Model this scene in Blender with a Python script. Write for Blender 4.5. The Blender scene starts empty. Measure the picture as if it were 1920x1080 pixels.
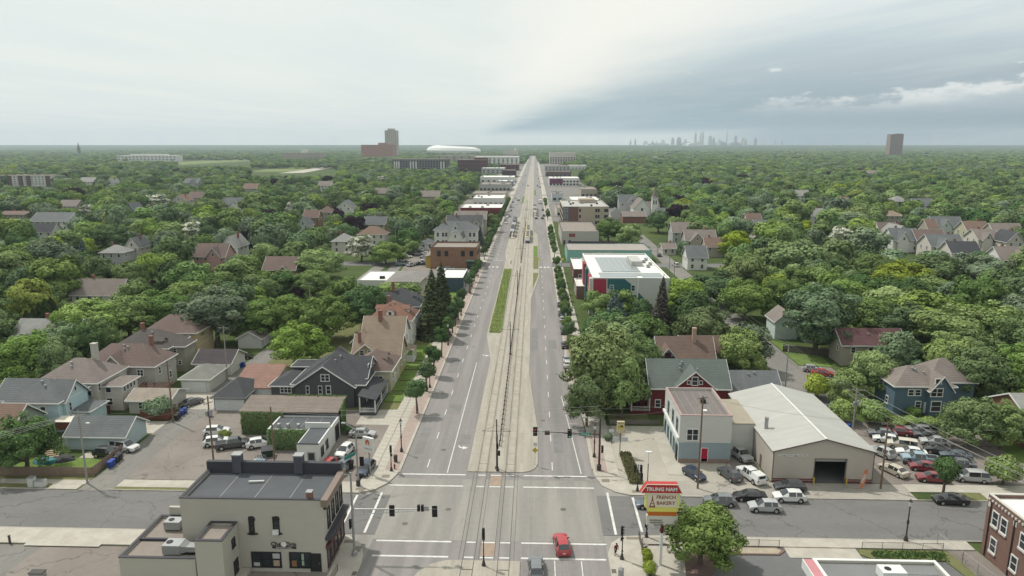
import bpy, math, random
import numpy as np
from mathutils import Vector, Matrix
R = math.radians
sc = bpy.context.scene
col = sc.collection
rng = random.Random(11)
# camera
CAM_H, FPX, PITCH, YAW = 51.0, 1297.0, R(11.7), R(1.85)
cam_d = bpy.data.cameras.new('camera')
cam_d.sensor_width = 36.0
cam_d.lens = FPX / 1920.0 * 36.0
cam_d.clip_start = 1.0
cam_d.clip_end = 80000.0
cam = bpy.data.objects.new('camera', cam_d)
col.objects.link(cam)
cam.location = (0, 0, CAM_H)
cam.rotation_euler = (R(90) - PITCH, 0, YAW)
sc.camera = cam
# exposure
sc.view_settings.view_transform = 'Standard'
sc.view_settings.look = 'None'
sc.view_settings.exposure = -0.18
sc.view_settings.gamma = 1.0
sc.view_settings.use_curve_mapping = False
sc.cycles.max_bounces = 6
sc.cycles.diffuse_bounces = 2
sc.cycles.glossy_bounces = 2
sc.cycles.transmission_bounces = 3
sc.cycles.volume_bounces = 0
sc.cycles.transparent_max_bounces = 6
sc.cycles.use_denoising = True
try:
	sc.cycles.use_light_tree = False
except Exception:
	pass
# sun and sky
SUN_EL = R(58)
SUN_DIR = Vector((-0.82 * math.cos(SUN_EL), 0.57 * math.cos(SUN_EL), math.sin(SUN_EL))).normalized()
sl = bpy.data.lights.new('sun', 'SUN')
sl.energy = 3.9
sl.angle = R(2.0)
sl.color = (1.0, 0.95, 0.87)
sun = bpy.data.objects.new('sun', sl)
col.objects.link(sun)
sun.rotation_euler = (-SUN_DIR).to_track_quat('-Z', 'Y').to_euler()
world = bpy.data.worlds.new('World')
sc.world = world
world.use_nodes = True
class NT:
	"""Small helper for writing node maths."""
	def __init__(self, nt):
		self.nt = nt
	def n(self, kind, **kw):
		nd = self.nt.nodes.new(kind)
		for k, v in kw.items():
			setattr(nd, k, v)
		return nd
	def l(self, a, b):
		self.nt.links.new(a, b)
	def put(self, sock, v):
		if hasattr(v, 'is_linked') or isinstance(v, bpy.types.NodeSocket):
			self.l(v, sock)
		else:
			sock.default_value = v
	def m(self, op, a, b=0.0, c=None, clamp=False):
		nd = self.n('ShaderNodeMath', operation=op, use_clamp=clamp)
		self.put(nd.inputs[0], a)
		self.put(nd.inputs[1], b)
		if c is not None:
			self.put(nd.inputs[2], c)
		return nd.outputs[0]
	def step(self, v, lo, hi):
		nd = self.n('ShaderNodeMapRange', interpolation_type='SMOOTHSTEP')
		self.put(nd.inputs[0], v)
		nd.inputs[1].default_value = lo
		nd.inputs[2].default_value = hi
		nd.inputs[3].default_value = 0.0
		nd.inputs[4].default_value = 1.0
		return nd.outputs[0]
	def mix(self, f, a, b, blend='MIX'):
		nd = self.n('ShaderNodeMix', data_type='RGBA', blend_type=blend)
		self.put(nd.inputs[0], f)
		for i, v in ((6, a), (7, b)):
			if isinstance(v, (tuple, list)):
				nd.inputs[i].default_value = tuple(v) + ((1.0,) if len(v) == 3 else ())
			else:
				self.l(v, nd.inputs[i])
		return nd.outputs[2]
	def noise(self, vec, scale, detail=4.0, rough=0.5):
		nd = self.n('ShaderNodeTexNoise')
		if vec is not None:
			self.l(vec, nd.inputs['Vector'])
		nd.inputs['Scale'].default_value = scale
		nd.inputs['Detail'].default_value = detail
		nd.inputs['Roughness'].default_value = rough
		return nd.outputs[0]
	def xyz(self, x, y, z):
		nd = self.n('ShaderNodeCombineXYZ')
		self.put(nd.inputs[0], x)
		self.put(nd.inputs[1], y)
		self.put(nd.inputs[2], z)
		return nd.outputs[0]
def build_sky():
	wn = world.node_tree
	wn.nodes.clear()
	t = NT(wn)
	out = t.n('ShaderNodeOutputWorld')
	bg = t.n('ShaderNodeBackground')
	bg.inputs[1].default_value = 1.0
	t.l(bg.outputs[0], out.inputs[0])
	sky = t.n('ShaderNodeTexSky', sky_type='NISHITA')
	sky.sun_disc = False
	sky.sun_elevation = SUN_EL
	sky.sun_rotation = math.atan2(SUN_DIR.x, SUN_DIR.y)
	sky.dust_density = 2.5
	skyc = t.mix(1.0, sky.outputs[0], (0.10, 0.10, 0.10), 'MULTIPLY')
	tc = t.n('ShaderNodeTexCoord')
	sep = t.n('ShaderNodeSeparateXYZ')
	t.l(tc.outputs['Generated'], sep.inputs[0])
	x, y, z = sep.outputs
	zc = t.m('MAXIMUM', z, 0.012)
	u = t.m('DIVIDE', x, zc)          # cloud plane one unit above the eye
	v = t.m('DIVIDE', y, zc)
	az = t.m('ARCTAN2', x, y)
	veil_n = t.noise(t.xyz(t.m('MULTIPLY', u, 0.55), t.m('MULTIPLY', v, 0.16), 0.0), 1.0, 5.0, 0.55)
	fine_n = t.noise(t.xyz(t.m('MULTIPLY', u, 1.1), t.m('MULTIPLY', v, 0.45), 3.0), 1.0, 6.0, 0.6)
	big_n = t.noise(t.xyz(t.m('MULTIPLY', az, 2.2), t.m('MULTIPLY', z, 7.0), 2.0), 1.0, 6.0, 0.6)
	veil = t.mix(t.step(veil_n, 0.3, 0.7), (0.92, 1.0, 0.965), (1.02, 1.06, 1.0))
	base = t.mix(0.92, skyc, veil)
	edge = t.m('SUBTRACT', 2.2, t.m('MULTIPLY', v, 0.105))
	s = t.m('SUBTRACT', u, edge)
	s = t.m('ADD', s, t.m('MULTIPLY', t.m('SUBTRACT', veil_n, 0.5), 1.8))
	s = t.m('ADD', s, t.m('MULTIPLY', t.m('SUBTRACT', big_n, 0.5), 1.4))
	glow = t.m('MULTIPLY', t.step(s, -2.6, -0.7), t.step(z, 0.02, 0.10))
	base = t.mix(t.m('MULTIPLY', glow, 0.85), base, (1.13, 1.11, 1.01))
	gap = t.m('MAXIMUM', t.step(z, 0.010, 0.024), t.step(az, 0.16, 0.34))
	storm = t.m('MULTIPLY', t.step(s, -1.25, 1.5), gap)
	el_dark = t.step(z, 0.02, 0.19)
	bands = t.noise(t.xyz(t.m('MULTIPLY', az, 1.7), t.m('SUBTRACT', t.m('MULTIPLY', z, 22.0), t.m('MULTIPLY', az, 2.6)), 7.0), 1.0, 5.0, 0.55)
	s_low = t.mix(t.step(az, -0.1, 0.55), (0.31, 0.47, 0.54), (0.215, 0.325, 0.405))
	s_high = t.mix(t.step(bands, 0.36, 0.64), (0.66, 0.80, 0.86), (0.88, 0.96, 0.97))
	stormc = t.mix(el_dark, s_low, s_high)
	stormc = t.mix(t.m('MULTIPLY', t.step(bands, 0.45, 0.66), 0.35), stormc, (0.74, 0.84, 0.85))
	base = t.mix(t.m('MULTIPLY', storm, 0.86), base, stormc)
	puff = t.noise(t.xyz(t.m('MULTIPLY', az, 11.0), t.m('MULTIPLY', z, 30.0), 1.0), 1.0, 8.0, 0.6)
	rise = t.m('ADD', 0.052, t.m('MULTIPLY', t.m('SUBTRACT', az, 0.25), 0.075))
	top = t.m('ADD', rise, t.m('MULTIPLY', t.m('SUBTRACT', puff, 0.5), 0.10))
	c_top = t.step(t.m('SUBTRACT', top, z), 0.0, 0.010)
	c_bot = t.step(z, 0.026, 0.060)
	c_side = t.step(t.m('ADD', az, t.m('MULTIPLY', t.m('SUBTRACT', puff, 0.5), 0.6)), 0.22, 0.50)
	cum = t.m('MULTIPLY', t.m('MULTIPLY', c_top, c_bot), c_side)
	base = t.mix(t.m('MULTIPLY', cum, 0.85), base, t.mix(t.step(t.m('SUBTRACT', top, z), 0.0, 0.035), (1.08, 1.08, 1.03), (0.58, 0.68, 0.72)))
	scrap_n = t.noise(t.xyz(t.m('MULTIPLY', az, 15.0), t.m('MULTIPLY', z, 70.0), 5.0), 1.0, 6.0, 0.62)
	scrap = t.m('MULTIPLY', t.step(scrap_n, 0.62, 0.72), t.m('MULTIPLY', t.step(z, 0.045, 0.07), t.m('SUBTRACT', 1.0, t.step(z, 0.085, 0.12))))
	base = t.mix(t.m('MULTIPLY', t.m('MULTIPLY', scrap, storm), 0.9), base, (0.96, 0.98, 0.95))
	base = t.mix(t.m('MULTIPLY', t.step(fine_n, 0.5, 0.75), 0.12), base, (0.95, 0.98, 0.94))
	t.l(base, bg.inputs[0])
build_sky()
# measuring helpers
_cp, _sp, _cy, _sy = math.cos(PITCH), math.sin(PITCH), math.cos(YAW), math.sin(YAW)
def P(px, py, z=0.0):
	"""Ground-plan point (x, y) of a thing seen at photo pixel (px, py) at height z."""
	a, b = (px - 960) / FPX, -(py - 540) / FPX
	dx, dy, dz = a, _cp + b * _sp, -_sp + b * _cp
	X, Y = dx * _cy - dy * _sy, dx * _sy + dy * _cy
	t = (z - CAM_H) / dz
	return X * t, Y * t
def PY(px, py, y0):
	"""(x, z) of a photo pixel on the upright plane y = y0."""
	a, b = (px - 960) / FPX, -(py - 540) / FPX
	dx, dy, dz = a, _cp + b * _sp, -_sp + b * _cp
	X, Y = dx * _cy - dy * _sy, dx * _sy + dy * _cy
	t = y0 / Y
	return X * t, CAM_H + dz * t
def proj(x, y, z=0.0):
	X, Y, Z = x * _cy + y * _sy, -x * _sy + y * _cy, z - CAM_H
	d, u = Y * _cp - Z * _sp, Y * _sp + Z * _cp
	return 960 + FPX * X / d, 540 - FPX * u / d
# materials
MATS = {}
def mat(name, rgb, rough=0.8, var=0.12, scale=0.5, bump=0.0, metal=0.0, spec=0.3, fine=0.5, aniso=None, emit=None):
	if name in MATS:
		return MATS[name]
	m = bpy.data.materials.new(name)
	m.use_nodes = True
	nt = m.node_tree
	nt.nodes.clear()
	t = NT(nt)
	out = t.n('ShaderNodeOutputMaterial')
	b = t.n('ShaderNodeBsdfPrincipled')
	t.l(b.outputs[0], out.inputs[0])
	b.inputs['Roughness'].default_value = rough
	b.inputs['Metallic'].default_value = metal
	b.inputs['Specular IOR Level'].default_value = spec
	if var > 0:
		tc = t.n('ShaderNodeTexCoord')
		vec = tc.outputs['Object']
		if aniso:
			mp = t.n('ShaderNodeMapping')
			mp.inputs['Scale'].default_value = aniso
			t.l(vec, mp.inputs[0])
			vec = mp.outputs[0]
		n1 = t.noise(vec, scale, 4.0, 0.55)
		n2 = t.noise(vec, scale * 9.0, 3.0, 0.6)
		f = t.m('ADD', t.m('MULTIPLY', t.m('SUBTRACT', n1, 0.5), 2.6 * var), t.m('MULTIPLY', t.m('SUBTRACT', n2, 0.5), 2.2 * var * fine))
		f = t.m('ADD', f, 1.0)
		cc = t.n('ShaderNodeCombineColor')
		for i in range(3):
			t.l(f, cc.inputs[i])
		c = t.mix(1.0, tuple(rgb), cc.outputs[0], 'MULTIPLY')
		t.l(c, b.inputs['Base Color'])
		if bump:
			bp = t.n('ShaderNodeBump')
			bp.inputs['Strength'].default_value = bump
			bp.inputs['Distance'].default_value = 0.05
			t.l(n2, bp.inputs['Height'])
			t.l(bp.outputs[0], b.inputs['Normal'])
	else:
		b.inputs['Base Color'].default_value = tuple(rgb) + (1.0,)
	if emit:
		b.inputs['Emission Color'].default_value = tuple(emit[:3]) + (1.0,)
		b.inputs['Emission Strength'].default_value = emit[3]
	MATS[name] = m
	return m
def S(r, g, b):
	"""Photo colour 0-255 -> linear base colour of the lit surface."""
	o = []
	for c in (r, g, b):
		c /= 255.0
		o.append(c / 12.92 if c <= 0.04045 else ((c + 0.055) / 1.055) ** 2.4)
	return tuple(o)
def B(r, g, b, k=0.62):
	return tuple(max(0.004, c * k) for c in S(r, g, b))
def roof_mat(name, rgb):
	"""Asphalt shingle: courses and blotches."""
	key = 'roof_' + name
	if key in MATS:
		return MATS[key]
	m = bpy.data.materials.new(key)
	m.use_nodes = True
	nt = m.node_tree
	nt.nodes.clear()
	t = NT(nt)
	out = t.n('ShaderNodeOutputMaterial')
	b = t.n('ShaderNodeBsdfPrincipled')
	t.l(b.outputs[0], out.inputs[0])
	b.inputs['Roughness'].default_value = 0.9
	b.inputs['Specular IOR Level'].default_value = 0.2
	tc = t.n('ShaderNodeTexCoord')
	vec = tc.outputs['Object']
	n1 = t.noise(vec, 0.35, 5.0, 0.6)
	sep = t.n('ShaderNodeSeparateXYZ')
	t.l(vec, sep.inputs[0])
	n3 = t.noise(t.xyz(t.m('MULTIPLY', sep.outputs[0], 2.0), t.m('MULTIPLY', sep.outputs[1], 2.0), t.m('MULTIPLY', sep.outputs[2], 7.0)), 1.0, 2.0, 0.7)
	row = t.m('SINE', t.m('MULTIPLY', sep.outputs[2], 26.0))
	f = t.m('ADD', 1.0, t.m('MULTIPLY', t.m('SUBTRACT', n1, 0.5), 0.55))
	f = t.m('ADD', f, t.m('MULTIPLY', t.m('SUBTRACT', n3, 0.5), 0.5))
	f = t.m('ADD', f, t.m('MULTIPLY', row, 0.03))
	cc = t.n('ShaderNodeCombineColor')
	for i in range(3):
		t.l(f, cc.inputs[i])
	t.l(t.mix(1.0, tuple(rgb), cc.outputs[0], 'MULTIPLY'), b.inputs['Base Color'])
	bp = t.n('ShaderNodeBump')
	bp.inputs['Strength'].default_value = 0.35
	bp.inputs['Distance'].default_value = 0.03
	t.l(t.m('ADD', row, t.m('MULTIPLY', n3, 2.0)), bp.inputs['Height'])
	t.l(bp.outputs[0], b.inputs['Normal'])
	MATS[key] = m
	return m
def glass_mat():
	m = mat('window_glass', (0.025, 0.03, 0.036), 0.12, 0.0, spec=0.5)
	return m
GLASS = glass_mat()
WHITE = mat('white_trim', (0.62, 0.63, 0.61), 0.6, 0.06)
BLACK = mat('black_paint', (0.02, 0.02, 0.022), 0.5, 0.0)
RUBBER = mat('tyre_rubber', (0.018, 0.018, 0.018), 0.9, 0.0)
STEEL = mat('galvanised_steel', (0.33, 0.34, 0.34), 0.45, 0.1, metal=0.5)
DARKSTEEL = mat('dark_bronze_steel', (0.05, 0.045, 0.042), 0.5, 0.1)
CHIMNEY = mat('chimney_brick', (0.22, 0.11, 0.085), 0.9, 0.2, 2.0)
WOODPOLE = mat('pole_wood', (0.16, 0.11, 0.08), 0.9, 0.2, 1.5, aniso=(4, 4, 0.5))
GREYPOLE = mat('weathered_pole_wood', (0.27, 0.26, 0.24), 0.9, 0.2, 1.5, aniso=(4, 4, 0.5))
# mesh helpers
class MB:
	def __init__(self):
		self.v, self.f, self.mi = [], [], []
		self.mats = []
		self.cur = 0
	def use(self, m):
		if m not in self.mats:
			self.mats.append(m)
		self.cur = self.mats.index(m)
		return self
	def add(self, vs, fs):
		o = len(self.v)
		self.v += [tuple(p) for p in vs]
		for f in fs:
			self.f.append(tuple(i + o for i in f))
			self.mi.append(self.cur)
		return self
	def box(self, x0, x1, y0, y1, z0, z1):
		return self.add([(x0, y0, z0), (x1, y0, z0), (x1, y1, z0), (x0, y1, z0), (x0, y0, z1), (x1, y0, z1), (x1, y1, z1), (x0, y1, z1)],
						[(0, 3, 2, 1), (4, 5, 6, 7), (0, 1, 5, 4), (1, 2, 6, 5), (2, 3, 7, 6), (3, 0, 4, 7)])
	def poly(self, pts):
		return self.add(pts, [tuple(range(len(pts)))])
	def slab(self, top, th):
		"""Polygon of top points with thickness th straight down."""
		n = len(top)
		vs = list(top) + [(p[0], p[1], p[2] - th) for p in top]
		fs = [tuple(range(n)), tuple(range(2 * n - 1, n - 1, -1))]
		fs += [(i, i + n, (i + 1) % n + n, (i + 1) % n) for i in range(n)]
		return self.add(vs, fs)
	def prism(self, pts, z0, z1):
		return self.slab([(p[0], p[1], z1) for p in pts], z1 - z0)
	def tube(self, p0, p1, r0, r1=None, n=8, cap=True):
		r1 = r0 if r1 is None else r1
		p0, p1 = Vector(p0), Vector(p1)
		d = (p1 - p0)
		if d.length < 1e-6:
			return self
		d.normalize()
		a = d.orthogonal().normalized()
		b = d.cross(a)
		vs = []
		for p, r in ((p0, r0), (p1, r1)):
			for i in range(n):
				an = 2 * math.pi * i / n
				vs.append(p + a * math.cos(an) * r + b * math.sin(an) * r)
		fs = [(i, (i + 1) % n, n + (i + 1) % n, n + i) for i in range(n)]
		if cap:
			fs += [tuple(range(n - 1, -1, -1)), tuple(range(n, 2 * n))]
		return self.add(vs, fs)
	def path(self, pts, r, n=5):
		for a, b in zip(pts, pts[1:]):
			self.tube(a, b, r, r, n, False)
		return self
	def lathe(self, cx, cy, prof, n=10):
		o = []
		for r, z in prof:
			for i in range(n):
				an = 2 * math.pi * i / n
				o.append((cx + r * math.cos(an), cy + r * math.sin(an), z))
		fs = []
		for k in range(len(prof) - 1):
			for i in range(n):
				fs.append((k * n + i, k * n + (i + 1) % n, (k + 1) * n + (i + 1) % n, (k + 1) * n + i))
		fs.append(tuple(range(n - 1, -1, -1)))
		fs.append(tuple(range((len(prof) - 1) * n, len(prof) * n)))
		return self.add(o, fs)
	def shift(self, dx, dy, dz=0):
		self.v = [(a + dx, b + dy, c + dz) for a, b, c in self.v]
		return self
	def mesh(self, name, mats=None):
		me = bpy.data.meshes.new(name)
		me.from_pydata(self.v, [], self.f)
		ms = self.mats or mats or []
		for m in ms:
			me.materials.append(m)
		if len(ms) > 1:
			me.polygons.foreach_set('material_index', self.mi)
		me.update()
		return me
	def build(self, name, m=None, parent=None):
		me = self.mesh(name, [m] if m else None)
		return ob(name, me, parent)
def ob(name, me, parent=None, loc=None, rz=None):
	o = bpy.data.objects.new(name, me)
	col.objects.link(o)
	if parent is not None:
		o.parent = parent
	if loc is not None:
		o.location = loc
	if rz is not None:
		o.rotation_euler = (0, 0, rz)
	return o
def tag(o, label=None, cat=None, group=None, kind=None):
	if label:
		o['label'] = label
	if cat:
		o['category'] = cat
	if group:
		o['group'] = group
	if kind:
		o['kind'] = kind
	return o
def thing(name, label, cat, loc=(0, 0, 0), rz=0.0, group=None):
	o = bpy.data.objects.new(name, None)
	o.empty_display_size = 0.5
	col.objects.link(o)
	o.location = loc
	o.rotation_euler = (0, 0, rz)
	return tag(o, label, cat, group)
def text(name, body, size, m, parent, loc, rot, extrude=0.02, bold=0.0, align='CENTER'):
	cu = bpy.data.curves.new(name, 'FONT')
	cu.body = body
	cu.size = size
	cu.extrude = extrude
	cu.offset = bold
	cu.align_x = align
	cu.align_y = 'CENTER'
	cu.resolution_u = 2
	cu.materials.append(m)
	tmp = bpy.data.objects.new(name, cu)
	col.objects.link(tmp)
	bpy.context.view_layer.update()
	me = bpy.data.meshes.new_from_object(tmp.evaluated_get(bpy.context.evaluated_depsgraph_get()))
	bpy.data.objects.remove(tmp)
	o = ob(name, me, parent, loc)
	o.rotation_euler = rot
	return o
ORD = ['first', 'second', 'third', 'fourth', 'fifth', 'sixth', 'seventh', 'eighth', 'ninth', 'tenth', 'eleventh', 'twelfth', 'thirteenth', 'fourteenth', 'fifteenth', 'sixteenth', 'seventeenth', 'eighteenth', 'nineteenth']
TENS = ['', '', 'twenty', 'thirty', 'forty', 'fifty', 'sixty']
def nth(k):
	"""1 -> first, 22 -> twenty-second."""
	if k < 20:
		return ORD[k - 1]
	return TENS[k // 10] + ('-' + ORD[k % 10 - 1] if k % 10 else 'th')
FACE_F = (R(90), 0, 0)      # lettering that reads from -y (towards the camera)
KEEP = []                    # photo boxes (x0, y0, x1, y1, distance) that trees must not hide
NOTREE = []                  # ground rectangles without trees
def keep(x0, y0, x1, y1, d):
	KEEP.append((x0, y0, x1, y1, d))
# THE GROUND
def ground_mat():
	m = bpy.data.materials.new('rough_grass_ground')
	m.use_nodes = True
	nt = m.node_tree
	nt.nodes.clear()
	t = NT(nt)
	out = t.n('ShaderNodeOutputMaterial')
	b = t.n('ShaderNodeBsdfPrincipled')
	t.l(b.outputs[0], out.inputs[0])
	b.inputs['Roughness'].default_value = 0.95
	b.inputs['Specular IOR Level'].default_value = 0.1
	tc = t.n('ShaderNodeTexCoord')
	v = tc.outputs['Object']
	n1 = t.noise(v, 0.035, 5.0, 0.6)
	n2 = t.noise(v, 0.9, 4.0, 0.6)
	g = t.mix(t.step(n1, 0.35, 0.65), (0.045, 0.072, 0.022), (0.075, 0.105, 0.032))
	g = t.mix(t.m('MULTIPLY', t.step(n2, 0.5, 0.72), 0.6), g, (0.10, 0.095, 0.055))
	t.l(g, b.inputs['Base Color'])
	return m
def sheet(name, pts, z, m, label=None, kind='structure', parent=None):
	mb = MB()
	mb.poly([(p[0], p[1], z) for p in pts])
	o = mb.build(name, m, parent)
	if parent is None:
		tag(o, label, None, None, kind)
	return o
def rect(x0, x1, y0, y1):
	return [(x0, y0), (x1, y0), (x1, y1), (x0, y1)]
def asphalt_mat(name, c1, c2, c3, aniso=(1, 1, 1), patch=0.12, crack=0.0):
	if name in MATS:
		return MATS[name]
	m = bpy.data.materials.new(name)
	m.use_nodes = True
	nt = m.node_tree
	nt.nodes.clear()
	t = NT(nt)
	out = t.n('ShaderNodeOutputMaterial')
	b = t.n('ShaderNodeBsdfPrincipled')
	t.l(b.outputs[0], out.inputs[0])
	b.inputs['Roughness'].default_value = 0.88
	b.inputs['Specular IOR Level'].default_value = 0.25
	tc = t.n('ShaderNodeTexCoord')
	mp = t.n('ShaderNodeMapping')
	mp.inputs['Scale'].default_value = aniso
	t.l(tc.outputs['Object'], mp.inputs[0])
	n1 = t.noise(mp.outputs[0], patch, 4.0, 0.6)
	n2 = t.noise(tc.outputs['Object'], 1.3, 5.0, 0.65)
	n3 = t.noise(mp.outputs[0], patch * 4.0, 3.0, 0.5)
	c = t.mix(t.step(n1, 0.38, 0.62), c1, c2)
	c = t.mix(t.m('MULTIPLY', t.step(n3, 0.55, 0.75), 0.6), c, c3)
	f = t.m('ADD', 0.86, t.m('MULTIPLY', n2, 0.28))
	cc = t.n('ShaderNodeCombineColor')
	for i in range(3):
		t.l(f, cc.inputs[i])
	c = t.mix(1.0, c, cc.outputs[0], 'MULTIPLY')
	if crack:
		vo = t.n('ShaderNodeTexVoronoi', feature='DISTANCE_TO_EDGE')
		vo.inputs['Scale'].default_value = crack
		wob = t.n('ShaderNodeTexNoise')
		wob.inputs['Scale'].default_value = 0.7
		t.l(tc.outputs['Object'], wob.inputs['Vector'])
		vm = t.n('ShaderNodeVectorMath', operation='MULTIPLY_ADD')
		t.l(wob.outputs[1], vm.inputs[0])
		vm.inputs[1].default_value = (3, 3, 0)
		t.l(tc.outputs['Object'], vm.inputs[2])
		t.l(vm.outputs[0], vo.inputs['Vector'])
		k = t.m('SUBTRACT', 1.0, t.step(vo.outputs['Distance'], 0.003, 0.012))
		c = t.mix(t.m('MULTIPLY', k, 0.5), c, (0.06, 0.058, 0.058))
	t.l(c, b.inputs['Base Color'])
	MATS[name] = m
	return m
GRASS = mat('lawn_grass', (0.118, 0.175, 0.045), 0.95, 0.42, 0.35, 0.0, spec=0.1, fine=0.9)
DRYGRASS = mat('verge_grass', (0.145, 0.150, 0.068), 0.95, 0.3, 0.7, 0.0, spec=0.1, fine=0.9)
AVE = asphalt_mat('avenue_asphalt', (0.194, 0.186, 0.180), (0.239, 0.223, 0.215), (0.160, 0.155, 0.151), (1.0, 0.045, 1), 0.55)
SIDE = asphalt_mat('side_street_asphalt', (0.140, 0.139, 0.135), (0.158, 0.154, 0.149), (0.115, 0.113, 0.110), (0.35, 1.2, 1), 0.18, 0.10)
LOTA = asphalt_mat('lot_asphalt', (0.187, 0.164, 0.146), (0.217, 0.193, 0.170), (0.145, 0.129, 0.118), (1, 1, 1), 0.10, 0.12)
ALLEY = asphalt_mat('alley_asphalt', (0.174, 0.167, 0.155), (0.200, 0.190, 0.174), (0.140, 0.133, 0.125), (1, 0.35, 1), 0.2, 0.12)
DARKLOT = asphalt_mat('bakery_lot_asphalt', (0.132, 0.133, 0.134), (0.157, 0.156, 0.155), (0.111, 0.111, 0.111), (1, 1, 1), 0.15)
CONC = asphalt_mat('track_concrete', (0.305, 0.282, 0.240), (0.352, 0.326, 0.278), (0.24, 0.218, 0.183), (1.0, 0.10, 1), 0.8)
CONC2 = asphalt_mat('pavement_concrete', (0.36, 0.335, 0.29), (0.41, 0.385, 0.335), (0.31, 0.288, 0.25), (1, 1, 1), 0.5)
INTER = asphalt_mat('crossing_concrete', (0.222, 0.212, 0.198), (0.272, 0.258, 0.235), (0.182, 0.174, 0.166), (1.0, 0.06, 1), 0.42)
PATCH = asphalt_mat('patch_asphalt', (0.17, 0.166, 0.163), (0.195, 0.188, 0.183), (0.15, 0.147, 0.145), (1, 1, 1), 0.4)
PINK = asphalt_mat('brick_band', (0.30, 0.245, 0.215), (0.335, 0.27, 0.235), (0.27, 0.22, 0.19), (1, 1, 1), 0.9)
LINE = mat('road_paint', (0.56, 0.56, 0.54), 0.7, 0.3, 1.2)
RAIL = mat('rail_steel', (0.13, 0.115, 0.10), 0.5, 0.1, metal=0.3)
GRIME = asphalt_mat('rail_grime', (0.255, 0.228, 0.188), (0.315, 0.288, 0.24), (0.20, 0.178, 0.146), (1.0, 0.2, 1), 0.9)
TAR = mat('joint_tar', (0.09, 0.08, 0.07), 0.9, 0.2)
_gnd = MB()
_gnd.poly([(-11000, -1200, -0.06), (11000, -1200, -0.06), (11000, 10800, -0.06), (-11000, 10800, -0.06)])
ground = tag(_gnd.build('ground', ground_mat()), None, None, None, 'structure')
# the avenue
XL, XR = -21.05, 9.45                       # kerb lines near the crossing
avenue = sheet('avenue', [(XL, 45), (XR, 45), (XR, 118), (9.1, 128), (7.75, 140), (7.75, 3400), (XL, 3400)], 0.0, AVE)
crossing = sheet('street_crossing', rect(-21.05, 9.45, 82.2, 99.2), 0.004, INTER)
sheet('street_corner', rect(-30.5, 22, 70, 103), -0.04, INTER)
SIDE_Y = [(83.3, 93.9), (291.5, 301.5), (500, 510), (712, 722), (925, 935), (1140, 1150)]
sheet('side_street', rect(-420, -21.05, 83.3, 93.9), 0.003, SIDE)
sheet('side_street', rect(9.45, 420, 84.0, 94.6), 0.003, SIDE)
for k, (a, b) in enumerate(SIDE_Y[1:]):
	sheet('side_street', rect(-500, XL, a, b), 0.003 + 0.0, SIDE)
	sheet('side_street', rect(7.75, 500, a, b), 0.003, SIDE)
gw = MB()
nose = [(0.85, 106.5), (0.80, 104.6), (0.35, 103.0), (-0.5, 102.0), (-1.6, 101.6)]
right = [(-0.9, 3400), (-0.9, 420), (2.0, 396), (2.0, 268), (-0.9, 228), (-0.9, 150), (0.9, 118)] + nose
left = [(-10.4, 101.6), (-10.4, 160), (-12.8, 182), (-12.8, 285), (-12.8, 308), (-14.0, 330), (-14.0, 470), (-10.4, 500), (-10.4, 3400)]
gw.prism([(p[0], p[1]) for p in (right + left)][::-1], 0.0, 0.12)
guideway = tag(gw.build('guideway', CONC), None, None, None, 'structure')
gw2 = MB()
gw2.prism([(-1.5, 45), (-1.5, 77.6), (-10.6, 77.6), (-12.4, 76.8), (-13.9, 75.0), (-15.2, 71.0), (-15.4, 45)][::-1], 0.0, 0.12)
tag(gw2.build('guideway', CONC), None, None, None, 'structure')
slab_m = asphalt_mat('slab_concrete', (0.312, 0.288, 0.245), (0.355, 0.328, 0.28), (0.25, 0.228, 0.192), (1, 0.5, 1), 0.8)
slab_me = MB().box(-0.62, 0.62, -2.96, 2.96, 0.0, 0.022).mesh('paving_slab', [slab_m])
for tx in (-8.0, -3.55):
	for k in range(32):
		ob('paving_slab', slab_me, guideway, (tx, 105.2 + k * 6.0, 0.12))
for tx, lab in ((-8.0, 'left-hand light rail track set flush in pale concrete'), (-3.55, 'right-hand light rail track set flush in pale concrete')):
	tr = thing('rail_track', lab, 'rail track', (tx, 45, 0), 0, 'the two light rail tracks')
	for s in (-0.72, 0.72):
		mb = MB()
		mb.box(s - 0.05, s + 0.05, 0, 32.5, 0.1, 0.145)
		mb.box(s - 0.05, s + 0.05, 32.5, 56.6, 0.0, 0.016)
		mb.box(s - 0.05, s + 0.05, 56.6, 2500, 0.1, 0.145)
		mb.build('rail', RAIL, tr)
		MB().box(s - 0.22, s + 0.22, 56.7, 700, 0.118, 0.1435).build('grime_strip', GRIME, tr)
	for s in (-1.25, 1.25):
		MB().box(s - 0.025, s + 0.025, 33, 56.4, 0.004, 0.012).build('slab_joint', TAR, tr)
	for yy in (30.6, 59.2, 91.5, 123.0, 160.0, 200.0):
		MB().box(-0.72, 0.72, yy, yy + 0.12, 0.123, 0.15).build('drain_grate', TAR, tr)
def median(pts, z, lab, m=GRASS):
	k = MB()
	k.prism(pts, 0.10, z)
	o = k.build('planted_median', m)
	return tag(o, lab, None, None, 'structure')
median([(-12.35, 190), (-11.9, 184.6), (-9.2, 184.2), (-8.85, 186), (-9.5, 284), (-12.45, 284)], 0.20, 'long strip of bright grass left of the tracks')
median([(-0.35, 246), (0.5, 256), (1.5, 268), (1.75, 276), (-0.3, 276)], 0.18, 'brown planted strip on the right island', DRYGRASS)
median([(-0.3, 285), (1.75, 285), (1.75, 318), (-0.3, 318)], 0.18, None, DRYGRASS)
median([(-0.3, 319), (1.75, 319), (1.75, 352), (-0.3, 352)], 0.19, None, GRASS)
median([(-11.6, 620), (-9.9, 620), (-9.9, 700), (-11.6, 700)], 0.19, None, GRASS)
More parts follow.
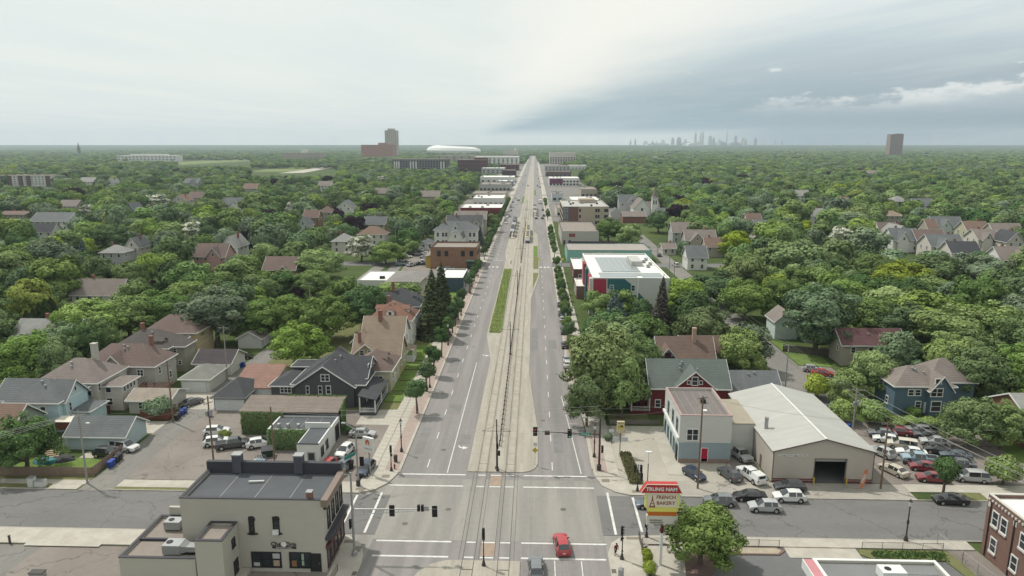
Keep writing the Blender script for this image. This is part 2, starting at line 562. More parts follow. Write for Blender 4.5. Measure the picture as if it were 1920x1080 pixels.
median([(-0.2, 720), (1.3, 720), (1.3, 800), (-0.2, 800)], 0.19, None, GRASS)
# paint
def paint(name, x0, x1, y0, y1, z=0.008, parent=None):
	return MB().box(x0, x1, y0, y1, z - 0.006, z).build(name, LINE, parent or avenue)
for (y0, lx, rx) in ((100.45, -20.5, 8.6), (96.75, -21.9, 9.3), (81.65, -20.5, 9.7), (78.25, -20.3, 9.3)):
	z = 0.012
	for a, b in ((lx, -10.6), (-1.4, rx)):
		MB().box(a, b, y0, y0 + 0.32, 0.0, z).build('crosswalk_line', LINE, avenue)
	for a, b in ((-8.6, -7.4), (-6.6, -4.9), (-4.2, -2.8)):
		MB().box(a, b, y0, y0 + 0.28, 0.004, z if y0 < 101 and y0 > 77.6 else 0.13).build('crosswalk_line', LINE, avenue)
for x0, ya, yb in ((-22.7, 83.6, 94.6), (-26.2, 83.6, 93.7), (11.0, 84.2, 95.6), (14.6, 85.0, 94.3)):
	MB().box(x0, x0 + 0.34, ya, yb, 0.0, 0.012).build('crosswalk_line', LINE, avenue)
dash = MB().box(-0.07, 0.07, -1.45, 1.45, 0.0, 0.006).mesh('lane_dash', [LINE])
y = 104.5
while y < 420:
	if not (286 < y < 304):
		ob('lane_dash', dash, avenue, (-17.0, y, 0.003))
	y += 11.0
y = 104.0
while y < 420:
	if not (286 < y < 304):
		ob('lane_dash', dash, avenue, (3.15, y, 0.003))
	y += 11.0
for yy in (60, 71):
	ob('lane_dash', dash, avenue, (-17.0, yy, 0.003))
MB().box(2.75, 2.87, 55, 78.0, 0.002, 0.008).build('lane_line', LINE, avenue)
MB().box(6.1, 6.22, 55, 78.0, 0.002, 0.008).build('lane_line', LINE, avenue)
MB().box(-13.62, -13.48, 101.2, 158, 0.002, 0.008).build('turn_lane_line', LINE, avenue)
mb = MB()
mb.poly([(7.6, 101.5, 0.007), (7.74, 101.5, 0.007), (5.9, 136, 0.007), (5.76, 136, 0.007)])
mb.build('parking_lane_line', LINE, avenue)
for yy in (121.5, 132.5):
	x0 = 5.8 + (136 - yy) * 0.053
	MB().box(x0 + 0.1, x0 + 1.7, yy, yy + 0.13, 0.002, 0.008).build('parking_tick', LINE, avenue)
MB().box(-20.6, -13.6, 307.5, 308.0, 0.002, 0.008).build('stop_line', LINE, avenue)
for x0 in (-19.6, -17.8, -16.1, 2.4, 4.1, 5.6):
	MB().box(x0, x0 + 0.95, 289.0, 291.2, 0.002, 0.008).build('crosswalk_block', LINE, avenue)
def turn_arrow(x, y):
	mb = MB()
	z = 0.009
	mb.poly([(x - 0.75, y + 0.9, z), (x - 0.55, y + 1.05, z), (x - 0.25, y + 0.35, z), (x + 0.15, y + 0.28, z), (x + 0.15, y - 0.05, z), (x - 0.35, y, z)])
	mb.poly([(x + 0.15, y + 0.75, z), (x + 1.05, y + 0.1, z), (x + 0.15, y - 0.55, z)])
	mb.build('turn_arrow', LINE, avenue)
ax, ay = P(866, 840)
turn_arrow(ax, ay)
ax, ay = P(910, 667)
turn_arrow(ax, ay)
for x0, x1, y0, y1 in ((-20.2, -18.6, 108, 119), (-16.6, -14.2, 126, 131), (3.6, 5.2, 109, 117), (-13.0, -11.0, 112, 116), (-0.6, 1.2, 168, 190), (4.0, 6.0, 170, 178), (-19.8, -17.6, 150, 160)):
	MB().box(x0, x1, y0, y1, -0.01, 0.0035).build('road_patch', PATCH, avenue)
for x0, y0 in ((-15.2, 109.6), (-18.9, 137), (1.9, 123), (5.2, 150), (-15.4, 171), (-12.0, 90), (4.4, 90.5), (-17.5, 86)):
	MB().lathe(x0, y0, [(.42, -.01), (.42, .0085)], 14).build('manhole_cover', RAIL, avenue)
rust = mat('tactile_paving', (0.29, 0.225, 0.175), 0.9, 0.25, 1.5)
for yy in (97.2, 78.7):
	MB().box(-6.55, -4.75, yy, yy + 3.0, 0.0, 0.010).build('tactile_panel', rust, avenue)
# pavements, kerbs
def pavement(name, pts, m=CONC2, z=0.13):
	mb = MB()
	mb.prism(pts, -0.03, z)
	return tag(mb.build(name, m), None, None, None, 'structure')
def kerb(x0, x1, y0, y1):
	return tag(MB().box(x0, x1, y0, y1, -0.02, 0.15).build('kerb', CONC2), None, None, None, 'structure')
def ccw(pts):
	a = sum(p[0] * q[1] - q[0] * p[1] for p, q in zip(pts, pts[1:] + pts[:1]))
	return pts if a > 0 else pts[::-1]
lp = pavement('pavement_left', ccw([(-21.2, 103.0), (-21.35, 100.5), (-22.2, 97.5), (-23.8, 95.2), (-26, 94.2), (-30.5, 94.2), (-30.5, 97.6), (-26.6, 97.6), (-26.6, 128), (-26.2, 250), (-26.2, 290), (-21.2, 290)]))
band = MB()
band.box(-23.6, -21.5, 101.5, 288, 0.12, 0.136)
band.build('brick_band', PINK, lp)
slab_p = MB().box(-0.74, 0.74, -0.74, 0.74, 0.0, 0.014).mesh('paving_slab', [CONC2])
for k in range(60):
	for cx in (-25.75, -24.4):
		ob('paving_slab', slab_p, lp, (cx, 99.4 + k * 1.56, 0.13))
kerb(-21.2, -21.05, 101, 290)
rp = pavement('pavement_right', ccw([(9.6, 103), (9.75, 100.6), (10.6, 97.6), (12.4, 95.7), (14.5, 94.8), (22, 94.9), (22, 98.4), (15.5, 98.6), (13.6, 101), (13.6, 127), (12.3, 145), (12.3, 290), (7.9, 290), (7.9, 141), (9.6, 122)]))
band = MB()
band.box(10.0, 11.9, 102.0, 118.0, 0.12, 0.136)
band.box(8.3, 9.9, 146.0, 288.0, 0.12, 0.136)
band.build('brick_band', PINK, rp)
for k in range(46):
	for cx in (10.7, 12.1):
		if 145.5 + k * 1.56 < 288:
			ob('paving_slab', slab_p, rp, (cx, 146.0 + k * 1.56, 0.13))
kerb(9.45, 9.6, 103, 117)
kerb(7.75, 7.9, 141, 290)
for a, b in ((302, 500), (511, 712), (723, 925), (936, 1140), (1151, 2600)):
	pavement('pavement_left', rect(-26.0, -21.05, a, b))
	pavement('pavement_right', rect(7.75, 12.4, a, b))
pavement('pavement_left', ccw([(-21.2, 45), (-21.2, 76.5), (-21.4, 78.5), (-22.4, 81.0), (-24.3, 82.7), (-27, 83.15), (-120, 83.15), (-120, 79.6), (-24.7, 79.6), (-24.7, 45)]))
pavement('pavement_right', ccw([(9.6, 45), (9.6, 79.5), (10.3, 82.0), (12.0, 83.7), (14.5, 83.9), (56.8, 83.9), (56.8, 81.9), (15.2, 81.9), (14.0, 80.8), (14.4, 45)]))
kerb(-90, -27, 83.15, 83.3)
kerb(14.5, 90, 83.85, 84.0)
kerb(22, 90, 94.6, 94.75)
kerb(-64, -30, 93.9, 94.05)
kerb(-120, -72, 93.9, 94.05)
iron = mat('cast_iron', (0.20, 0.17, 0.14), 0.8, 0.2)
for (x0, x1, y0, y1) in ((-23.6, -22.4, 99.0, 100.0), (-26.7, -25.2, 95.0, 95.6), (10.7, 11.9, 98.6, 99.6), (14.9, 16.6, 95.5, 96.2), (-24.6, -23.4, 80.9, 81.6), (12.4, 14.0, 82.9, 83.5), (-22.9, -22.0, 79.0, 80.2)):
	MB().box(x0, x1, y0, y1, 0.13, 0.142).build('tactile_plate', iron, lp if x0 < 0 else rp)
for (x0, y0) in ((-21.8, 74.0), (9.7, 75.5)):
	MB().box(x0, x0 + 0.55, y0, y0 + 0.8, 0.13, 0.146).build('storm_drain', RAIL, lp if x0 < 0 else rp)
# lots, alleys, lawns
sheet('parking_lot', rect(-63.4, -26.6, 97.6, 127.0), -0.02, LOTA)
pavement('side_pavement', rect(-63.4, -30.5, 95.0, 97.3), CONC2, 0.06)
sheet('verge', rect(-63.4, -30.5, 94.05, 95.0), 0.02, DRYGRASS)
sheet('alley', rect(-68.6, -63.4, 93.9, 290), -0.015, ALLEY)
sheet('driveway', rect(-73.5, -68.6, 114.8, 120.4), -0.01, CONC2)
sheet('driveway', rect(-73.5, -63.0, 126.5, 136.0), -0.008, CONC2)
sheet('driveway', rect(-75.5, -68.6, 104.6, 107.0), -0.012, CONC2)
sheet('lawn', rect(-84.0, -69.2, 98.9, 104.5), -0.014, GRASS)
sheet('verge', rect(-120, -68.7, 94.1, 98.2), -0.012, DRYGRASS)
pavement('side_pavement', rect(-120, -68.7, 95.6, 97.0), CONC2, 0.03)
for px0, px1 in ((-73.5, -69.0),):
	sheet('footpath', rect(px0, px1, 94.1, 95.6), 0.0, CONC2)
sheet('parking_lot', rect(-120, -47.5, 45, 79.4), -0.015, LOTA)
sheet('driveway', rect(-66, -56, 79.0, 83.3), 0.134, CONC2)
sheet('lane', [(-75, 45), (-66.0, 45), (-63.5, 79.4), (-71.0, 79.4)], -0.010, ALLEY)
sheet('lawn', [(-95, 55), (-76.0, 55), (-71.5, 79.5), (-95, 79.5)], -0.008, GRASS)
sheet('yard_apron', rect(-48, -24.7, 45, 74.7), -0.018, LOTA)
for a, b in ((131.5, 136.5), (138.0, 143.4), (144.7, 150.8), (152.2, 157.5), (158.9, 172.0), (190, 198.5), (200, 212), (213.5, 226), (228, 238)):
	pavement('lawn', rect(-30.8 if a < 158 else -31.8, -26.5, a, b), GRASS, 0.16)
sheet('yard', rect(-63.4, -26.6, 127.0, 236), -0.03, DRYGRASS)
sheet('forecourt', rect(-33.0, -26.6, 120.0, 127.5), -0.012, CONC2)
sheet('forecourt', [(13.6, 98.6), (22, 98.3), (36.6, 98.3), (36.6, 121), (13.6, 121)], -0.01, asphalt_mat('forecourt_concrete', (0.335, 0.315, 0.268), (0.375, 0.352, 0.30), (0.29, 0.268, 0.228), (1, 1, 1), 0.12, 0.06))
pavement('forecourt_walk', [(21.4, 101.6), (24.0, 101.6), (24.0, 120.5), (21.4, 120.5)], CONC2, 0.05)
sheet('apron', rect(22, 56.5, 94.75, 99.6), 0.02, asphalt_mat('apron_concrete', (0.29, 0.272, 0.24), (0.33, 0.308, 0.27), (0.24, 0.222, 0.195), (1, 1, 1), 0.3, 0.1))
sheet('yard_apron', rect(32.1, 36.6, 98.3, 121), -0.006, LOTA)
sheet('parking_lot', rect(52.2, 80.0, 99.8, 124), -0.012, LOTA)
pavement('side_pavement', rect(56.5, 120, 97.2, 99.6), CONC2, 0.08)
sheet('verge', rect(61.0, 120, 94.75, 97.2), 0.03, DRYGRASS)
pavement('side_pavement', rect(66.8, 69.4, 94.7, 97.2), CONC2, 0.085)
sheet('alley', [(52.4, 124), (60.5, 124), (62.5, 152), (63, 400), (56.5, 400), (56.0, 168), (53.5, 140)], -0.014, ALLEY)
sheet('driveway', [(60.5, 148), (69.5, 150.5), (69.5, 157), (62.5, 158)], -0.010, LOTA)
sheet('lawn', [(62.8, 158.5), (70.0, 157.4), (71.5, 170), (63, 180)], -0.012, GRASS)
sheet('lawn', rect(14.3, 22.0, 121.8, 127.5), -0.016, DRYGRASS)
sheet('verge', rect(80.0, 92.0, 99.6, 124), -0.02, GRASS)
sheet('parking_lot', rect(14.4, 53.0, 45, 81.8), -0.03, DARKLOT)
bed = pavement('planting_bed', ccw([(15.0, 81.7), (31.6, 81.7), (32.4, 81.0), (31.4, 80.1), (24.2, 80.0), (18.5, 70), (14.6, 66)]), mat('bark_mulch', (0.17, 0.115, 0.10), 0.95, 0.35, 2.0), 0.10)
sheet('footpath', ccw([(14.9, 81.6), (19.5, 81.6), (18.4, 74), (17.5, 68), (14.7, 66)]), 0.106, CONC2)
sheet('footpath', ccw([(24.5, 81.6), (31.4, 81.6), (31.9, 81.0), (31.2, 80.3), (25.5, 80.3)]), 0.106, mat('dry_soil', (0.34, 0.30, 0.23), 0.95, 0.25, 1.2))
pavement('planting_bed', ccw([(41.8, 81.6), (53.0, 81.6), (54.0, 74), (52.6, 74), (51.6, 79.4), (42.6, 79.6), (41.6, 80.5)]), DRYGRASS, 0.14)
sheet('lane', ccw([(53.2, 81.9), (57.0, 81.9), (60.0, 45), (55.0, 45)]), -0.008, LOTA)
sheet('lot_walk', rect(32.5, 41.6, 79.6, 81.9), 0.02, CONC2)
yel = mat('yellow_paint', (0.60, 0.50, 0.16), 0.7, 0.15, 2.0)
lotmark = [o for o in col.objects if o.name.startswith('parking_lot')][-1]
for px, py, s in ((1513, 1034, 1), (1567, 1036, -1)):
	x, y = P(px, py)
	MB().poly([(x - 0.9, y + 0.25 * s, 0.0), (x - 0.1, y + 0.12 * s, 0.0), (x - 0.05, y + 0.5 * s, 0.0), (x + 0.75, y - 0.2 * s, 0.0), (x - 0.25, y - 0.75 * s, 0.0), (x - 0.2, y - 0.3 * s, 0.0), (x - 1.0, y - 0.1 * s, 0.0)]).build('painted_arrow', yel, lotmark)
sheet('parking_lot', [(-53.5, 258), (-24, 258), (-24, 285), (-43, 285), (-43, 300), (-46, 352), (-60, 352)], -0.012, LOTA)
sheet('alley', [(-58.5, 230), (-53.5, 230), (-60.0, 352), (-64.0, 352)], -0.008, ALLEY)
sheet('parking_lot', rect(-62, -26, 560, 690), -0.01, ALLEY)
sheet('parking_lot', rect(12.4, 60, 560, 700), -0.01, ALLEY)
sheet('paved_yards', rect(-64, -26, 510, 1900), -0.03, ALLEY)
sheet('paved_yards', rect(12.4, 64, 470, 1900), -0.03, ALLEY)
fld = mat('far_meadow', (0.155, 0.19, 0.075), 0.95, 0.2, 0.02, spec=0.1)
KEEP += [(470, 300, 632, 326, 1500), (330, 297, 470, 309, 2300)]
a = [P(470, 322), P(520, 314), P(625, 302), P(628, 309), P(560, 322)]
sheet('meadow', ccw([(p[0], p[1]) for p in a]), 0.0, fld)
a = [P(520, 325), P(560, 320), P(632, 308), P(634, 312), P(570, 324)]
sheet('motorway', ccw([(p[0], p[1]) for p in a]), 0.03, CONC2)
a = [P(330, 304), P(460, 298), P(470, 302), P(340, 309)]
sheet('meadow', ccw([(p[0], p[1]) for p in a]), 0.0, fld)
NOTREE += [(-24, 9, 0, 3300), (-200, 200, 70, 99), (-69.5, -24, 94, 128), (9, 53, 94, 125), (50, 82, 94, 126), (-70, -62, 94, 290), (53, 64, 120, 290),
		(9, 60, 45, 95), (-60, -20, 45, 95), (-57, -24, 250, 360), (-70, -24, 232, 262), (11, 58, 205, 330), (-62, -24, 500, 1100), (9, 62, 360, 500), (11, 62, 560, 1000),
		(-72, -24, 1100, 1900), (9, 72, 1000, 1900), (-500, 500, 290, 303), (-500, 500, 499, 511), (-500, 500, 711, 723)]
# BUILDING KIT
def wallc(name, rgb, rough=0.85, var=0.08):
	return mat('wall_' + name, rgb, rough, var, 0.5, aniso=(1, 1, 2.5))
_win_cache = {}
def window_meshes(w, h, trim, style):
	key = (round(w, 2), round(h, 2), trim.name, style)
	if key in _win_cache:
		return _win_cache[key]
	f = MB()
	t = 0.13 if w > 0.7 else 0.09
	d = 0.10
	f.box(-w / 2 - t, w / 2 + t, -d, 0.02, h / 2, h / 2 + t * 1.2)
	f.box(-w / 2 - t - 0.04, w / 2 + t + 0.04, -d - 0.05, 0.02, -h / 2 - t, -h / 2)
	f.box(-w / 2 - t, -w / 2, -d, 0.02, -h / 2, h / 2)
	f.box(w / 2, w / 2 + t, -d, 0.02, -h / 2, h / 2)
	if style in ('sash', 'double', 'triple'):
		f.box(-w / 2, w / 2, -0.07, 0.02, -0.035, 0.035)
	if style == 'double':
		f.box(-0.06, 0.06, -d + 0.005, 0.02, -h / 2, h / 2)
	if style == 'triple':
		for q in (-w / 6, w / 6):
			f.box(q - 0.06, q + 0.06, -d + 0.005, 0.02, -h / 2, h / 2)
	if style == 'cross':
		f.box(-w / 2, w / 2, -0.07, 0.02, -0.03, 0.03)
		f.box(-0.03, 0.03, -0.068, 0.02, -h / 2, h / 2)
	fm = f.mesh('window_frame', [trim])
	g = MB().box(-w / 2, w / 2, -0.035, 0.015, -h / 2, h / 2).mesh('pane', [GLASS])
	_win_cache[key] = (fm, g)
	return fm, g
FROT = {'f': 0.0, 'r': R(90), 'l': R(-90), 'b': R(180)}
def window(parent, face, plane, a, z, w=0.9, h=1.4, trim=None, style='sash', org=(0, 0)):
	trim = trim or WHITE
	fm, g = window_meshes(w, h, trim, style)
	if face in 'fb':
		loc = (a - org[0], plane - org[1], z)
	else:
		loc = (plane - org[0], a - org[1], z)
	o = ob('window', fm, parent, loc, FROT[face])
	ob('pane', g, o)
	return o
def door(parent, face, plane, a, w=0.95, h=2.1, m=None, z=0.05, org=(0, 0), trim=None, name='door', light=False):
	m = m or WHITE
	f = MB().box(-w / 2, w / 2, -0.06, 0.02, z, z + h)
	loc = (a - org[0], plane - org[1], 0) if face in 'fb' else (plane - org[0], a - org[1], 0)
	o = ob(name, f.mesh(name, [m]), parent, loc, FROT[face])
	t = MB()
	t.box(-w / 2 - 0.1, -w / 2, -0.085, 0.02, z, z + h + 0.1)
	t.box(w / 2, w / 2 + 0.1, -0.085, 0.02, z, z + h + 0.1)
	t.box(-w / 2, w / 2, -0.085, 0.02, z + h, z + h + 0.1)
	ob('door_frame', t.mesh('door_frame', [trim or WHITE]), o)
	MB().box(w / 2 - 0.16, w / 2 - 0.08, -0.12, -0.06, z + h * 0.47, z + h * 0.52).build('handle', STEEL, o)
	if light:
		MB().box(-w * 0.3, w * 0.3, -0.075, -0.06, z + h * 0.55, z + h * 0.88).build('pane', GLASS, o)
	return o
def garage_door(parent, face, plane, a, w, h, m, org):
	loc = (a - org[0], plane - org[1], 0) if face in 'fb' else (plane - org[0], a - org[1], 0)
	base = MB().box(-w / 2 - 0.12, w / 2 + 0.12, -0.03, 0.02, 0.0, h + 0.12)
	o = ob('garage_door', base.mesh('garage_door', [WHITE]), parent, loc, FROT[face])
	n = 4
	pm = MB().box(-w / 2, w / 2, -0.07, -0.03, 0.0, h / n - 0.02).mesh('panel', [m])
	for k in range(n):
		ob('panel', pm, o, (0, 0, 0.03 + k * h / n))
	return o
def house(name, label, cat, vols, wm, rm, trim=None, wins=(), chims=(), doors=(), dormers=(), group=None, oh=0.45, gable_m=None, base_m=None, vents=0, gdoors=(), seed=0, fascia_m=None):
	"""vols: (x0, x1, y0, y1, eave, ridge, type[, z0])."""
	trim = trim or WHITE
	v0 = vols[0]
	org = ((v0[0] + v0[1]) / 2, (v0[2] + v0[3]) / 2)
	t = thing(name, label, cat, (org[0], org[1], 0), 0, group)
	W, RF, FA = MB(), MB(), MB()
	W.use(wm)
	th = 0.16
	for v in vols:
		x0, x1, y0, y1, ze, zr, ty = v[:7]
		z0 = v[7] if len(v) > 7 else -0.05
		x0 -= org[0]; x1 -= org[0]; y0 -= org[1]; y1 -= org[1]
		mx, my = (x0 + x1) / 2, (y0 + y1) / 2
		W.use(wm)
		if ty in ('gx', 'gy', 'hip', 'pyr', 'gambrel'):
			W.box(x0, x1, y0, y1, z0, ze)
		if ty == 'gx':
			W.use(gable_m or wm)
			for xx in (x0, x1):
				e = 0.004 if xx == x1 else -0.004
				W.add([(xx + e, y0, ze), (xx + e, y1, ze), (xx + e, my, zr), (xx - 3 * e, y0, ze), (xx - 3 * e, y1, ze), (xx - 3 * e, my, zr)], [(0, 1, 2), (3, 5, 4), (0, 2, 5, 3), (1, 4, 5, 2)])
			s = (zr - ze) / (my - y0)
			for sy, ye in ((-1, y0), (1, y1)):
				ye2 = ye + sy * oh
				zb = ze - oh * s
				RF.slab([(x0 - oh, ye2, zb + th), (x1 + oh, ye2, zb + th), (x1 + oh, my, zr + th), (x0 - oh, my, zr + th)][::-sy or 1], th)
				FA.box(x0 - oh, x1 + oh, min(ye2, ye2 + sy * 0.09), max(ye2, ye2 + sy * 0.09), zb - 0.08, zb + 0.13)
				for xe, q in ((x0 - oh - 0.07, 0.07), (x1 + oh, 0.07)):
					FA.add([(xe, ye2, zb - 0.1), (xe + q, ye2, zb - 0.1), (xe + q, my, zr - 0.1), (xe, my, zr - 0.1), (xe, ye2, zb + th), (xe + q, ye2, zb + th), (xe + q, my, zr + th), (xe, my, zr + th)],
						[(0, 3, 2, 1), (4, 5, 6, 7), (0, 1, 5, 4), (1, 2, 6, 5), (2, 3, 7, 6), (3, 0, 4, 7)])
		elif ty == 'gy':
			W.use(gable_m or wm)
			for yy in (y0, y1):
				e = 0.004 if yy == y1 else -0.004
				W.add([(x0, yy + e, ze), (x1, yy + e, ze), (mx, yy + e, zr), (x0, yy - 3 * e, ze), (x1, yy - 3 * e, ze), (mx, yy - 3 * e, zr)], [(0, 1, 2), (3, 5, 4), (0, 2, 5, 3), (1, 4, 5, 2)])
			s = (zr - ze) / (mx - x0)
			for sx, xe in ((-1, x0), (1, x1)):
				xe2 = xe + sx * oh
				zb = ze - oh * s
				RF.slab([(xe2, y0 - oh, zb + th), (xe2, y1 + oh, zb + th), (mx, y1 + oh, zr + th), (mx, y0 - oh, zr + th)][::sx], th)
				FA.box(min(xe2, xe2 + sx * 0.09), max(xe2, xe2 + sx * 0.09), y0 - oh, y1 + oh, zb - 0.08, zb + 0.13)
				for ye in (y0 - oh - 0.07, y1 + oh):
					q = 0.07
					FA.add([(xe2, ye, zb - 0.1), (xe2, ye + q, zb - 0.1), (mx, ye + q, zr - 0.1), (mx, ye, zr - 0.1), (xe2, ye, zb + th), (xe2, ye + q, zb + th), (mx, ye + q, zr + th), (mx, ye, zr + th)],
						[(0, 3, 2, 1), (4, 5, 6, 7), (0, 1, 5, 4), (1, 2, 6, 5), (2, 3, 7, 6), (3, 0, 4, 7)])
		elif ty in ('hip', 'pyr'):
			X0, X1, Y0, Y1 = x0 - oh, x1 + oh, y0 - oh, y1 + oh
			hw, hd = (X1 - X0) / 2, (Y1 - Y0) / 2
			if hw >= hd:
				rr = (hw - hd) * (1.0 if ty == 'hip' else 0.25)
				A, C = (mx - rr, my, zr), (mx + rr, my, zr)
				fs = [(0, 1, 5, 4), (1, 2, 5), (2, 3, 4, 5), (3, 0, 4)]
			else:
				rr = (hd - hw) * (1.0 if ty == 'hip' else 0.25)
				A, C = (mx, my - rr, zr), (mx, my + rr, zr)
				fs = [(0, 1, 4), (1, 2, 5, 4), (2, 3, 5), (3, 0, 4, 5)]
			RF.add([(X0, Y0, ze), (X1, Y0, ze), (X1, Y1, ze), (X0, Y1, ze), A, C], fs + [(3, 2, 1, 0)])
			FA.box(X0 - 0.06, X1 + 0.06, Y0 - 0.06, Y0 + 0.03, ze - 0.16, ze + 0.05)
			FA.box(X0 - 0.06, X1 + 0.06, Y1 - 0.03, Y1 + 0.06, ze - 0.16, ze + 0.05)
			FA.box(X0 - 0.06, X0 + 0.03, Y0 + 0.03, Y1 - 0.03, ze - 0.16, ze + 0.05)
			FA.box(X1 - 0.03, X1 + 0.06, Y0 + 0.03, Y1 - 0.03, ze - 0.16, ze + 0.05)
		elif ty == 'gambrel':
			k1x, k1z = (mx - x0) * 0.35, ze + (zr - ze) * 0.68
			pts = [(x0, ze), (x0 + k1x, k1z), (mx, zr), (x1 - k1x, k1z), (x1, ze)]
			for yy in (y0, y1):
				W.poly([(p[0], yy + (0.004 if yy == y1 else -0.004), p[1]) for p in pts])
			for a, b in zip(pts, pts[1:]):
				RF.slab([(a[0], y0 - oh, a[1] + th), (b[0], y0 - oh, b[1] + th), (b[0], y1 + oh, b[1] + th), (a[0], y1 + oh, a[1] + th)], th)
				FA.add([(a[0], y0 - oh - .06, a[1] - .05), (b[0], y0 - oh - .06, b[1] - .05), (b[0], y0 - oh - .06, b[1] + .2), (a[0], y0 - oh - .06, a[1] + .2)], [(0, 1, 2, 3)])
		elif ty.startswith('shed'):
			d = ty[4]
			W.box(x0, x1, y0, y1, z0, ze - 0.02)
			zz = {'f': (ze, ze, zr, zr), 'b': (zr, zr, ze, ze), 'l': (ze, zr, zr, ze), 'r': (zr, ze, ze, zr)}[d]
			c = [(x0, y0), (x1, y0), (x1, y1), (x0, y1)]
			W.add([(p[0], p[1], ze - 0.02) for p in c] + [(p[0], p[1], z - 0.002) for p, z in zip(c, zz)], [(0, 1, 5, 4), (1, 2, 6, 5), (2, 3, 7, 6), (3, 0, 4, 7)])
			o2 = oh * 0.7
			s = (zr - ze) / max(0.1, (y1 - y0) if d in 'fb' else (x1 - x0)) * o2
			cc = [(x0 - o2, y0 - o2), (x1 + o2, y0 - o2), (x1 + o2, y1 + o2), (x0 - o2, y1 + o2)]
			zq = {'f': (zz[0] - s, zz[1] - s, zz[2] + s, zz[3] + s), 'b': (zz[0] + s, zz[1] + s, zz[2] - s, zz[3] - s), 'l': (zz[0] - s, zz[1] + s, zz[2] + s, zz[3] - s), 'r': (zz[0] + s, zz[1] - s, zz[2] - s, zz[3] + s)}[d]
			RF.slab([(p[0], p[1], z + th) for p, z in zip(cc, zq)], th)
		elif ty == 'porch':
			d = v[8] if len(v) > 8 else 'r'
			zz = {'f': (ze, ze, zr, zr), 'l': (ze, zr, zr, ze), 'r': (zr, ze, ze, zr), 'b': (zr, zr, ze, ze)}[d]
			c = [(x0 - .2, y0 - .2), (x1 + .2, y0 - .2), (x1 + .2, y1 + .2), (x0 - .2, y1 + .2)]
			RF.slab([(p[0], p[1], z + th) for p, z in zip(c, zz)], th)
			pm = MB().box(x0, x1, y0, y1, 0.0, 0.55)
			ob('porch_deck', pm.mesh('porch_deck', [base_m or wm]), t)
			posts = [(x0 + .12, y0 + .12), (x1 - .12, y0 + .12), (x1 - .12, y1 - .12), (x0 + .12, y1 - .12), ((x1 - .12, my) if d in 'rl' else (mx, y0 + .12))]
			for q, (a, b) in enumerate(posts):
				fx = (a - x0) / (x1 - x0); fy = (b - y0) / (y1 - y0)
				zt = (zz[0] * (1 - fx) + zz[1] * fx) * (1 - fy) + (zz[3] * (1 - fx) + zz[2] * fx) * fy
				MB().box(a - .11, a + .11, b - .11, b + .11, 0.5, zt).build('post', trim, t)
			rl = MB()
			for zz2 in (0.75, 1.4):
				rl.box(x0, x1, y0 + .06, y0 + .14, zz2, zz2 + .07)
				if d == 'r':
					rl.box(x1 - .14, x1 - .06, y0, y1, zz2, zz2 + .07)
				if d == 'l':
					rl.box(x0 + .06, x0 + .14, y0, y1, zz2, zz2 + .07)
			n = max(3, int((x1 - x0) / 0.22))
			for q in range(n):
				xx = x0 + .2 + q * (x1 - x0 - .4) / (n - 1)
				rl.box(xx - .025, xx + .025, y0 + .08, y0 + .12, .55, 1.42)
			rl.build('railing', trim, t)
	W.build('wall', None, t)
	if RF.v:
		roof = RF.build('roof', rm, t)
	else:
		roof = t
	if FA.v:
		FA.build('fascia', fascia_m or trim, t)
	for c in chims:
		cx, cy, cz0, cz1 = c[:4]
		w = c[4] if len(c) > 4 else 0.35
		mb = MB().box(cx - org[0] - w, cx - org[0] + w, cy - org[1] - w, cy - org[1] + w, cz0, cz1)
		mb.box(cx - org[0] - w - .06, cx - org[0] + w + .06, cy - org[1] - w - .06, cy - org[1] + w + .06, cz1, cz1 + .12)
		mb.build('chimney', c[5] if len(c) > 5 else CHIMNEY, roof if roof is not t else t)
	for w_ in wins:
		face, vi, a, z, ww, hh = w_[:6]
		st = w_[6] if len(w_) > 6 else 'sash'
		v = vols[vi]
		plane = {'f': v[2] - 0.006, 'b': v[3] + 0.006, 'l': v[0] - 0.006, 'r': v[1] + 0.006}[face]
		window(t, face, plane, a, z, ww, hh, trim, st, org)
	for d_ in doors:
		face, vi, a = d_[:3]
		v = vols[vi]
		plane = {'f': v[2] - 0.006, 'b': v[3] + 0.006, 'l': v[0] - 0.006, 'r': v[1] + 0.006}[face]
		door(t, face, plane, a, d_[3] if len(d_) > 3 else 0.95, d_[4] if len(d_) > 4 else 2.1, d_[5] if len(d_) > 5 else None, d_[6] if len(d_) > 6 else 0.3, org, trim)
	for g_ in gdoors:
		face, vi, a, ww, hh = g_[:5]
		v = vols[vi]
		plane = {'f': v[2] - 0.006, 'b': v[3] + 0.006, 'l': v[0] - 0.006, 'r': v[1] + 0.006}[face]
		garage_door(t, face, plane, a, ww, hh, g_[5] if len(g_) > 5 else GDOOR, org)
	for d_ in dormers:
		face, cx, cy, z0, w, dp, h, hr = d_[:8]
		dm, dr = MB(), MB()
		cx -= org[0]; cy -= org[1]
		L = [(-w / 2, 0, z0), (w / 2, 0, z0), (w / 2, 0, z0 + h), (0, 0, z0 + h + hr), (-w / 2, 0, z0 + h)]
		L2 = [(p[0], dp, p[2]) for p in L]
		dm.add(L + L2, [(0, 1, 2, 3, 4), (0, 4, 9, 5), (1, 6, 7, 2), (2, 7, 8, 3), (3, 8, 9, 4)])
		for sg in (-1, 1):
			e = w / 2 + 0.25
			q = [(sg * e, -0.25, z0 + h - hr * 0.25 / (w / 2) + .1), (sg * e, dp, z0 + h - hr * 0.25 / (w / 2) + .1), (0, dp, z0 + h + hr + .1), (0, -0.25, z0 + h + hr + .1)]
			dr.slab(q[::sg], 0.1)
		o = ob('dormer', dm.mesh('dormer', [d_[8] if len(d_) > 8 else wm]), roof, (cx, cy, 0), FROT[face])
		ob('dormer_roof', dr.mesh('dormer_roof', [rm]), o)
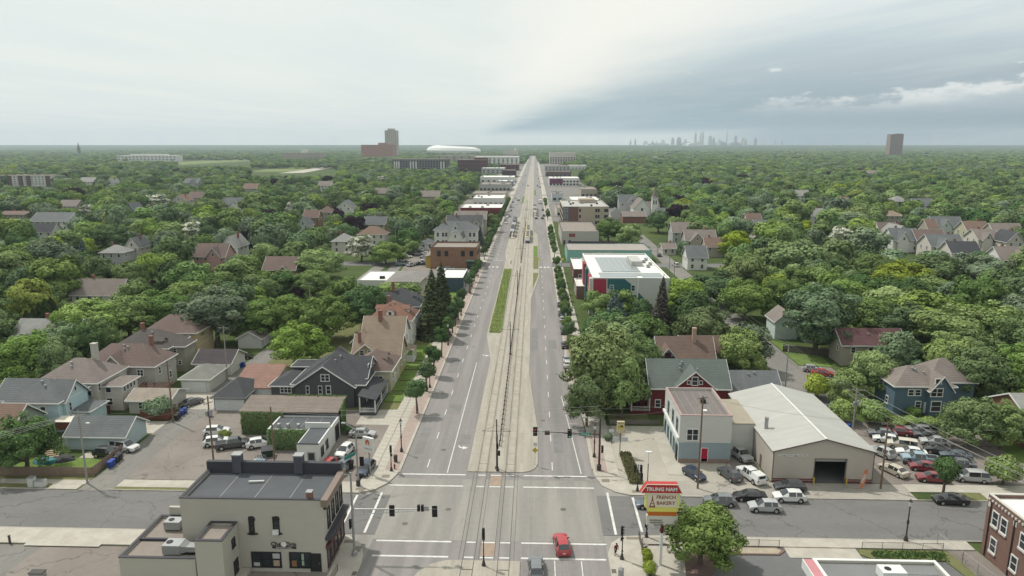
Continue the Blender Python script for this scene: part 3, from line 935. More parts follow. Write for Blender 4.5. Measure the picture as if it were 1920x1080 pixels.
		if w > 0.9:
			f = MB()
			f.box(-0.45, 0.45, -0.05, -0.005, z0 + h * 0.12, z0 + h * 0.95)
			ob('window', f.mesh('window', [trim]), o)
			f = MB()
			f.box(-0.34, 0.34, -0.07, -0.05, z0 + h * 0.2, z0 + h * 0.87)
			ob('pane', f.mesh('pane', [GLASS]), o)
	rr = random.Random(seed + 5)
	v = vols[0]
	for k in range(vents):
		fx = rr.uniform(0.2, 0.8)
		if v[6] in ('gx', 'hip', 'pyr'):
			fy = rr.uniform(0.25, 0.42)
			x = v[0] + (v[1] - v[0]) * (0.3 + 0.4 * fx) - org[0]
			y = v[2] + (v[3] - v[2]) * fy - org[1]
			z = v[4] + (v[5] - v[4]) * fy * 2
		else:
			x = v[0] + (v[1] - v[0]) * rr.uniform(0.55, 0.8) - org[0]
			fx = abs((x + org[0]) - (v[0] + v[1]) / 2) / ((v[1] - v[0]) / 2)
			y = v[2] + (v[3] - v[2]) * rr.uniform(0.2, 0.8) - org[1]
			z = v[4] + (v[5] - v[4]) * (1 - fx)
		MB().lathe(x, y, [(0.16, z - .1), (0.16, z + .42), (0.24, z + .45), (0.2, z + .58)], 8).build('roof_vent', STEEL, roof)
	return t
def auto_windows(vols, vi, faces, floors, gap=2.6, w=0.9, h=1.35, style='sash', seed=0):
	out = []
	v = vols[vi]
	for f in faces:
		a0, a1 = (v[0], v[1]) if f in 'fb' else (v[2], v[3])
		n = max(1, int((a1 - a0 - 1.0) / gap))
		for z in floors:
			for k in range(n):
				a = a0 + (k + 0.5) * (a1 - a0) / n
				out.append((f, vi, a, z, w, h, style))
	return out
def flat_building(name, label, cat, x0, x1, y0, y1, h, wm, rm, parapet=0.5, cap=None, wins=(), doors=(), group=None, shell=None, trim=None, bands=()):
	"""Flat-roofed block with parapet; wins: (face, a, z, w, h, style)."""
	org = ((x0 + x1) / 2, (y0 + y1) / 2)
	t = thing(name, label, cat, (org[0], org[1], 0), 0, group)
	a0, a1, b0, b1 = x0 - org[0], x1 - org[0], y0 - org[1], y1 - org[1]
	W = MB()
	W.box(a0, a1, b0, b1, -0.05, h - parapet)
	p = 0.28
	W.box(a0, a1, b0, b0 + p, h - parapet, h)
	W.box(a0, a1, b1 - p, b1, h - parapet, h)
	W.box(a0, a0 + p, b0 + p, b1 - p, h - parapet, h)
	W.box(a1 - p, a1, b0 + p, b1 - p, h - parapet, h)
	W.build('wall', wm, t)
	rf = MB().box(a0 + p, a1 - p, b0 + p, b1 - p, h - parapet - 0.02, h - parapet + 0.03).build('roof', rm, t)
	if cap:
		c = MB()
		e = 0.05
		c.box(a0 - e, a1 + e, b0 - e, b0 + p + e, h, h + 0.1)
		c.box(a0 - e, a1 + e, b1 - p - e, b1 + e, h, h + 0.1)
		c.box(a0 - e, a0 + p + e, b0 + p + e, b1 - p - e, h, h + 0.1)
		c.box(a1 - p - e, a1 + e, b0 + p + e, b1 - p - e, h, h + 0.1)
		c.build('coping', cap, t)
	for w_ in wins:
		f, a, z, ww, hh = w_[:5]
		pl = {'f': y0, 'b': y1, 'l': x0, 'r': x1}[f]
		window(t, f, pl, a, z, ww, hh, w_[6] if len(w_) > 6 else (trim or WHITE), w_[5] if len(w_) > 5 else 'sash', org)
	for d_ in doors:
		f, a, ww, hh, m = d_[:5]
		pl = {'f': y0, 'b': y1, 'l': x0, 'r': x1}[f]
		door(t, f, pl, a, ww, hh, m, d_[5] if len(d_) > 5 else 0.05, org, trim)
	t['h'] = 0
	del t['h']
	return t, rf, org
def ac_unit(parent, x, y, z, w=2.2, d=1.5, h=1.1, m=None):
	m = m or STEEL
	o = MB().box(x - w / 2, x + w / 2, y - d / 2, y + d / 2, z + 0.15, z + h).build('air_conditioner', m, parent)
	MB().lathe(x - w * 0.18, y, [(0.36, z + h), (0.36, z + h + 0.06), (0.30, z + h + 0.065)], 12).build('fan_grille', BLACK, o)
	MB().box(x - w / 2 + .1, x + w / 2 - .1, y - d / 2 + .1, y + d / 2 - .1, z, z + 0.15).build('curb', BLACK, o)
	return o
GDOOR = mat('garage_door_white', (0.55, 0.57, 0.56), 0.6, 0.05)
DECK = mat('flat_roof_dark', (0.085, 0.092, 0.10), 0.9, 0.18, 0.35)
DECKG = mat('flat_roof_gravel', (0.235, 0.205, 0.18), 0.95, 0.2, 0.4)
DECKW = mat('flat_roof_white', (0.66, 0.66, 0.62), 0.8, 0.07, 0.3)
COPE = mat('dark_coping', (0.045, 0.045, 0.055), 0.6, 0.1)
rG = roof_mat('slate_grey', (0.125, 0.135, 0.140))
rDG = roof_mat('charcoal', (0.060, 0.062, 0.068))
rT = roof_mat('taupe', (0.19, 0.163, 0.148))
rRB = roof_mat('red_brown', (0.150, 0.112, 0.100))
rTAN = roof_mat('tan', (0.235, 0.185, 0.142))
rOR = roof_mat('rust_orange', (0.175, 0.120, 0.096))
rGR = roof_mat('green_grey', (0.115, 0.135, 0.125))
rLG = roof_mat('light_grey', (0.235, 0.235, 0.225))
rBR = roof_mat('brown', (0.15, 0.105, 0.088))
rPUR = roof_mat('plum', (0.105, 0.055, 0.058))
# NEAR BUILDINGS
def fw(vi, px0, py0, px1, py1, Y, st='sash'):
	"""Window seen as a photo box on the camera-facing wall y = Y (house form)."""
	xa, za = PY(px0, py0, Y)
	xb, zb = PY(px1, py1, Y)
	xa2, _ = PY(px0, py1, Y)
	return ('f', vi, (xa + xb) / 2, (za + zb) / 2, abs(xb - xa), abs(za - zb), st)
def fwb(px0, py0, px1, py1, Y, st='sash', trim=None):
	w = fw(0, px0, py0, px1, py1, Y, st)
	return (w[0],) + w[2:] + ((trim,) if trim else ())
# corner restaurant, left foreground
CREAM = wallc('cream_stucco', (0.40, 0.38, 0.335), 0.9, 0.05)
CREAM2 = wallc('pale_cream_stucco', (0.41, 0.40, 0.345), 0.9, 0.05)
brown_cornice = mat('brown_cornice', (0.20, 0.155, 0.13), 0.7, 0.12)
maroon_trim = mat('maroon_trim', (0.085, 0.04, 0.042), 0.6, 0.1)
x0, x1, y0, y1, h = -42.3, -24.9, 74.7, 82.6, 9.55
t, rf, org = flat_building('corner_restaurant', 'cream two-storey corner restaurant with dark flat roof in the left foreground', 'restaurant', x0, x1, y0, y1, h, CREAM, DECK, 0.45, COPE,
						wins=[fwb(467, 970, 477, 1001, y0, 'sash', BLACK), fwb(512, 970, 524, 1001, y0, 'sash', BLACK), fwb(473, 1036, 527, 1062, y0, 'triple', BLACK), fwb(544, 1037, 583, 1063, y0, 'double', BLACK)],
						doors=[('f', PY(592, 1050, y0)[0], 1.15, 2.35, BLACK, 0.1)], trim=BLACK)
ox, oy = org
for px in (517.5, 471.5):
	xx, zz = PY(px, 969, y0)
	MB().tube((xx - ox, y0 - oy + 0.02, zz - .32), (xx - ox, y0 - oy - 0.06, zz - .32), 0.42, 0.42, 16).build('window_arch', BLACK, t)
	MB().box(xx - ox - .62, xx - ox + .62, y0 - oy - 0.14, y0 - oy, zz - 2.28, zz - 2.12).build('window_sill', BLACK, t)
xx, zz = PY(518, 996, y0)
MB().box(xx - ox - .35, xx - ox + .35, y0 - oy - 0.45, y0 - oy - .02, zz - .25, zz + .25).build('window_air_conditioner', WHITE, t)
blind = mat('window_blind', (0.40, 0.41, 0.40), .8, .1)
for a_, b_, c_, d_, m_ in ((511, 1037, 525, 1047, blind), (513, 1050, 525, 1061, mat('tan_crate', (0.36, 0.28, 0.2), .8, .2)), (476, 1054, 488, 1061, blind), (547, 1050, 557, 1062, mat('brown_board', (0.22, 0.12, 0.06), .8, .1)), (565, 1038, 571, 1060, mat('pale_green_poster', (0.26, 0.36, 0.26), .7, .2))):
	xa, za = PY(a_, b_, y0)
	xb, zb = PY(c_, d_, y0)
	MB().box(xa - ox, xb - ox, y0 - oy - .045, y0 - oy - .036, zb, za).build('window_display', m_, t)
MB().box(x0 - ox - .1, x1 - ox + .15, y1 - oy - .5, y1 - oy + .1, h - .5, h + 1.15).build('back_parapet', COPE, t)
slate_ch = mat('painted_chimney', (0.075, 0.08, 0.10), 0.8, 0.15)
for px in (446, 561):
	xx, _ = PY(px, 880, y1 - .4)
	c = MB().box(xx - ox - .55, xx - ox + .55, y1 - oy - .75, y1 - oy + .25, h - .3, h + 2.1).build('chimney', slate_ch, t)
	MB().box(xx - ox - .62, xx - ox + .62, y1 - oy - .82, y1 - oy + .32, h + 2.1, h + 2.25).build('chimney_cap', STEEL, c)
xx, _ = PY(581, 925, y0 + .8)
c = MB().box(xx - ox - .32, xx - ox + .32, y0 - oy + .35, y0 - oy + 1.0, h - .6, h + .75).build('chimney', CHIMNEY, t)
MB().box(xx - ox - .38, xx - ox + .38, y0 - oy + .29, y0 - oy + 1.06, h + .75, h + .86).build('chimney_cap', STEEL, c)
MB().box(x1 - ox - .25, x1 - ox + .55, y0 - oy - .25, y1 - oy + .1, h - .75, h + .16).build('cornice', brown_cornice, t)
MB().box(x1 - ox, x1 - ox + .32, y0 - oy - .1, y1 - oy, h - 1.15, h - .75).build('cornice_bracket', BLACK, t)
MB().box(x1 - ox, x1 - ox + .75, y0 - oy - .12, y1 - oy, 4.35, 4.75).build('belt_cornice', COPE, t)
MB().box(x1 - ox, x1 - ox + .45, y0 - oy - .1, y1 - oy, 3.15, 3.65).build('shop_cornice', maroon_trim, t)
for yy in (y0 + 1.6, y0 + 3.4, y0 + 5.2, y0 + 6.9):
	window(t, 'r', x1, yy, 6.5, 0.85, 2.3, BLACK, 'sash', org)
for k in range(5):
	window(t, 'r', x1, y0 + 0.95 + k * 1.5, 1.75, 1.15, 2.5, maroon_trim, 'plain', org)
for k in range(1, 4):
	MB().box(x0 - ox + k * 4.3, x0 - ox + k * 4.3 + .07, y0 - oy + .3, y1 - oy - .6, h - .42, h - .405).build('roof_seam', STEEL, t)
MB().tube((PY(470, 903, 80)[0] - ox, 79.5 - oy, h - .2), (PY(497, 900, 80)[0] - ox, 79.7 - oy, h - .2), .12, .12, 8).build('roof_pipe', WHITE, t)
sgx, sgz = PY(533, 1021, y0)
sgn = thing('wall_sign', 'dark script wall sign with a round white plate over the restaurant windows', 'sign', (sgx, y0 - .06, sgz))
ink = mat('sign_ink', (0.06, 0.045, 0.045), 0.6, 0.0)
MB().tube((0, 0, .12), (0, -.1, .12), .34, .34, 18).build('round_plate', WHITE, sgn)
MB().tube((0, .02, .14), (0, -.06, .14), .40, .40, 18).build('plate_rim', STEEL, sgn)
text('lettering', 'Chez', .72, ink, sgn, (-.86, -.05, .1), FACE_F, .02, .012)
text('lettering', 'Dris', .72, ink, sgn, (.86, -.05, .1), FACE_F, .02, .012)
MB().box(-1.45, 1.45, -.06, 0, -.47, -.22).build('sign_bar', BLACK, sgn)
text('lettering', 'RESTAURANT & GRILL', .2, WHITE, sgn, (0, -.075, -.345), FACE_F, .01, .002)
GRV = DECKG
t, rf, org = flat_building('restaurant_annex', 'one-storey cream annex with gravel roof beside the corner restaurant', 'annex', -48.0, -39.0, 70.8, 80.2, 4.05, CREAM2, GRV, 0.3, COPE)
ox, oy = org
MB().box(-48.0 - ox + .3, -42.3 - ox, 74.7 - oy, 75.0 - oy, 3.7, 4.1).build('roof_step', COPE, t)
MB().box(-46.9 - ox, -43.6 - ox, 80.2 - oy, 80.6 - oy, 3.6, 5.2).build('back_wall', CREAM2, t)
un = thing('rooftop_unit', 'grey rooftop air unit with a long duct on the annex roof', 'air unit', (-41.6, 72.6, 3.8))
MB().box(-1.75, 0.35, -.85, .85, .1, 1.25).build('casing', STEEL, un)
MB().lathe(-1.2, 0, [(.38, 1.25), (.38, 1.31), (.33, 1.315)], 12).build('fan', BLACK, un)
MB().add([(.35, -.8, .2), (.35, .8, .2), (1.0, .55, .3), (1.0, -.55, .3), (.35, -.8, 1.2), (.35, .8, 1.2), (1.0, .55, .95), (1.0, -.55, .95)], [(0, 1, 2, 3), (4, 7, 6, 5), (0, 3, 7, 4), (1, 5, 6, 2)]).build('duct_reducer', STEEL, un)
MB().box(1.0, 2.75, -.55, .55, .3, .95).build('duct', STEEL, un)
MB().box(-1.5, 2.2, -.6, .6, 0, .12).build('skid', BLACK, un)
u2x, _ = PY(328, 975, 77.8)
un = thing('rooftop_unit', 'small grey rooftop air unit near the back of the annex roof', 'air unit', (u2x, 77.6, 3.8))
MB().box(-1.0, 1.0, -.7, .7, .15, 1.2).build('casing', STEEL, un)
MB().lathe(-.3, 0, [(.34, 1.2), (.34, 1.26), (.3, 1.265)], 12).build('fan', BLACK, un)
MB().box(-.9, .9, -.6, .6, 0, .16).build('skid', BLACK, un)
t, rf, org = flat_building('stair_wing', 'taller cream stair wing with gravel roof in front of the corner restaurant', 'annex', -38.7, -35.5, 70.5, 74.66, 6.55, CREAM2, GRV, 0.25, COPE,
						wins=[('r', 73.2, 4.7, .7, 1.0, 'sash', BLACK)], doors=[('r', 73.4, 1.0, 2.2, BLACK, 0.1)], trim=BLACK)
MB().box(-35.5 - org[0], -34.2 - org[0], 72.6 - org[1], 74.6 - org[1], 0, .5).build('door_step', CONC2, t)
# white auto shop with ivy
SHOPW = wallc('white_block', (0.56, 0.57, 0.55), 0.85, 0.08)
t, rf, org = flat_building('auto_shop', 'low white auto shop with dark flat roof beside the left corner lot', 'shop', -45.2, -34.55, 109.0, 115.2, 3.6, SHOPW, DECK, 0.25, None)
ox, oy = org
f = MB()
f.box(-37.9 - ox, -34.35 - ox, 102.4 - oy, 109.0 - oy, 0, 3.95)
f.build('front_wing', SHOPW, t)
MB().box(-37.7 - ox, -34.55 - ox, 102.6 - oy, 109.0 - oy, 3.95, 4.0).build('wing_roof', DECK, t)
MB().box(-37.95 - ox, -34.3 - ox, 102.35 - oy, 102.55 - oy, 3.95, 4.12).build('roof_edge', COPE, t)
MB().box(-34.5 - ox, -34.28 - ox, 102.55 - oy, 109.0 - oy, 3.95, 4.12).build('roof_edge', WHITE, t)
MB().box(-38.6 - ox, -34.4 - ox, 108.9 - oy, 109.2 - oy, 3.4, 4.9).build('roof_upstand', SHOPW, t)
window(t, 'f', 102.4, PY(584, 856, 102.4)[0], PY(584, 856, 102.4)[1], .95, 1.2, mat('grey_trim', (0.25, 0.25, 0.25), .7, 0), 'plain', org)
for yy in (104.1, 106.6):
	window(t, 'r', -34.35, yy, 2.1, 1.1, 1.3, BLACK, 'plain', org)
door(t, 'r', -34.35, 105.35, .9, 2.1, SHOPW, .05, org)
door(t, 'r', -34.55, 113.2, 2.6, 2.9, BLACK, .05, org, name='bay_door')
for xx in (-43.6, -42.0, -40.2):
	MB().lathe(xx - ox, 110.2 - oy, [(.3, 3.3), (.3, 4.15), (.2, 4.2)], 10).build('roof_vent', STEEL, t)
for k in range(3):
	MB().box(-45 - ox + 2.4 + k * 2.6, -45 - ox + 2.46 + k * 2.6, 109.3 - oy, 115 - oy, 3.375, 3.39).build('roof_seam', STEEL, t)
house('ivy_workshop', 'long low workshop with brown roof behind the white auto shop', 'workshop', [(-52.4, -34.9, 115.2, 120.6, 4.2, 5.1, 'shedf')], wallc('dark_workshop', (0.06, 0.062, 0.07)), roof_mat('worn_brown', (0.185, 0.155, 0.135)), oh=.3)
# white and blue two-storey shop, right of avenue
PALE = wallc('pale_grey_render', (0.50, 0.50, 0.475), 0.9, 0.06)
BLUEG = wallc('blue_grey_render', (0.25, 0.305, 0.33), 0.9, 0.06)
MINT = wallc('mint_panel', (0.50, 0.58, 0.56), 0.8, 0.05)
cop = mat('rose_coping', (0.34, 0.25, 0.235), .7, .1)
x0, x1, y0, y1, h = 23.8, 32.15, 106.0, 119.0, 8.2
CRIM = mat('crimson_door', (0.36, 0.012, 0.045), .5, .05)
t, rf, org = flat_building('two_storey_shop', 'pale two-storey shop with blue lower wall and crimson door', 'shop', x0, x1, y0, y1, h, PALE, mat('flat_roof_brown', (0.155, 0.142, 0.134), .95, .2, .3, aniso=(1, .3, 1)), 0.35, cop,
						wins=[fwb(1289, 805, 1308, 825, y0, 'double', WHITE)] + [('l', yy, 5.9, .95, 2.1, 'sash', mat('teal_trim', (0.16, 0.22, 0.23), .6, 0)) for yy in (108.0, 111.5, 115.5)],
						doors=[('f', PY(1320, 860, y0)[0], 1.0, 2.25, CRIM, .35)], trim=WHITE)
ox, oy = org
MB().box(x0 - ox - .03, x1 - ox + .03, y0 - oy - .035, y0 - oy - .0, .75, 3.55).build('painted_lower_wall', BLUEG, t)
MB().box(x0 - ox - .04, x1 - ox + .04, y0 - oy - .06, y0 - oy + .1, 0, .75).build('brick_plinth', mat('plinth_brick', (0.24, 0.175, 0.15), .9, .25, 2), t)
MB().box(x0 - ox - .045, x0 - ox, y0 - oy + .1, y1 - oy, 0, 3.9).build('mint_shopfront', MINT, t)
MB().box(x0 - ox - .35, x0 - ox, y0 - oy + .2, y1 - oy, 3.9, 4.3).build('shopfront_band', WHITE, t)
for yy in (107.3, 109.6, 112.0, 114.6, 117.2):
	window(t, 'l', x0 - .045, yy, 1.7, 1.1, 2.2, mat('teal_trim', (0.16, 0.22, 0.23), .6, 0), 'plain', org)
MB().box(x0 - ox - .25, x0 - ox - .05, y0 - oy + .6, y0 - oy + 1.7, .2, 2.6).build('window_grille', BLACK, t)
MB().box(-.4 + 1.0, .4 + 1.0, -.2, .5, h - .35, h + .35).build('roof_hatch', BLACK, t)
for k in range(1, 6):
	MB().box(x0 - ox + k * 1.4, x0 - ox + k * 1.4 + .05, y0 - oy + .3, y1 - oy - .3, h - .318, h - .305).build('roof_seam', cop, t)
MB().box(x0 - ox + 4.2, x0 - ox + 4.9, y0 - oy + 2.4, y0 - oy + 3.1, h - .32, h - .1).build('skylight', WHITE, t)
house('rear_annex', 'low annex with tan flat roof wedged between pale shop and metal shed', 'annex', [(32.2, 36.7, 109.0, 119.5, 5.6, 5.8, 'shedf')], PALE, mat('tan_roll_roof', (0.30, 0.27, 0.215), .95, .15, .5), oh=.15, wins=[])
SHEDW = wallc('tan_metal', (0.42, 0.385, 0.34), 0.6, 0.05)
shroof = mat('pale_metal_roof', (0.365, 0.365, 0.34), .6, .13, .3, aniso=(.35, 2.2, 1))
x0, x1, y0, y1 = 36.8, 52.0, 99.6, 124.0
sx = (x0 + x1) / 2
shed = thing('metal_shed', 'big tan metal shed with pale ridged roof and open vehicle door', 'shed', (sx, y0, 0))
dx0, dx1, dz = 43.15 - sx, 47.85 - sx, 4.0
A = 7.6
w = MB()
w.box(-A, -A + .15, .15, 24.4, 0, 5.3).box(A - .15, A, .15, 24.4, 0, 5.3).box(-A, A, 24.25, 24.4, 0, 5.3)
w.add([(-A, 0, 0), (dx0, 0, 0), (dx0, 0, dz), (dx1, 0, dz), (dx1, 0, 0), (A, 0, 0), (A, 0, 5.3), (0, 0, 7.3), (-A, 0, 5.3)], [(0, 1, 2, 7, 8), (2, 3, 7), (3, 4, 5, 6, 7)])
w.add([(-A, .15, 0), (dx0, .15, 0), (dx0, .15, dz), (dx1, .15, dz), (dx1, .15, 0), (A, .15, 0), (A, .15, 5.3), (0, .15, 7.3), (-A, .15, 5.3)], [(8, 7, 2, 1, 0), (7, 3, 2), (7, 6, 5, 4, 3)])
w.add([(-A, 24.4, 5.3), (A, 24.4, 5.3), (0, 24.4, 7.3)], [(0, 1, 2)])
w.build('wall', SHEDW, shed)
r = MB()
for s in (-1, 1):
	q = [(s * (A + .3), -.3, 5.3 - .08 + .1), (s * (A + .3), 24.7, 5.32), (0, 24.7, 7.42), (0, -.3, 7.42)]
	r.slab(q[::s], .1)
r.build('roof', shroof, shed)
MB().box(-.15, .15, -.32, 24.72, 7.42, 7.47).build('ridge_cap', WHITE, shed)
fa = MB()
mtrim = mat('maroon_metal_trim', (0.13, 0.04, 0.045), .5, .05)
for s in (-1, 1):
	fa.add([(s * (A + .3), -.36, 5.12), (0, -.36, 7.22), (0, -.36, 7.42), (s * (A + .3), -.36, 5.32), (s * (A + .3), -.3, 5.12), (0, -.3, 7.22), (0, -.3, 7.42), (s * (A + .3), -.3, 5.32)], [(0, 1, 2, 3), (4, 7, 6, 5), (0, 4, 5, 1), (3, 2, 6, 7)])
fa.build('gable_trim', mat('brown_metal_trim', (0.15, 0.115, 0.105), .5, .05), shed)
for a_, b_ in ((-A - .02, dx0), (dx1, A + .02)):
	MB().box(a_, b_, -.03, 0, .05, .75).build('skirting', mtrim, shed)
	MB().box(a_, b_, -.04, 0, .45, .52).build('skirting_line', SHEDW, shed)
for a, bq in ((-A - .03, -A + .09), (A - .09, A + .03), (dx0 - .1, dx0), (dx1, dx1 + .1)):
	MB().box(a, bq, -.05, 0, 0, 5.2 if abs(a) > 6 else dz).build('corner_trim', mat('brown_metal_trim', (0.15, 0.115, 0.105), .5, .05), shed)
MB().box(dx0 - .1, dx1 + .1, -.05, 0, dz, dz + .1).build('door_lintel', mat('brown_metal_trim', (0.15, 0.115, 0.105), .5, .05), shed)
MB().box(dx0 + .05, dx1 - .05, .16, .3, dz - .45, dz).build('roller_door', STEEL, shed)
text('lettering', 'REMOLDMETICA', .62, WHITE, shed, (-4.6, -.03, 4.55), FACE_F, .01, .01)
MB().lathe(-6.4, 7.5, [(.3, 5.4), (.3, 7.4), (.36, 7.45), (.36, 7.65)], 10).build('flue', STEEL, shed)
MB().box(-7.5, 7.5, .2, 24.2, -.0, .02).build('floor', DARKLOT, shed)
for k in range(2):
	MB().box(-A - .03, -A, 5 + k * 8, 5.9 + k * 8, 0, 2.1).build('side_door', mat('brown_metal_trim', (0.15, 0.115, 0.105), .5, .05), shed)
for q, xx in enumerate((43.0, 47.95)):
	bo = MB().lathe(0, 0, [(.11, 0), (.11, 1.15), (.06, 1.2)], 8)
	o = bo.build('bollard', mat('safety_yellow', (0.52, 0.36, 0.05), .6, .1))
	o.location = (xx, 99.1, 0.02)
	tag(o, ('yellow steel bollard left of the shed doorway', 'yellow steel bollard right of the shed doorway')[q], 'bollard', 'bollards at the shed door')
# red house and neighbours, right
REDW = wallc('barn_red', (0.135, 0.022, 0.026), .8, .08)
GREYW = wallc('grey_clapboard', (0.36, 0.37, 0.36))
Y = 126.8
house('red_house', 'dark red house with green-grey roof and white trim behind the pale shop', 'house',
	[(22.6, 37.4, 126.8, 136.5, 5.6, 9.6, 'gx'), (27.0, 34.4, 126.2, 131.5, 5.75, 8.9, 'gy'), (21.2, 25.5, 129.0, 134.5, 4.6, 7.6, 'gx'), (18.9, 22.6, 126.9, 130.5, 2.9, 3.6, 'porch', -.05, 'l')],
	REDW, rGR, WHITE, wins=[('f', 1, 30.7, 7.0, 1.0, 1.5, 'sash'), ('f', 1, 29.55, 6.75, .5, .6, 'plain'), ('f', 1, 31.85, 6.75, .5, .6, 'plain'), ('l', 0, 128.2, 4.2, .9, 1.4), ('f', 0, 24.0, 2.2, .9, 1.4)],
	doors=[('l', 0, 129.6, .95, 2.1, WHITE, .55)], vents=4, seed=3)
house('brown_roof_house', 'pale house with brown roof and red-trimmed gable behind the red house', 'house',
	[(27.5, 39.5, 146.0, 154.5, 5.0, 9.0, 'gx'), (26.6, 31.6, 144.6, 150.0, 5.0, 8.0, 'gy'), (33.5, 42.5, 150.0, 158.0, 4.8, 8.2, 'gx')], GREYW, rBR,
	mat('maroon_window_trim', (0.12, 0.03, 0.04), .7, 0), wins=[('f', 1, 29.1, 6.2, 1.0, 1.3, 'sash'), ('f', 1, 28.1, 5.7, .5, .6, 'plain'), ('f', 1, 30.1, 5.7, .5, .6, 'plain'), ('f', 1, 29.1, 2.6, 1.2, 1.5)], chims=[(35.6, 149.4, 7.8, 11.2, .4, mat('tan_chimney', (0.36, 0.26, 0.2), .9, .15))], fascia_m=WHITE)
house('grey_roof_cottage', 'small white cottage with slate roof right of the red house', 'cottage', [(39.5, 49.0, 131.5, 140.0, 3.2, 6.0, 'gx')], wallc('off_white', (0.50, 0.50, 0.47)), rG, wins=[('f', 0, 42.0, 1.8, 1.0, 1.2), ('f', 0, 46.0, 1.8, 1.0, 1.2)], vents=2, seed=9)
BLUEH = wallc('slate_blue', (0.085, 0.135, 0.175), .8, .07)
house('blue_house', 'slate-blue house with taupe roof and white windows behind the right car lot', 'house',
	[(69.5, 80.5, 128.4, 136.0, 5.7, 8.7, 'hip'), (75.6, 79.4, 127.2, 131.0, 5.6, 8.1, 'gy'), (77.0, 86.0, 131.0, 139.0, 5.7, 9.4, 'hip')], BLUEH, rT, WHITE,
	wins=[fw(0, 1704, 731, 1712, 741, 128.4), fw(0, 1717, 731, 1725, 741, 128.4), fw(0, 1717, 753, 1725, 763, 128.4), fw(1, 1747, 729, 1766, 743, 127.2, 'double'), fw(1, 1747, 753, 1762, 771, 127.2, 'sash'), fw(1, 1755, 711, 1764, 719, 127.2, 'plain'), ('l', 0, 131.0, 2.0, .9, 1.4), ('l', 0, 133.5, 4.6, .9, 1.3)],
	doors=[('f', 0, PY(1737, 763, 128.4)[0], .95, 2.1, WHITE, .3)], vents=3, seed=21)
house('plum_roof_house', 'tan house with plum-coloured roof among trees on the right', 'house', [(72.5, 87.0, 158.5, 166.5, 5.2, 8.0, 'gx')], wallc('tan_stucco', (0.33, 0.30, 0.25)), rPUR, wins=[('l', 0, 161.0, 3.8, .8, 1.2), ('f', 0, 75.0, 3.8, .9, 1.2), ('f', 0, 79.0, 3.8, .9, 1.2)], vents=1, seed=2)
house('mint_house', 'pale mint house half hidden behind the tall silver maple', 'house', [(71.5, 79.5, 178.0, 188.0, 6.0, 9.6, 'gx'), (64.5, 70.5, 181.0, 188.0, 5.0, 7.6, 'gy')], wallc('mint_siding', (0.46, 0.53, 0.50)), rT, wins=[('f', 0, 74.0, 2.0, .9, 1.3), ('f', 0, 77.0, 4.6, .9, 1.3), ('f', 0, 73.6, 4.6, .9, 1.3)])
house('alley_garage', 'grey one-door garage at the bend of the right alley', 'garage', [(52.0, 57.0, 172.0, 179.0, 2.7, 4.6, 'gx')], wallc('grey_garage', (0.40, 0.40, 0.39)), rT, gdoors=[('r', 0, 175.5, 2.6, 2.2)], wins=[('f', 0, 54.2, 1.6, .8, .9)])
house('brick_side_house', 'brick house with pale slate roof at the right edge', 'house', [(84.0, 96.0, 112.0, 124.0, 5.2, 8.2, 'gx')], mat('wall_rust_brick', (0.23, 0.115, 0.085), .9, .2, 1.2), rLG, wins=[('l', 0, 114.5, 3.4, .9, 1.4), ('l', 0, 118, 3.4, .9, 1.4), ('l', 0, 121.5, 3.4, .9, 1.4)], vents=3, seed=4)
# brick block at right edge, and the bakery roof
def brick_mat(name, c1, c2, mortar):
	m = bpy.data.materials.new(name)
	m.use_nodes = True
	nt = m.node_tree
	nt.nodes.clear()
	tt = NT(nt)
	out = tt.n('ShaderNodeOutputMaterial')
	bs = tt.n('ShaderNodeBsdfPrincipled')
	tt.l(bs.outputs[0], out.inputs[0])
	bs.inputs['Roughness'].default_value = .9
	tc = tt.n('ShaderNodeTexCoord')
	sp = tt.n('ShaderNodeSeparateXYZ')
	tt.l(tc.outputs['Object'], sp.inputs[0])
	bk = tt.n('ShaderNodeTexBrick')
	tt.l(tt.xyz(tt.m('ADD', sp.outputs[0], sp.outputs[1]), sp.outputs[2], 0.0), bk.inputs['Vector'])
	bk.inputs['Scale'].default_value = 1.0
	bk.inputs['Brick Width'].default_value = .22
	bk.inputs['Row Height'].default_value = .075
	bk.inputs['Mortar Size'].default_value = .008
	bk.inputs['Color1'].default_value = c1 + (1,)
	bk.inputs['Color2'].default_value = c2 + (1,)
	bk.inputs['Mortar'].default_value = mortar + (1,)
	n = tt.noise(tc.outputs['Object'], .5, 5, .6)
	f = tt.m('ADD', .7, tt.m('MULTIPLY', n, .6))
	cc = tt.n('ShaderNodeCombineColor')
	for i in range(3):
		tt.l(f, cc.inputs[i])
	tt.l(tt.mix(1.0, bk.outputs[0], cc.outputs[0], 'MULTIPLY'), bs.inputs['Base Color'])
	return m
BRK = brick_mat('wall_red_brick', (0.17, 0.075, 0.055), (0.12, 0.055, 0.045), (0.22, 0.18, 0.15))
x0, x1, y0, y1, h = 57.3, 74.0, 60.0, 81.7, 8.1
STONE = mat('pale_stone', (0.48, 0.46, 0.42), .8, .1)
t, rf, org = flat_building('brick_apartment_block', 'red brick two-storey block with white roof in the right foreground', 'apartment block', x0, x1, y0, y1, h, BRK, DECKW, .5, STONE,
						wins=[('l', yy, z, .95, 1.75, 'sash') for yy in (79.9, 78.3, 74.9, 73.2, 69.8, 68.1) for z in (5.6,)] + [('l', yy, 2.2, .95, 1.7, 'sash') for yy in (79.6, 75.8, 72.0)])
ox, oy = org
for yy in (79.9, 78.3, 74.9, 73.2):
	MB().box(x0 - ox - .2, x0 - ox, yy - oy - .62, yy - oy + .62, 4.42, 4.66).build('window_sill', STONE, t)
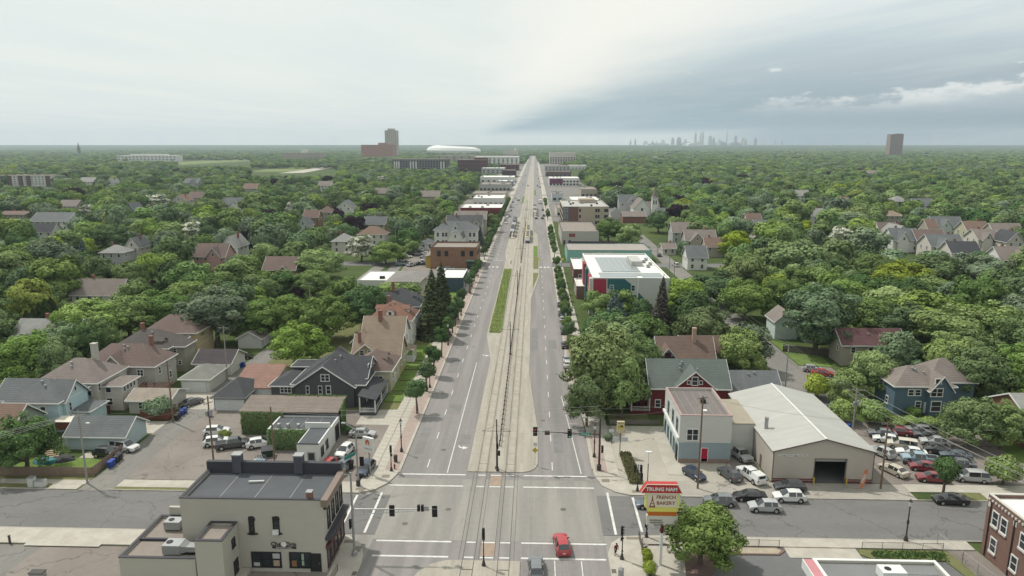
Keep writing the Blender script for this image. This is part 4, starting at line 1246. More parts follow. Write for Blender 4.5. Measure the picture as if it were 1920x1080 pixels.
for yy in (79.6, 75.8):
	MB().box(x0 - ox - .2, x0 - ox, yy - oy - .62, yy - oy + .62, 1.05, 1.28).build('window_sill', STONE, t)
for k in range(34):
	MB().box(x0 - ox - .12, x0 - ox, y1 - oy - .5 - k * .6, y1 - oy - .2 - k * .6, h - .62, h - .38).build('dentil', STONE, t)
for yy in (81.2, 76.6, 71.5):
	MB().box(x0 - ox - .05, x0 - ox, yy - oy - .3, yy - oy + .3, h - 1.5, h - .9).build('stone_block', STONE, t)
for yy in (80.9, 76.6):
	MB().tube((x0 - ox - .1, yy - oy, .1), (x0 - ox - .1, yy - oy, h - .7), .07, .07, 6).build('downpipe', BLACK, t)
t, rf, org = flat_building('bakery', 'flat grey bakery roof with pink edge at the bottom right', 'bakery', 32.2, 46.0, 52.0, 72.6, 4.4, wallc('bakery_cream', (0.5, 0.46, 0.38)), mat('membrane_roof', (0.185, 0.19, 0.19), .85, .1, .4), .3, WHITE)
ox, oy = org
MB().box(31.0 - ox, 32.1 - ox, 52 - oy, 72.3 - oy, 3.6, 4.55).build('mansard_edge', mat('faded_pink_metal', (0.46, 0.20, 0.215), .5, .08), t)
MB().box(30.9 - ox, 31.0 - ox, 52 - oy, 72.3 - oy, 3.5, 4.6).build('fascia', WHITE, t)
ac_unit(rf, 39.6 - ox, 69.6 - oy, 4.1, 2.6, 1.6, 1.2, WHITE)
MB().box(41.5 - ox, 45.2 - ox, 70.3 - oy, 70.38 - oy, 4.13, 4.2).build('gas_pipe', STEEL, rf)
MB().box(33 - ox, 38 - ox, 69.5 - oy, 69.58 - oy, 4.13, 4.2).build('gas_pipe', STEEL, rf)
# houses on the left block
DGW = wallc('charcoal_siding', (0.075, 0.077, 0.082), .8, .06)
CW = wallc('cream_siding', (0.52, 0.49, 0.44))
Y0 = 128.6
house('charcoal_house', 'large charcoal bungalow with white window trim and long front porch', 'house',
	[(-47.6, -33.4, 129.0, 143.0, 4.6, 9.4, 'pyr'), (-47.0, -35.3, 128.2, 137.0, 4.55, 8.5, 'gy'), (-52.4, -47.0, 129.8, 138.0, 3.9, 5.4, 'hip'), (-33.4, -30.2, 124.4, 135.6, 3.1, 3.9, 'porch', -.05, 'r'), (-40.0, -33.6, 131.5, 140.5, 5.3, 8.2, 'gx'), (-51.0, -46.5, 139, 143, 5.0, 5.8, 'hip')],
	DGW, rDG, WHITE,
	wins=[fw(1, 602, 703, 617, 714, 128.2, 'double'), fw(1, 574, 724, 580, 738, 128.2), fw(1, 597, 724, 604, 738, 128.2), fw(1, 612, 724, 620, 738, 128.2), fw(0, 646, 724, 656, 738, 129.0), fw(2, 526, 724, 546, 736, 129.8, 'triple'),
			('r', 4, 133.8, 6.6, .9, 1.1), ('r', 4, 136, 6.6, .9, 1.1), ('r', 4, 138.2, 6.6, .9, 1.1)],
	doors=[('r', 0, 130.5, 1.0, 2.1, WHITE, .55)], vents=3, seed=5, base_m=DGW)
house('white_pink_roof_garage', 'white low garage with pinkish-brown roof left of the charcoal house', 'garage', [(-60.8, -52.9, 131.0, 139.5, 2.9, 4.9, 'shedf')], wallc('white_garage', (0.54, 0.54, 0.52)), roof_mat('pink_brown', (0.22, 0.135, 0.11)), wins=[('f', 0, -58.6, 2.1, 1.2, .5, 'plain')])
house('yellow_house_brown_roof', 'pale yellow bungalow with red-brown hip roof behind the charcoal house', 'house',
	[(-38.2, -29.9, 137.2, 147.0, 4.7, 7.8, 'hip')], wallc('pale_yellow', (0.42, 0.40, 0.29)), rRB, dormers=[('r', -31.3, 141.5, 5.6, 2.6, 2.6, 1.0, .9)],
	wins=[('f', 0, -32.4, 2.9, 1.6, 1.2, 'double'), ('r', 0, 139.5, 2.9, 1.0, 1.3), ('r', 0, 143.5, 2.9, 1.0, 1.3)], doors=[('r', 0, 141.5, 1.0, 2.1, WHITE, .7)])
house('olive_house_tan_roof', 'olive-yellow house with tan gabled roof, second from the charcoal house', 'house',
	[(-40.4, -30.0, 147.6, 155.5, 4.8, 8.6, 'gx'), (-40.6, -34.0, 146.8, 152, 4.8, 7.6, 'gy')], wallc('olive_yellow', (0.34, 0.31, 0.17)), rTAN, wins=[('f', 1, -38.2, 5.6, .8, 1.0), ('f', 1, -36.4, 5.6, .8, 1.0), ('r', 0, 149.5, 2.8, 1.0, 1.3), ('r', 0, 153, 2.8, 1.0, 1.3)], chims=[(-39.4, 150.0, 6.4, 9.4, .3)])
house('white_house_tan_roof', 'white house with tan roof and small lilac porch beside the lawn', 'house',
	[(-41.0, -31.3, 158.6, 167.0, 6.0, 10.0, 'gx'), (-43.2, -38.6, 157.6, 162.0, 5.2, 7.8, 'gy'), (-31.3, -28.6, 157.5, 161.5, 2.9, 3.6, 'porch', -.05, 'r')], wallc('bright_white', (0.60, 0.60, 0.57)), rTAN,
	wins=[('f', 0, -34.0, 4.5, .9, 1.4), ('f', 1, -41.8, 5.0, .8, 1.1), ('f', 1, -40.2, 5.0, .8, 1.1), ('r', 0, 160, 4.5, .9, 1.4), ('r', 0, 164, 4.5, .9, 1.4), ('r', 0, 164, 2.0, .9, 1.4)], chims=[(-37.2, 162.0, 8.4, 11.6, .45)], doors=[('r', 0, 159.5, 1, 2.1, mat('lilac_door', (0.3, 0.2, 0.28), .6, 0), .6)])
house('white_house_red_roof', 'tall white house with rust-red hip roof and three dormers', 'house',
	[(-42.4, -31.4, 170.6, 181.5, 7.0, 11.2, 'pyr')], wallc('bright_white', (0.60, 0.60, 0.57)), roof_mat('rust_red', (0.195, 0.108, 0.08)),
	dormers=[('f', -36.9, 171.6, 7.9, 2.0, 2.6, 1.2, .7), ('r', -32.6, 176, 7.9, 2.6, 2.4, 1.2, .7), ('l', -41.2, 176, 7.9, 2.6, 2.4, 1.2, .7)],
	wins=[('r', 0, 173, 5.2, .9, 1.5), ('r', 0, 176, 5.2, .9, 1.5), ('r', 0, 179, 5.2, .9, 1.5), ('f', 0, -40, 5.0, .9, 1.5), ('r', 0, 173, 2.2, .9, 1.5), ('r', 0, 177, 2.2, .9, 1.5)], chims=[(-38.2, 176.5, 9.6, 12.0, .4)], vents=2, seed=8)
house('slate_house', 'blue-grey house with charcoal hip roof beside the tall spruce', 'house',
	[(-43.6, -31.8, 185.5, 197.0, 7.2, 11.4, 'pyr'), (-31.8, -28.6, 186.2, 195.0, 3.0, 3.8, 'porch', -.05, 'r')], wallc('blue_grey', (0.20, 0.235, 0.26)), rDG,
	dormers=[('r', -33.0, 191, 8.0, 2.6, 2.4, 1.2, .7), ('l', -42.4, 191, 8.0, 2.6, 2.4, 1.2, .7)], wins=[('r', 0, 188, 5.3, .9, 1.5), ('r', 0, 194, 5.3, .9, 1.5), ('f', 0, -34, 5.3, .9, 1.5)], chims=[(-39.8, 190.5, 10, 13, .4)])
house('garden_shed', 'little cream shed with dark roof behind the charcoal house', 'shed', [(-47.8, -44.4, 153.0, 157.0, 2.4, 3.8, 'gy')], wallc('shed_cream', (0.46, 0.42, 0.32)), rDG, doors=[('f', 0, -46.1, .9, 1.9, mat('brown_door', (0.15, 0.09, 0.06), .7, .1), .05)])
house('twin_garage', 'dark-roofed garage with two white doors opening on the lot', 'garage', [(-62.4, -56.4, 126.0, 135.5, 2.75, 5.2, 'pyr')], wallc('grey_green', (0.22, 0.235, 0.22)), rDG, mat('grey_green_trim', (0.20, 0.21, 0.20), .7, .05), gdoors=[('f', 0, -60.75, 2.6, 2.15), ('f', 0, -57.85, 2.6, 2.15)])
house('white_garage', 'white hip-roofed garage with one wide door across the alley', 'garage', [(-74.0, -68.0, 136.0, 144.5, 2.85, 4.6, 'hip')], wallc('greyed_white', (0.45, 0.46, 0.43)), roof_mat('weathered_grey', (0.19, 0.19, 0.17)), gdoors=[('f', 0, -71.3, 4.6, 2.2)])
house('dark_roof_garage', 'garage with plum-black roof behind the white garage', 'garage', [(-76.5, -68.3, 147.0, 155.0, 2.8, 4.8, 'gx')], wallc('white_garage', (0.54, 0.54, 0.52)), roof_mat('plum_black', (0.065, 0.055, 0.06)))
house('tan_roof_garage', 'garage with tan roof behind red board fence on the alley', 'garage', [(-78.2, -70.2, 124.0, 130.5, 2.7, 3.9, 'gx')], wallc('greyed_cream', (0.42, 0.41, 0.37)), roof_mat('pale_taupe', (0.265, 0.23, 0.195)), wins=[('f', 0, -75.8, 1.6, .7, 1.2), ('f', 0, -74.0, 1.6, .7, 1.2)])
house('pale_blue_garage', 'pale blue garage with slate roof next to the fenced lawn', 'garage', [(-79.4, -69.4, 107.8, 114.4, 2.6, 4.7, 'gx')], wallc('pale_blue', (0.37, 0.445, 0.455)), rG)
house('alley_far_garage', 'pale garage farther up the left alley', 'garage', [(-75.5, -69.5, 168, 175, 2.7, 4.4, 'gy')], wallc('greyed_white', (0.45, 0.46, 0.43)), rT, gdoors=[('r', 0, 171.5, 2.6, 2.1)])
house('pale_blue_house', 'pale blue house with slate roof and open gable on the left', 'house',
	[(-95.0, -85.4, 114.8, 123.2, 5.6, 8.8, 'pyr'), (-90.0, -84.9, 116.0, 122.2, 5.55, 8.4, 'gx'), (-98.5, -90.0, 117.0, 124.0, 5.4, 8.0, 'gx'), (-85.4, -81.6, 117.5, 122.4, 3.0, 3.6, 'hip')],
	wallc('powder_blue', (0.42, 0.55, 0.575)), rG, wins=[('r', 1, 117.2, 4.0, .55, 1.5), ('r', 1, 119.1, 6.8, .5, .8, 'plain'), ('f', 3, -83.0, 1.9, .7, .7), ('f', 0, -88.2, 4.1, .9, 1.4)], doors=[('f', 3, -84.5, .95, 2.0, WHITE, .3)], vents=2, seed=12)
house('cream_house', 'cream two-storey house with taupe hip roof and enclosed porch', 'house',
	[(-96.0, -84.0, 124.0, 133.8, 6.1, 9.6, 'hip'), (-84.0, -80.2, 125.5, 131.0, 5.0, 5.8, 'hip')], CW, rT,
	wins=[('f', 0, -85.7, 5.2, .9, .9, 'plain'), ('f', 0, -85.7, 4.0, .9, .9, 'plain'), ('f', 0, -85.0, 2.0, 1.0, 1.0), ('r', 0, 124.6, 5.1, .6, 1.4), ('f', 1, -82.8, 4.2, 1.0, 1.0, 'plain'), ('r', 1, 126.4, 4.2, .6, 1.0, 'plain'), ('r', 1, 127.5, 4.2, .6, 1.0, 'plain'), ('r', 1, 128.6, 4.2, .6, 1.0, 'plain'), ('r', 1, 129.7, 4.2, .6, 1.0, 'plain'), ('f', 1, -82.8, 1.8, 1.1, 1.3)],
	doors=[('r', 1, 127.4, .9, 2.1, BLACK, .3), ('r', 1, 129.2, .9, 2.1, BLACK, .3)], chims=[(-88.0, 130.6, 8.6, 12.0, .5, mat('pale_chimney', (0.42, 0.40, 0.36), .9, .1))], vents=2, seed=13)
house('grey_house_brown_roof', 'grey stucco house with red-brown roof and cross gable', 'house',
	[(-94.0, -78.6, 134.6, 143.2, 6.0, 9.7, 'hip'), (-89.2, -84.4, 133.9, 138.5, 5.9, 8.4, 'gy')], wallc('warm_grey', (0.34, 0.33, 0.295)), rRB,
	wins=[('f', 0, -81.6, 4.6, 1.2, 1.2, 'double'), ('f', 0, -82.6, 1.9, .9, 1.4), ('r', 0, 136.5, 4.6, .8, 1.4), ('r', 0, 140.5, 2.4, .8, 1.4), ('f', 1, -87.8, 6.6, .7, .8, 'plain'), ('f', 1, -86.0, 6.6, .7, .8, 'plain')],
	doors=[('f', 0, -79.8, .95, 2.1, WHITE, .3)], chims=[(-82.0, 140.5, 8.4, 10.8, .35)], vents=3, seed=14)
house('olive_house', 'olive-grey house with charcoal hip roof and corner tower', 'house',
	[(-95.0, -82.4, 147.2, 156.5, 6.1, 9.4, 'hip'), (-83.4, -79.6, 149.2, 154.0, 6.0, 7.4, 'hip')], wallc('olive_grey', (0.255, 0.245, 0.20)), roof_mat('warm_charcoal', (0.095, 0.085, 0.082)),
	dormers=[('r', -84.0, 149.2, 6.6, 1.8, 2.4, .9, .5)], wins=[('f', 0, -83.9, 4.6, .9, 1.4), ('f', 1, -81.8, 5.0, .7, .8), ('f', 1, -82.2, 2.2, .7, .9), ('f', 1, -80.9, 2.2, .7, .9)], chims=[(-90.4, 152, 8.4, 10.6, .35)], vents=1, seed=15)
house('tan_house', 'yellow-tan house with brown roof under the tall left tree', 'house', [(-95.0, -82.0, 159.5, 168.5, 6.3, 9.8, 'hip')], wallc('ochre', (0.42, 0.34, 0.21)), rRB, wins=[('f', 0, -83.6, 2.4, .9, 1.5), ('f', 0, -83.8, 5.0, .8, 1.1), ('f', 0, -87.5, 5.0, .8, 1.1)])
house('orange_roof_house', 'small house with orange-brown roof at the left edge', 'house',
	[(-98.0, -86.6, 104.6, 112.6, 4.6, 7.7, 'gx')], wallc('sage_green', (0.24, 0.275, 0.235)), rOR, wins=[('r', 0, 108.4, 5.4, .7, 1.0), ('r', 0, 110.8, 1.9, .9, 1.2)], chims=[(-93.4, 110.2, 6.6, 9.6, .5)], gable_m=wallc('sage_green', (0.24, 0.275, 0.235)))
house('grey_bungalow', 'pale grey-roofed bungalow with dormer at far left', 'house', [(-127.0, -112.0, 158.0, 168.0, 5.0, 8.6, 'gx'), (-118.5, -112.4, 157.0, 162, 4.6, 7.2, 'gy')], wallc('blue_shade', (0.25, 0.29, 0.33)), rLG, wins=[('f', 1, -115.4, 2.5, 1, 1.3)], chims=[(-121, 163.5, 8, 9.8, .35)])
# BUILDINGS FARTHER UP THE AVENUE
t, rf, org = flat_building('navy_store', 'navy-walled store with white flat roof beyond the tall spruces', 'store', -33.5, -25.0, 238.0, 255.5, 5.2, wallc('navy_render', (0.045, 0.072, 0.10)), DECKW, .35, WHITE, wins=[('r', 243, 1.8, 2.2, 2.0, 'double'), ('r', 249, 1.8, 2.2, 2.0, 'double')])
house('grey_roof_hall', 'low hall with warm grey hip roof beside the navy store', 'hall', [(-51.5, -34.2, 236.5, 255.0, 4.2, 6.0, 'hip'), (-39.5, -35.5, 235.2, 241.0, 4.2, 6.0, 'gy')], wallc('greyed_cream', (0.42, 0.41, 0.37)), roof_mat('warm_grey', (0.20, 0.19, 0.18)), wins=[('f', 1, -37.5, 2.2, 1.0, 1.2)])
t, rf, org = flat_building('white_roof_annex', 'white-roofed low annex left of the grey hall', 'annex', -62.5, -52.0, 239.5, 257.5, 3.9, wallc('greyed_white', (0.45, 0.46, 0.43)), DECKW, .25, None)
ac_unit(rf, 2.6, -5.0, 3.6, 1.8, 1.2, 1.0, BLACK)
BRB = brick_mat('wall_brown_brick', (0.22, 0.115, 0.07), (0.185, 0.095, 0.06), (0.24, 0.17, 0.12))
yb = 285.5
t, rf, org = flat_building('brown_brick_block', 'brown brick two-storey block beside the left-hand car lot', 'commercial block', -43.4, -23.9, yb, 303.0, 9.0, BRB, DECKG, .6, mat('dark_brown_coping', (0.09, 0.06, 0.05), .8, .1),
						wins=[fwb(px - 3, 471, px + 3, 480, yb, 'sash', BLACK) for px in (823, 837, 868, 884)] + [('r', yy, 6.4, .9, 1.5, 'sash', BLACK) for yy in (288, 291.5, 295, 298.5)], trim=BLACK)
ox, oy = org
xx, zz = PY(884, 495, yb)
MB().box(xx - ox - 2.0, xx - ox + 2.0, yb - oy - .05, yb - oy, 0, 3.3).build('shopfront', BLACK, t)
for k in range(3):
	MB().box(xx - ox - 1.8 + k * 1.25, xx - ox - .75 + k * 1.25, yb - oy - .09, yb - oy - .05, .6, 2.7).build('shop_window', mat('green_glass', (0.03, 0.05, 0.05), .15, 0), t)
MB().box(xx - ox - 2.1, xx - ox + 2.1, yb - oy - .7, yb - oy - .05, 3.2, 3.7).build('awning', mat('sea_green_awning', (0.16, 0.27, 0.25), .7, .05), t)
MB().box(-43.4 - ox - .1, -23.9 - ox + .1, yb - oy - .12, yb - oy, 8.1, 8.35).build('brick_cornice', BRB, t)
house('yellow_lean_to', 'small yellow lean-to on the side of the brown brick block', 'lean-to', [(-46.0, -43.5, 288.0, 303.0, 4.6, 5.2, 'shedl')], mat('wall_mustard', (0.42, 0.28, 0.07), .8, .1), DECKG)
WHH = wallc('bright_white', (0.60, 0.60, 0.57))
v = [(-50.0, -28.4, 343.0, 354.0, 9.2, 13.2, 'hip'), (-42.5, -36.0, 341.8, 347, 9.1, 12.8, 'gy'), (-42.0, -34.2, 331.5, 342, 6.2, 10.2, 'gambrel')]
house('white_boarding_house', 'large white three-storey house with grey roof behind the brown brick block', 'house', v, WHH, rG,
	wins=[('f', 0, px, z, 1.1, 1.9, 'sash') for px in (-48.2, -45.6, -44.0, -32.0, -30.0) for z in (3.2, 7.0)] + [('f', 1, -39.2, 10.4, .9, 1.3), ('f', 2, -38.2, 7.6, .8, 1.3), ('f', 2, -39.6, 3.4, .8, 1.3), ('f', 2, -36.8, 3.4, .8, 1.3), ('f', 2, -41, 3.4, .8, 1.3)], chims=[(-45.0, 347, 11, 14, .35)])
house('dark_gable_house', 'house with dark roof right behind the large white house', 'house', [(-47.0, -28.0, 368.0, 380.0, 9.0, 13.6, 'gx'), (-33.0, -28.5, 366, 374, 9.0, 12.6, 'gy')], wallc('warm_grey', (0.34, 0.33, 0.295)), roof_mat('dusk_grey', (0.085, 0.085, 0.09)), wins=[('f', 1, -30.8, 10, .9, 1.2)], chims=[(-42, 373, 12, 14.6, .4)])
house('tan_side_house', 'grey-tan house with brown roof farther along behind the white house', 'house', [(-46.0, -28.0, 398.0, 412.0, 9.0, 13.0, 'gx'), (-36.0, -30.0, 396, 404, 9.0, 12.4, 'gy')], wallc('warm_grey', (0.34, 0.33, 0.295)), rT)
house('cream_sign_house', 'cream roadside signboard house next to the left pavement', 'kiosk', [(-27.4, -23.6, 318.0, 323.0, 3.4, 3.8, 'shedf')], wallc('cream_siding', (0.52, 0.49, 0.44)), DECKG)
WB = wallc('pale_render', (0.44, 0.45, 0.42), .85, .06)
x0, x1, y0, y1, h = 17.75, 40.6, 204.5, 252.0, 11.9
t, rf, org = flat_building('colourful_apartments', 'three-storey apartment block with red and teal wall panels and solar roof', 'apartment block', x0, x1, y0, y1, h, WB, DECKW, .35, mat('bright_white_coping', (0.70, 0.70, 0.68), .7, 0.03),
						wins=[fwb(1144, 535, 1150, 543, y0, 'sash'), fwb(1184, 535, 1190, 545, y0, 'sash'), fwb(1184, 558, 1190, 568, y0, 'sash'), fwb(1184, 582, 1190, 592, y0, 'sash')])
ox, oy = org
def wpoly(name, pts, m, d=.04):
	q = [PY(px, py, y0) for px, py in pts]
	f = [(a - ox, y0 - oy - d, min(b, h - .1)) for a, b in q]
	bk = [(a, y0 - oy - .0, c) for a, _, c in f]
	n = len(f)
	MB().add(f + bk, [tuple(range(n))] + [(i, (i + 1) % n, n + (i + 1) % n, n + i) for i in range(n)]).build(name, m, t)
CRIMW = mat('crimson_panel', (0.29, 0.028, 0.055), .7, .05)
TEALW = mat('teal_panel', (0.022, 0.105, 0.115), .7, .05)
wpoly('red_panel', [(1112.5, 523), (1137, 523), (1137, 600), (1112.5, 600)][::-1], CRIMW)
wpoly('teal_panel', [(1139, 523), (1171, 523), (1184, 533), (1184, 552), (1158, 556), (1139, 540)][::-1], TEALW)
wpoly('teal_panel', [(1160, 556), (1193, 553), (1193, 605), (1160, 605)][::-1], TEALW, .03)
wpoly('teal_panel', [(1196, 547), (1196, 605), (1232, 605), (1227, 580)], TEALW, .035)
MB().box(x0 - ox + 13.3, x0 - ox + 13.6, y0 - oy - .1, y0 - oy, 0, h).build('downpipe', WHITE, t)
for (ya, yb2, za, zb, mm) in ((206.0, 208.5, .2, 11.4, WB), (208.6, 214.0, .2, 6.6, TEALW), (208.6, 214.0, 6.6, 8.4, mat('orange_panel', (0.42, 0.13, 0.06), .7, .05)), (208.6, 214.0, 8.4, 11.4, CRIMW), (222.0, 226.5, .2, 11.4, TEALW), (232, 238, .2, 11.4, CRIMW)):
	MB().box(x0 - ox - .9, x0 - ox, ya - oy, yb2 - oy, za, zb).build('bay_panel', mm, t)
for yy in (217, 220, 229, 241, 246):
	for z in (2, 5.6, 9.2):
		window(t, 'l', x0, yy, z, 1.2, 1.6, WHITE, 'sash', org)
sol = mat('solar_glass', (0.26, 0.30, 0.31), .25, .06, 1.0, spec=.5)
pm = MB().box(-.82, .82, -.95, .95, 0, .05).mesh('solar_panel', [sol])
zr = h - .18
for i in range(7):
	for j in range(14):
		yv = y0 + 12.5 + j * 2.05
		ob('solar_panel', pm, rf, (x0 + 4.6 + i * 1.75 - ox, yv - oy, zr))
for i in range(12):
	for j in range(4):
		if i == 7 and j < 2:
			continue
		ob('solar_panel', pm, rf, (x0 + 3.2 + i * 1.6 - ox, y0 + 2.2 + j * 2.2 - oy, zr))
st = MB().box(x0 + 14.4 - ox, x0 + 18.0 - ox, y0 + 22 - oy, y0 + 34 - oy, h - .35, h + 1.4).build('stair_head', mat('pale_grey_metal', (0.42, 0.42, 0.40), .7, .05), rf)
for k in range(4):
	ac_unit(rf, x0 + 19.6 + (k % 2) * 1.4 - ox, y0 + 20 + k * 4.6 - oy, h - .3, 1.1, 1.1, .9)
t, rf, org = flat_building('brick_stair_annex', 'dark red brick annex with white roof left of the colourful apartments', 'annex', 14.9, 19.4, 255.5, 281.0, 5.4, brick_mat('wall_maroon_brick', (0.12, 0.045, 0.045), (0.095, 0.04, 0.04), (0.16, 0.1, 0.09)), DECKW, .3, WHITE, wins=[('l', 262, 2.5, 1, 1.4, 'sash'), ('f', 17.2, 2.8, .9, 1.2, 'sash')])
t, rf, org = flat_building('brick_entrance_annex', 'small brick entrance annex with white roof on the avenue side', 'annex', 14.4, 17.7, 229.0, 243.0, 4.3, brick_mat('wall_rose_brick', (0.20, 0.10, 0.09), (0.17, 0.085, 0.08), (0.2, 0.14, 0.12)), DECKW, .3, WHITE, wins=[('l', yy, 2.0, 1.2, 1.8, 'sash') for yy in (231, 234, 237, 240)])
t, rf, org = flat_building('teal_store', 'long grey-roofed store with teal side wall behind the colourful apartments', 'store', 14.6, 51.8, 303.0, 326.0, 5.4, mat('wall_sea_green', (0.20, 0.40, 0.34), .8, .08, .3), mat('warm_gravel_roof', (0.30, 0.275, 0.25), .95, .12, .3), .3, COPE)
ox, oy = org
MB().box(22 - ox, 37 - ox, 303 - oy - .05, 303 - oy, 1.2, 4.6).build('painted_patch', mat('taupe_patch', (0.34, 0.30, 0.27), .8, .1), t)
text('lettering', 'ICHIMOI', 1.7, WHITE, t, (31.0 - ox, 303 - oy - .08, 3.9), FACE_F, .02, .02)
MB().box(16 - ox, 38 - ox, 325.6 - oy, 326.0 - oy, 5.4, 6.3).build('back_parapet', COPE, t)
t, rf, org = flat_building('low_grey_store', 'low grey store with a red poster below the four-storey block', 'store', 14.2, 33.5, 357.0, 405.0, 7.0, wallc('dove_grey', (0.40, 0.385, 0.35)), DECKG, .4, COPE, doors=[('l', 360, 1.2, 2.3, BLACK), ('f', 15.6, 1.2, 2.6, mat('dark_red_door', (0.12, 0.03, 0.04), .6, 0)), ('f', 18.4, 1.2, 2.6, BLACK)])
ox, oy = org
MB().box(18.0 - ox, 21.2 - ox, 357 - oy - .08, 357 - oy, 4.2, 6.0).build('poster', mat('poster_red', (0.25, 0.06, 0.07), .7, .6, 1.2), t)
y0 = 411.0
t, rf, org = flat_building('four_storey_block', 'four-storey block with maroon and tan panels right of the avenue', 'apartment block', 16.9, 44.0, y0, 462.0, 15.2, wallc('sand_panel', (0.36, 0.31, 0.245)), mat('grey_membrane', (0.38, 0.37, 0.35), .9, .1, .2), .5, mat('pale_coping', (0.45, 0.44, 0.42), .7, .03),
						wins=[('f', 27.0, z, .8, 1.5, 'sash', BLACK) for z in (2.2, 5.8, 9.4, 13.0)] + [('f', x, z, .8, 1.5, 'sash', BLACK) for x in (36.6, 38.0, 41.8, 43.0) for z in (5.8, 9.4, 13.0)] + [('l', yy, z, 1.5, 1.6, 'sash', BLACK) for yy in range(414, 460, 5) for z in (2.2, 5.8, 9.4, 13.0)])
ox, oy = org
MB().box(16.9 - ox, 20.4 - ox, y0 - oy - .06, y0 - oy, 0, 15.1).build('grey_panel', wallc('steel_grey', (0.13, 0.14, 0.155)), t)
MB().box(20.4 - ox, 26.0 - ox, y0 - oy - .08, y0 - oy, 0, 15.1).build('maroon_panel', mat('maroon_panel', (0.155, 0.085, 0.075), .8, .06), t)
for z in (2.2, 5.8, 9.4, 13.0):
	window(t, 'f', y0 - .06, 18.6, z, 1.5, 1.7, WHITE, 'double', org)
for q in range(9):
	ac_unit(rf, rng.uniform(-10, 10), rng.uniform(-18, 16), 14.7, 1.2, 1.2, 1.0, BLACK if q % 2 else STEEL)
MB().box(-2, 8, 5, 18, 14.7, 17.2).build('lift_house', wallc('sand_panel', (0.36, 0.31, 0.245)), rf)
WHC = wallc('bright_white', (0.60, 0.60, 0.57))
house('church', 'white gabled church with a pointed steeple among the trees', 'church', [(71.5, 83.0, 500, 520, 6.5, 13.0, 'gy'), (80, 90, 504, 514, 6.0, 10.5, 'gx')], WHC, rT, wins=[('f', 0, 77.2, 5.0, 1.4, 3.0, 'sash')])
stx, sty = 85.6, 498.5
stp = [o for o in col.objects if o.name == 'church'][0]
lx, ly = stx - stp.location.x, sty - stp.location.y
MB().box(lx - 2, lx + 2, ly - 2, ly + 2, 0, 13.5).build('belfry', WHC, stp)
MB().box(lx - 2.3, lx + 2.3, ly - 2.3, ly + 2.3, 13.5, 14.1).build('belfry_cornice', WHC, stp)
MB().lathe(lx, ly, [(2.9, 14.1), (2.0, 15.2), (.12, 22.5)], 8).build('spire', rT, stp)
for q in (-.8, .8):
	MB().box(lx + q - .4, lx + q + .4, ly - 2.06, ly - 2, 9.5, 12.3).build('louvre', BLACK, stp)
house('grey_gable_house_left_of_church', 'tall pale house with grey roof left of the church', 'house', [(63.5, 76.0, 523, 535, 9.0, 14.0, 'gx'), (70, 76.5, 521, 528, 9, 13.0, 'gy')], wallc('pale_lilac_grey', (0.44, 0.44, 0.44)), rG, wins=[('f', 0, 66, 7, 1, 1.6), ('f', 1, 73, 10.2, 1, 1.4), ('f', 1, 72, 6, 1, 1.6)])
house('rust_brick_hall', 'low hall with rust-brick front in front of the church', 'hall', [(59.0, 74.0, 462, 474, 4.5, 7.2, 'gx')], brick_mat('wall_rust_red_brick', (0.22, 0.08, 0.06), (0.18, 0.07, 0.055), (0.2, 0.14, 0.12)), rT)
house('small_slate_house_by_church', 'small pale house with slate roof at the foot of the church hall', 'house', [(52.5, 60.0, 478, 488, 5.0, 8.2, 'gy'), (84.0, 97.0, 475, 486, 4.6, 8.4, 'gx')], wallc('pale_lilac_grey', (0.44, 0.44, 0.44)), rG)
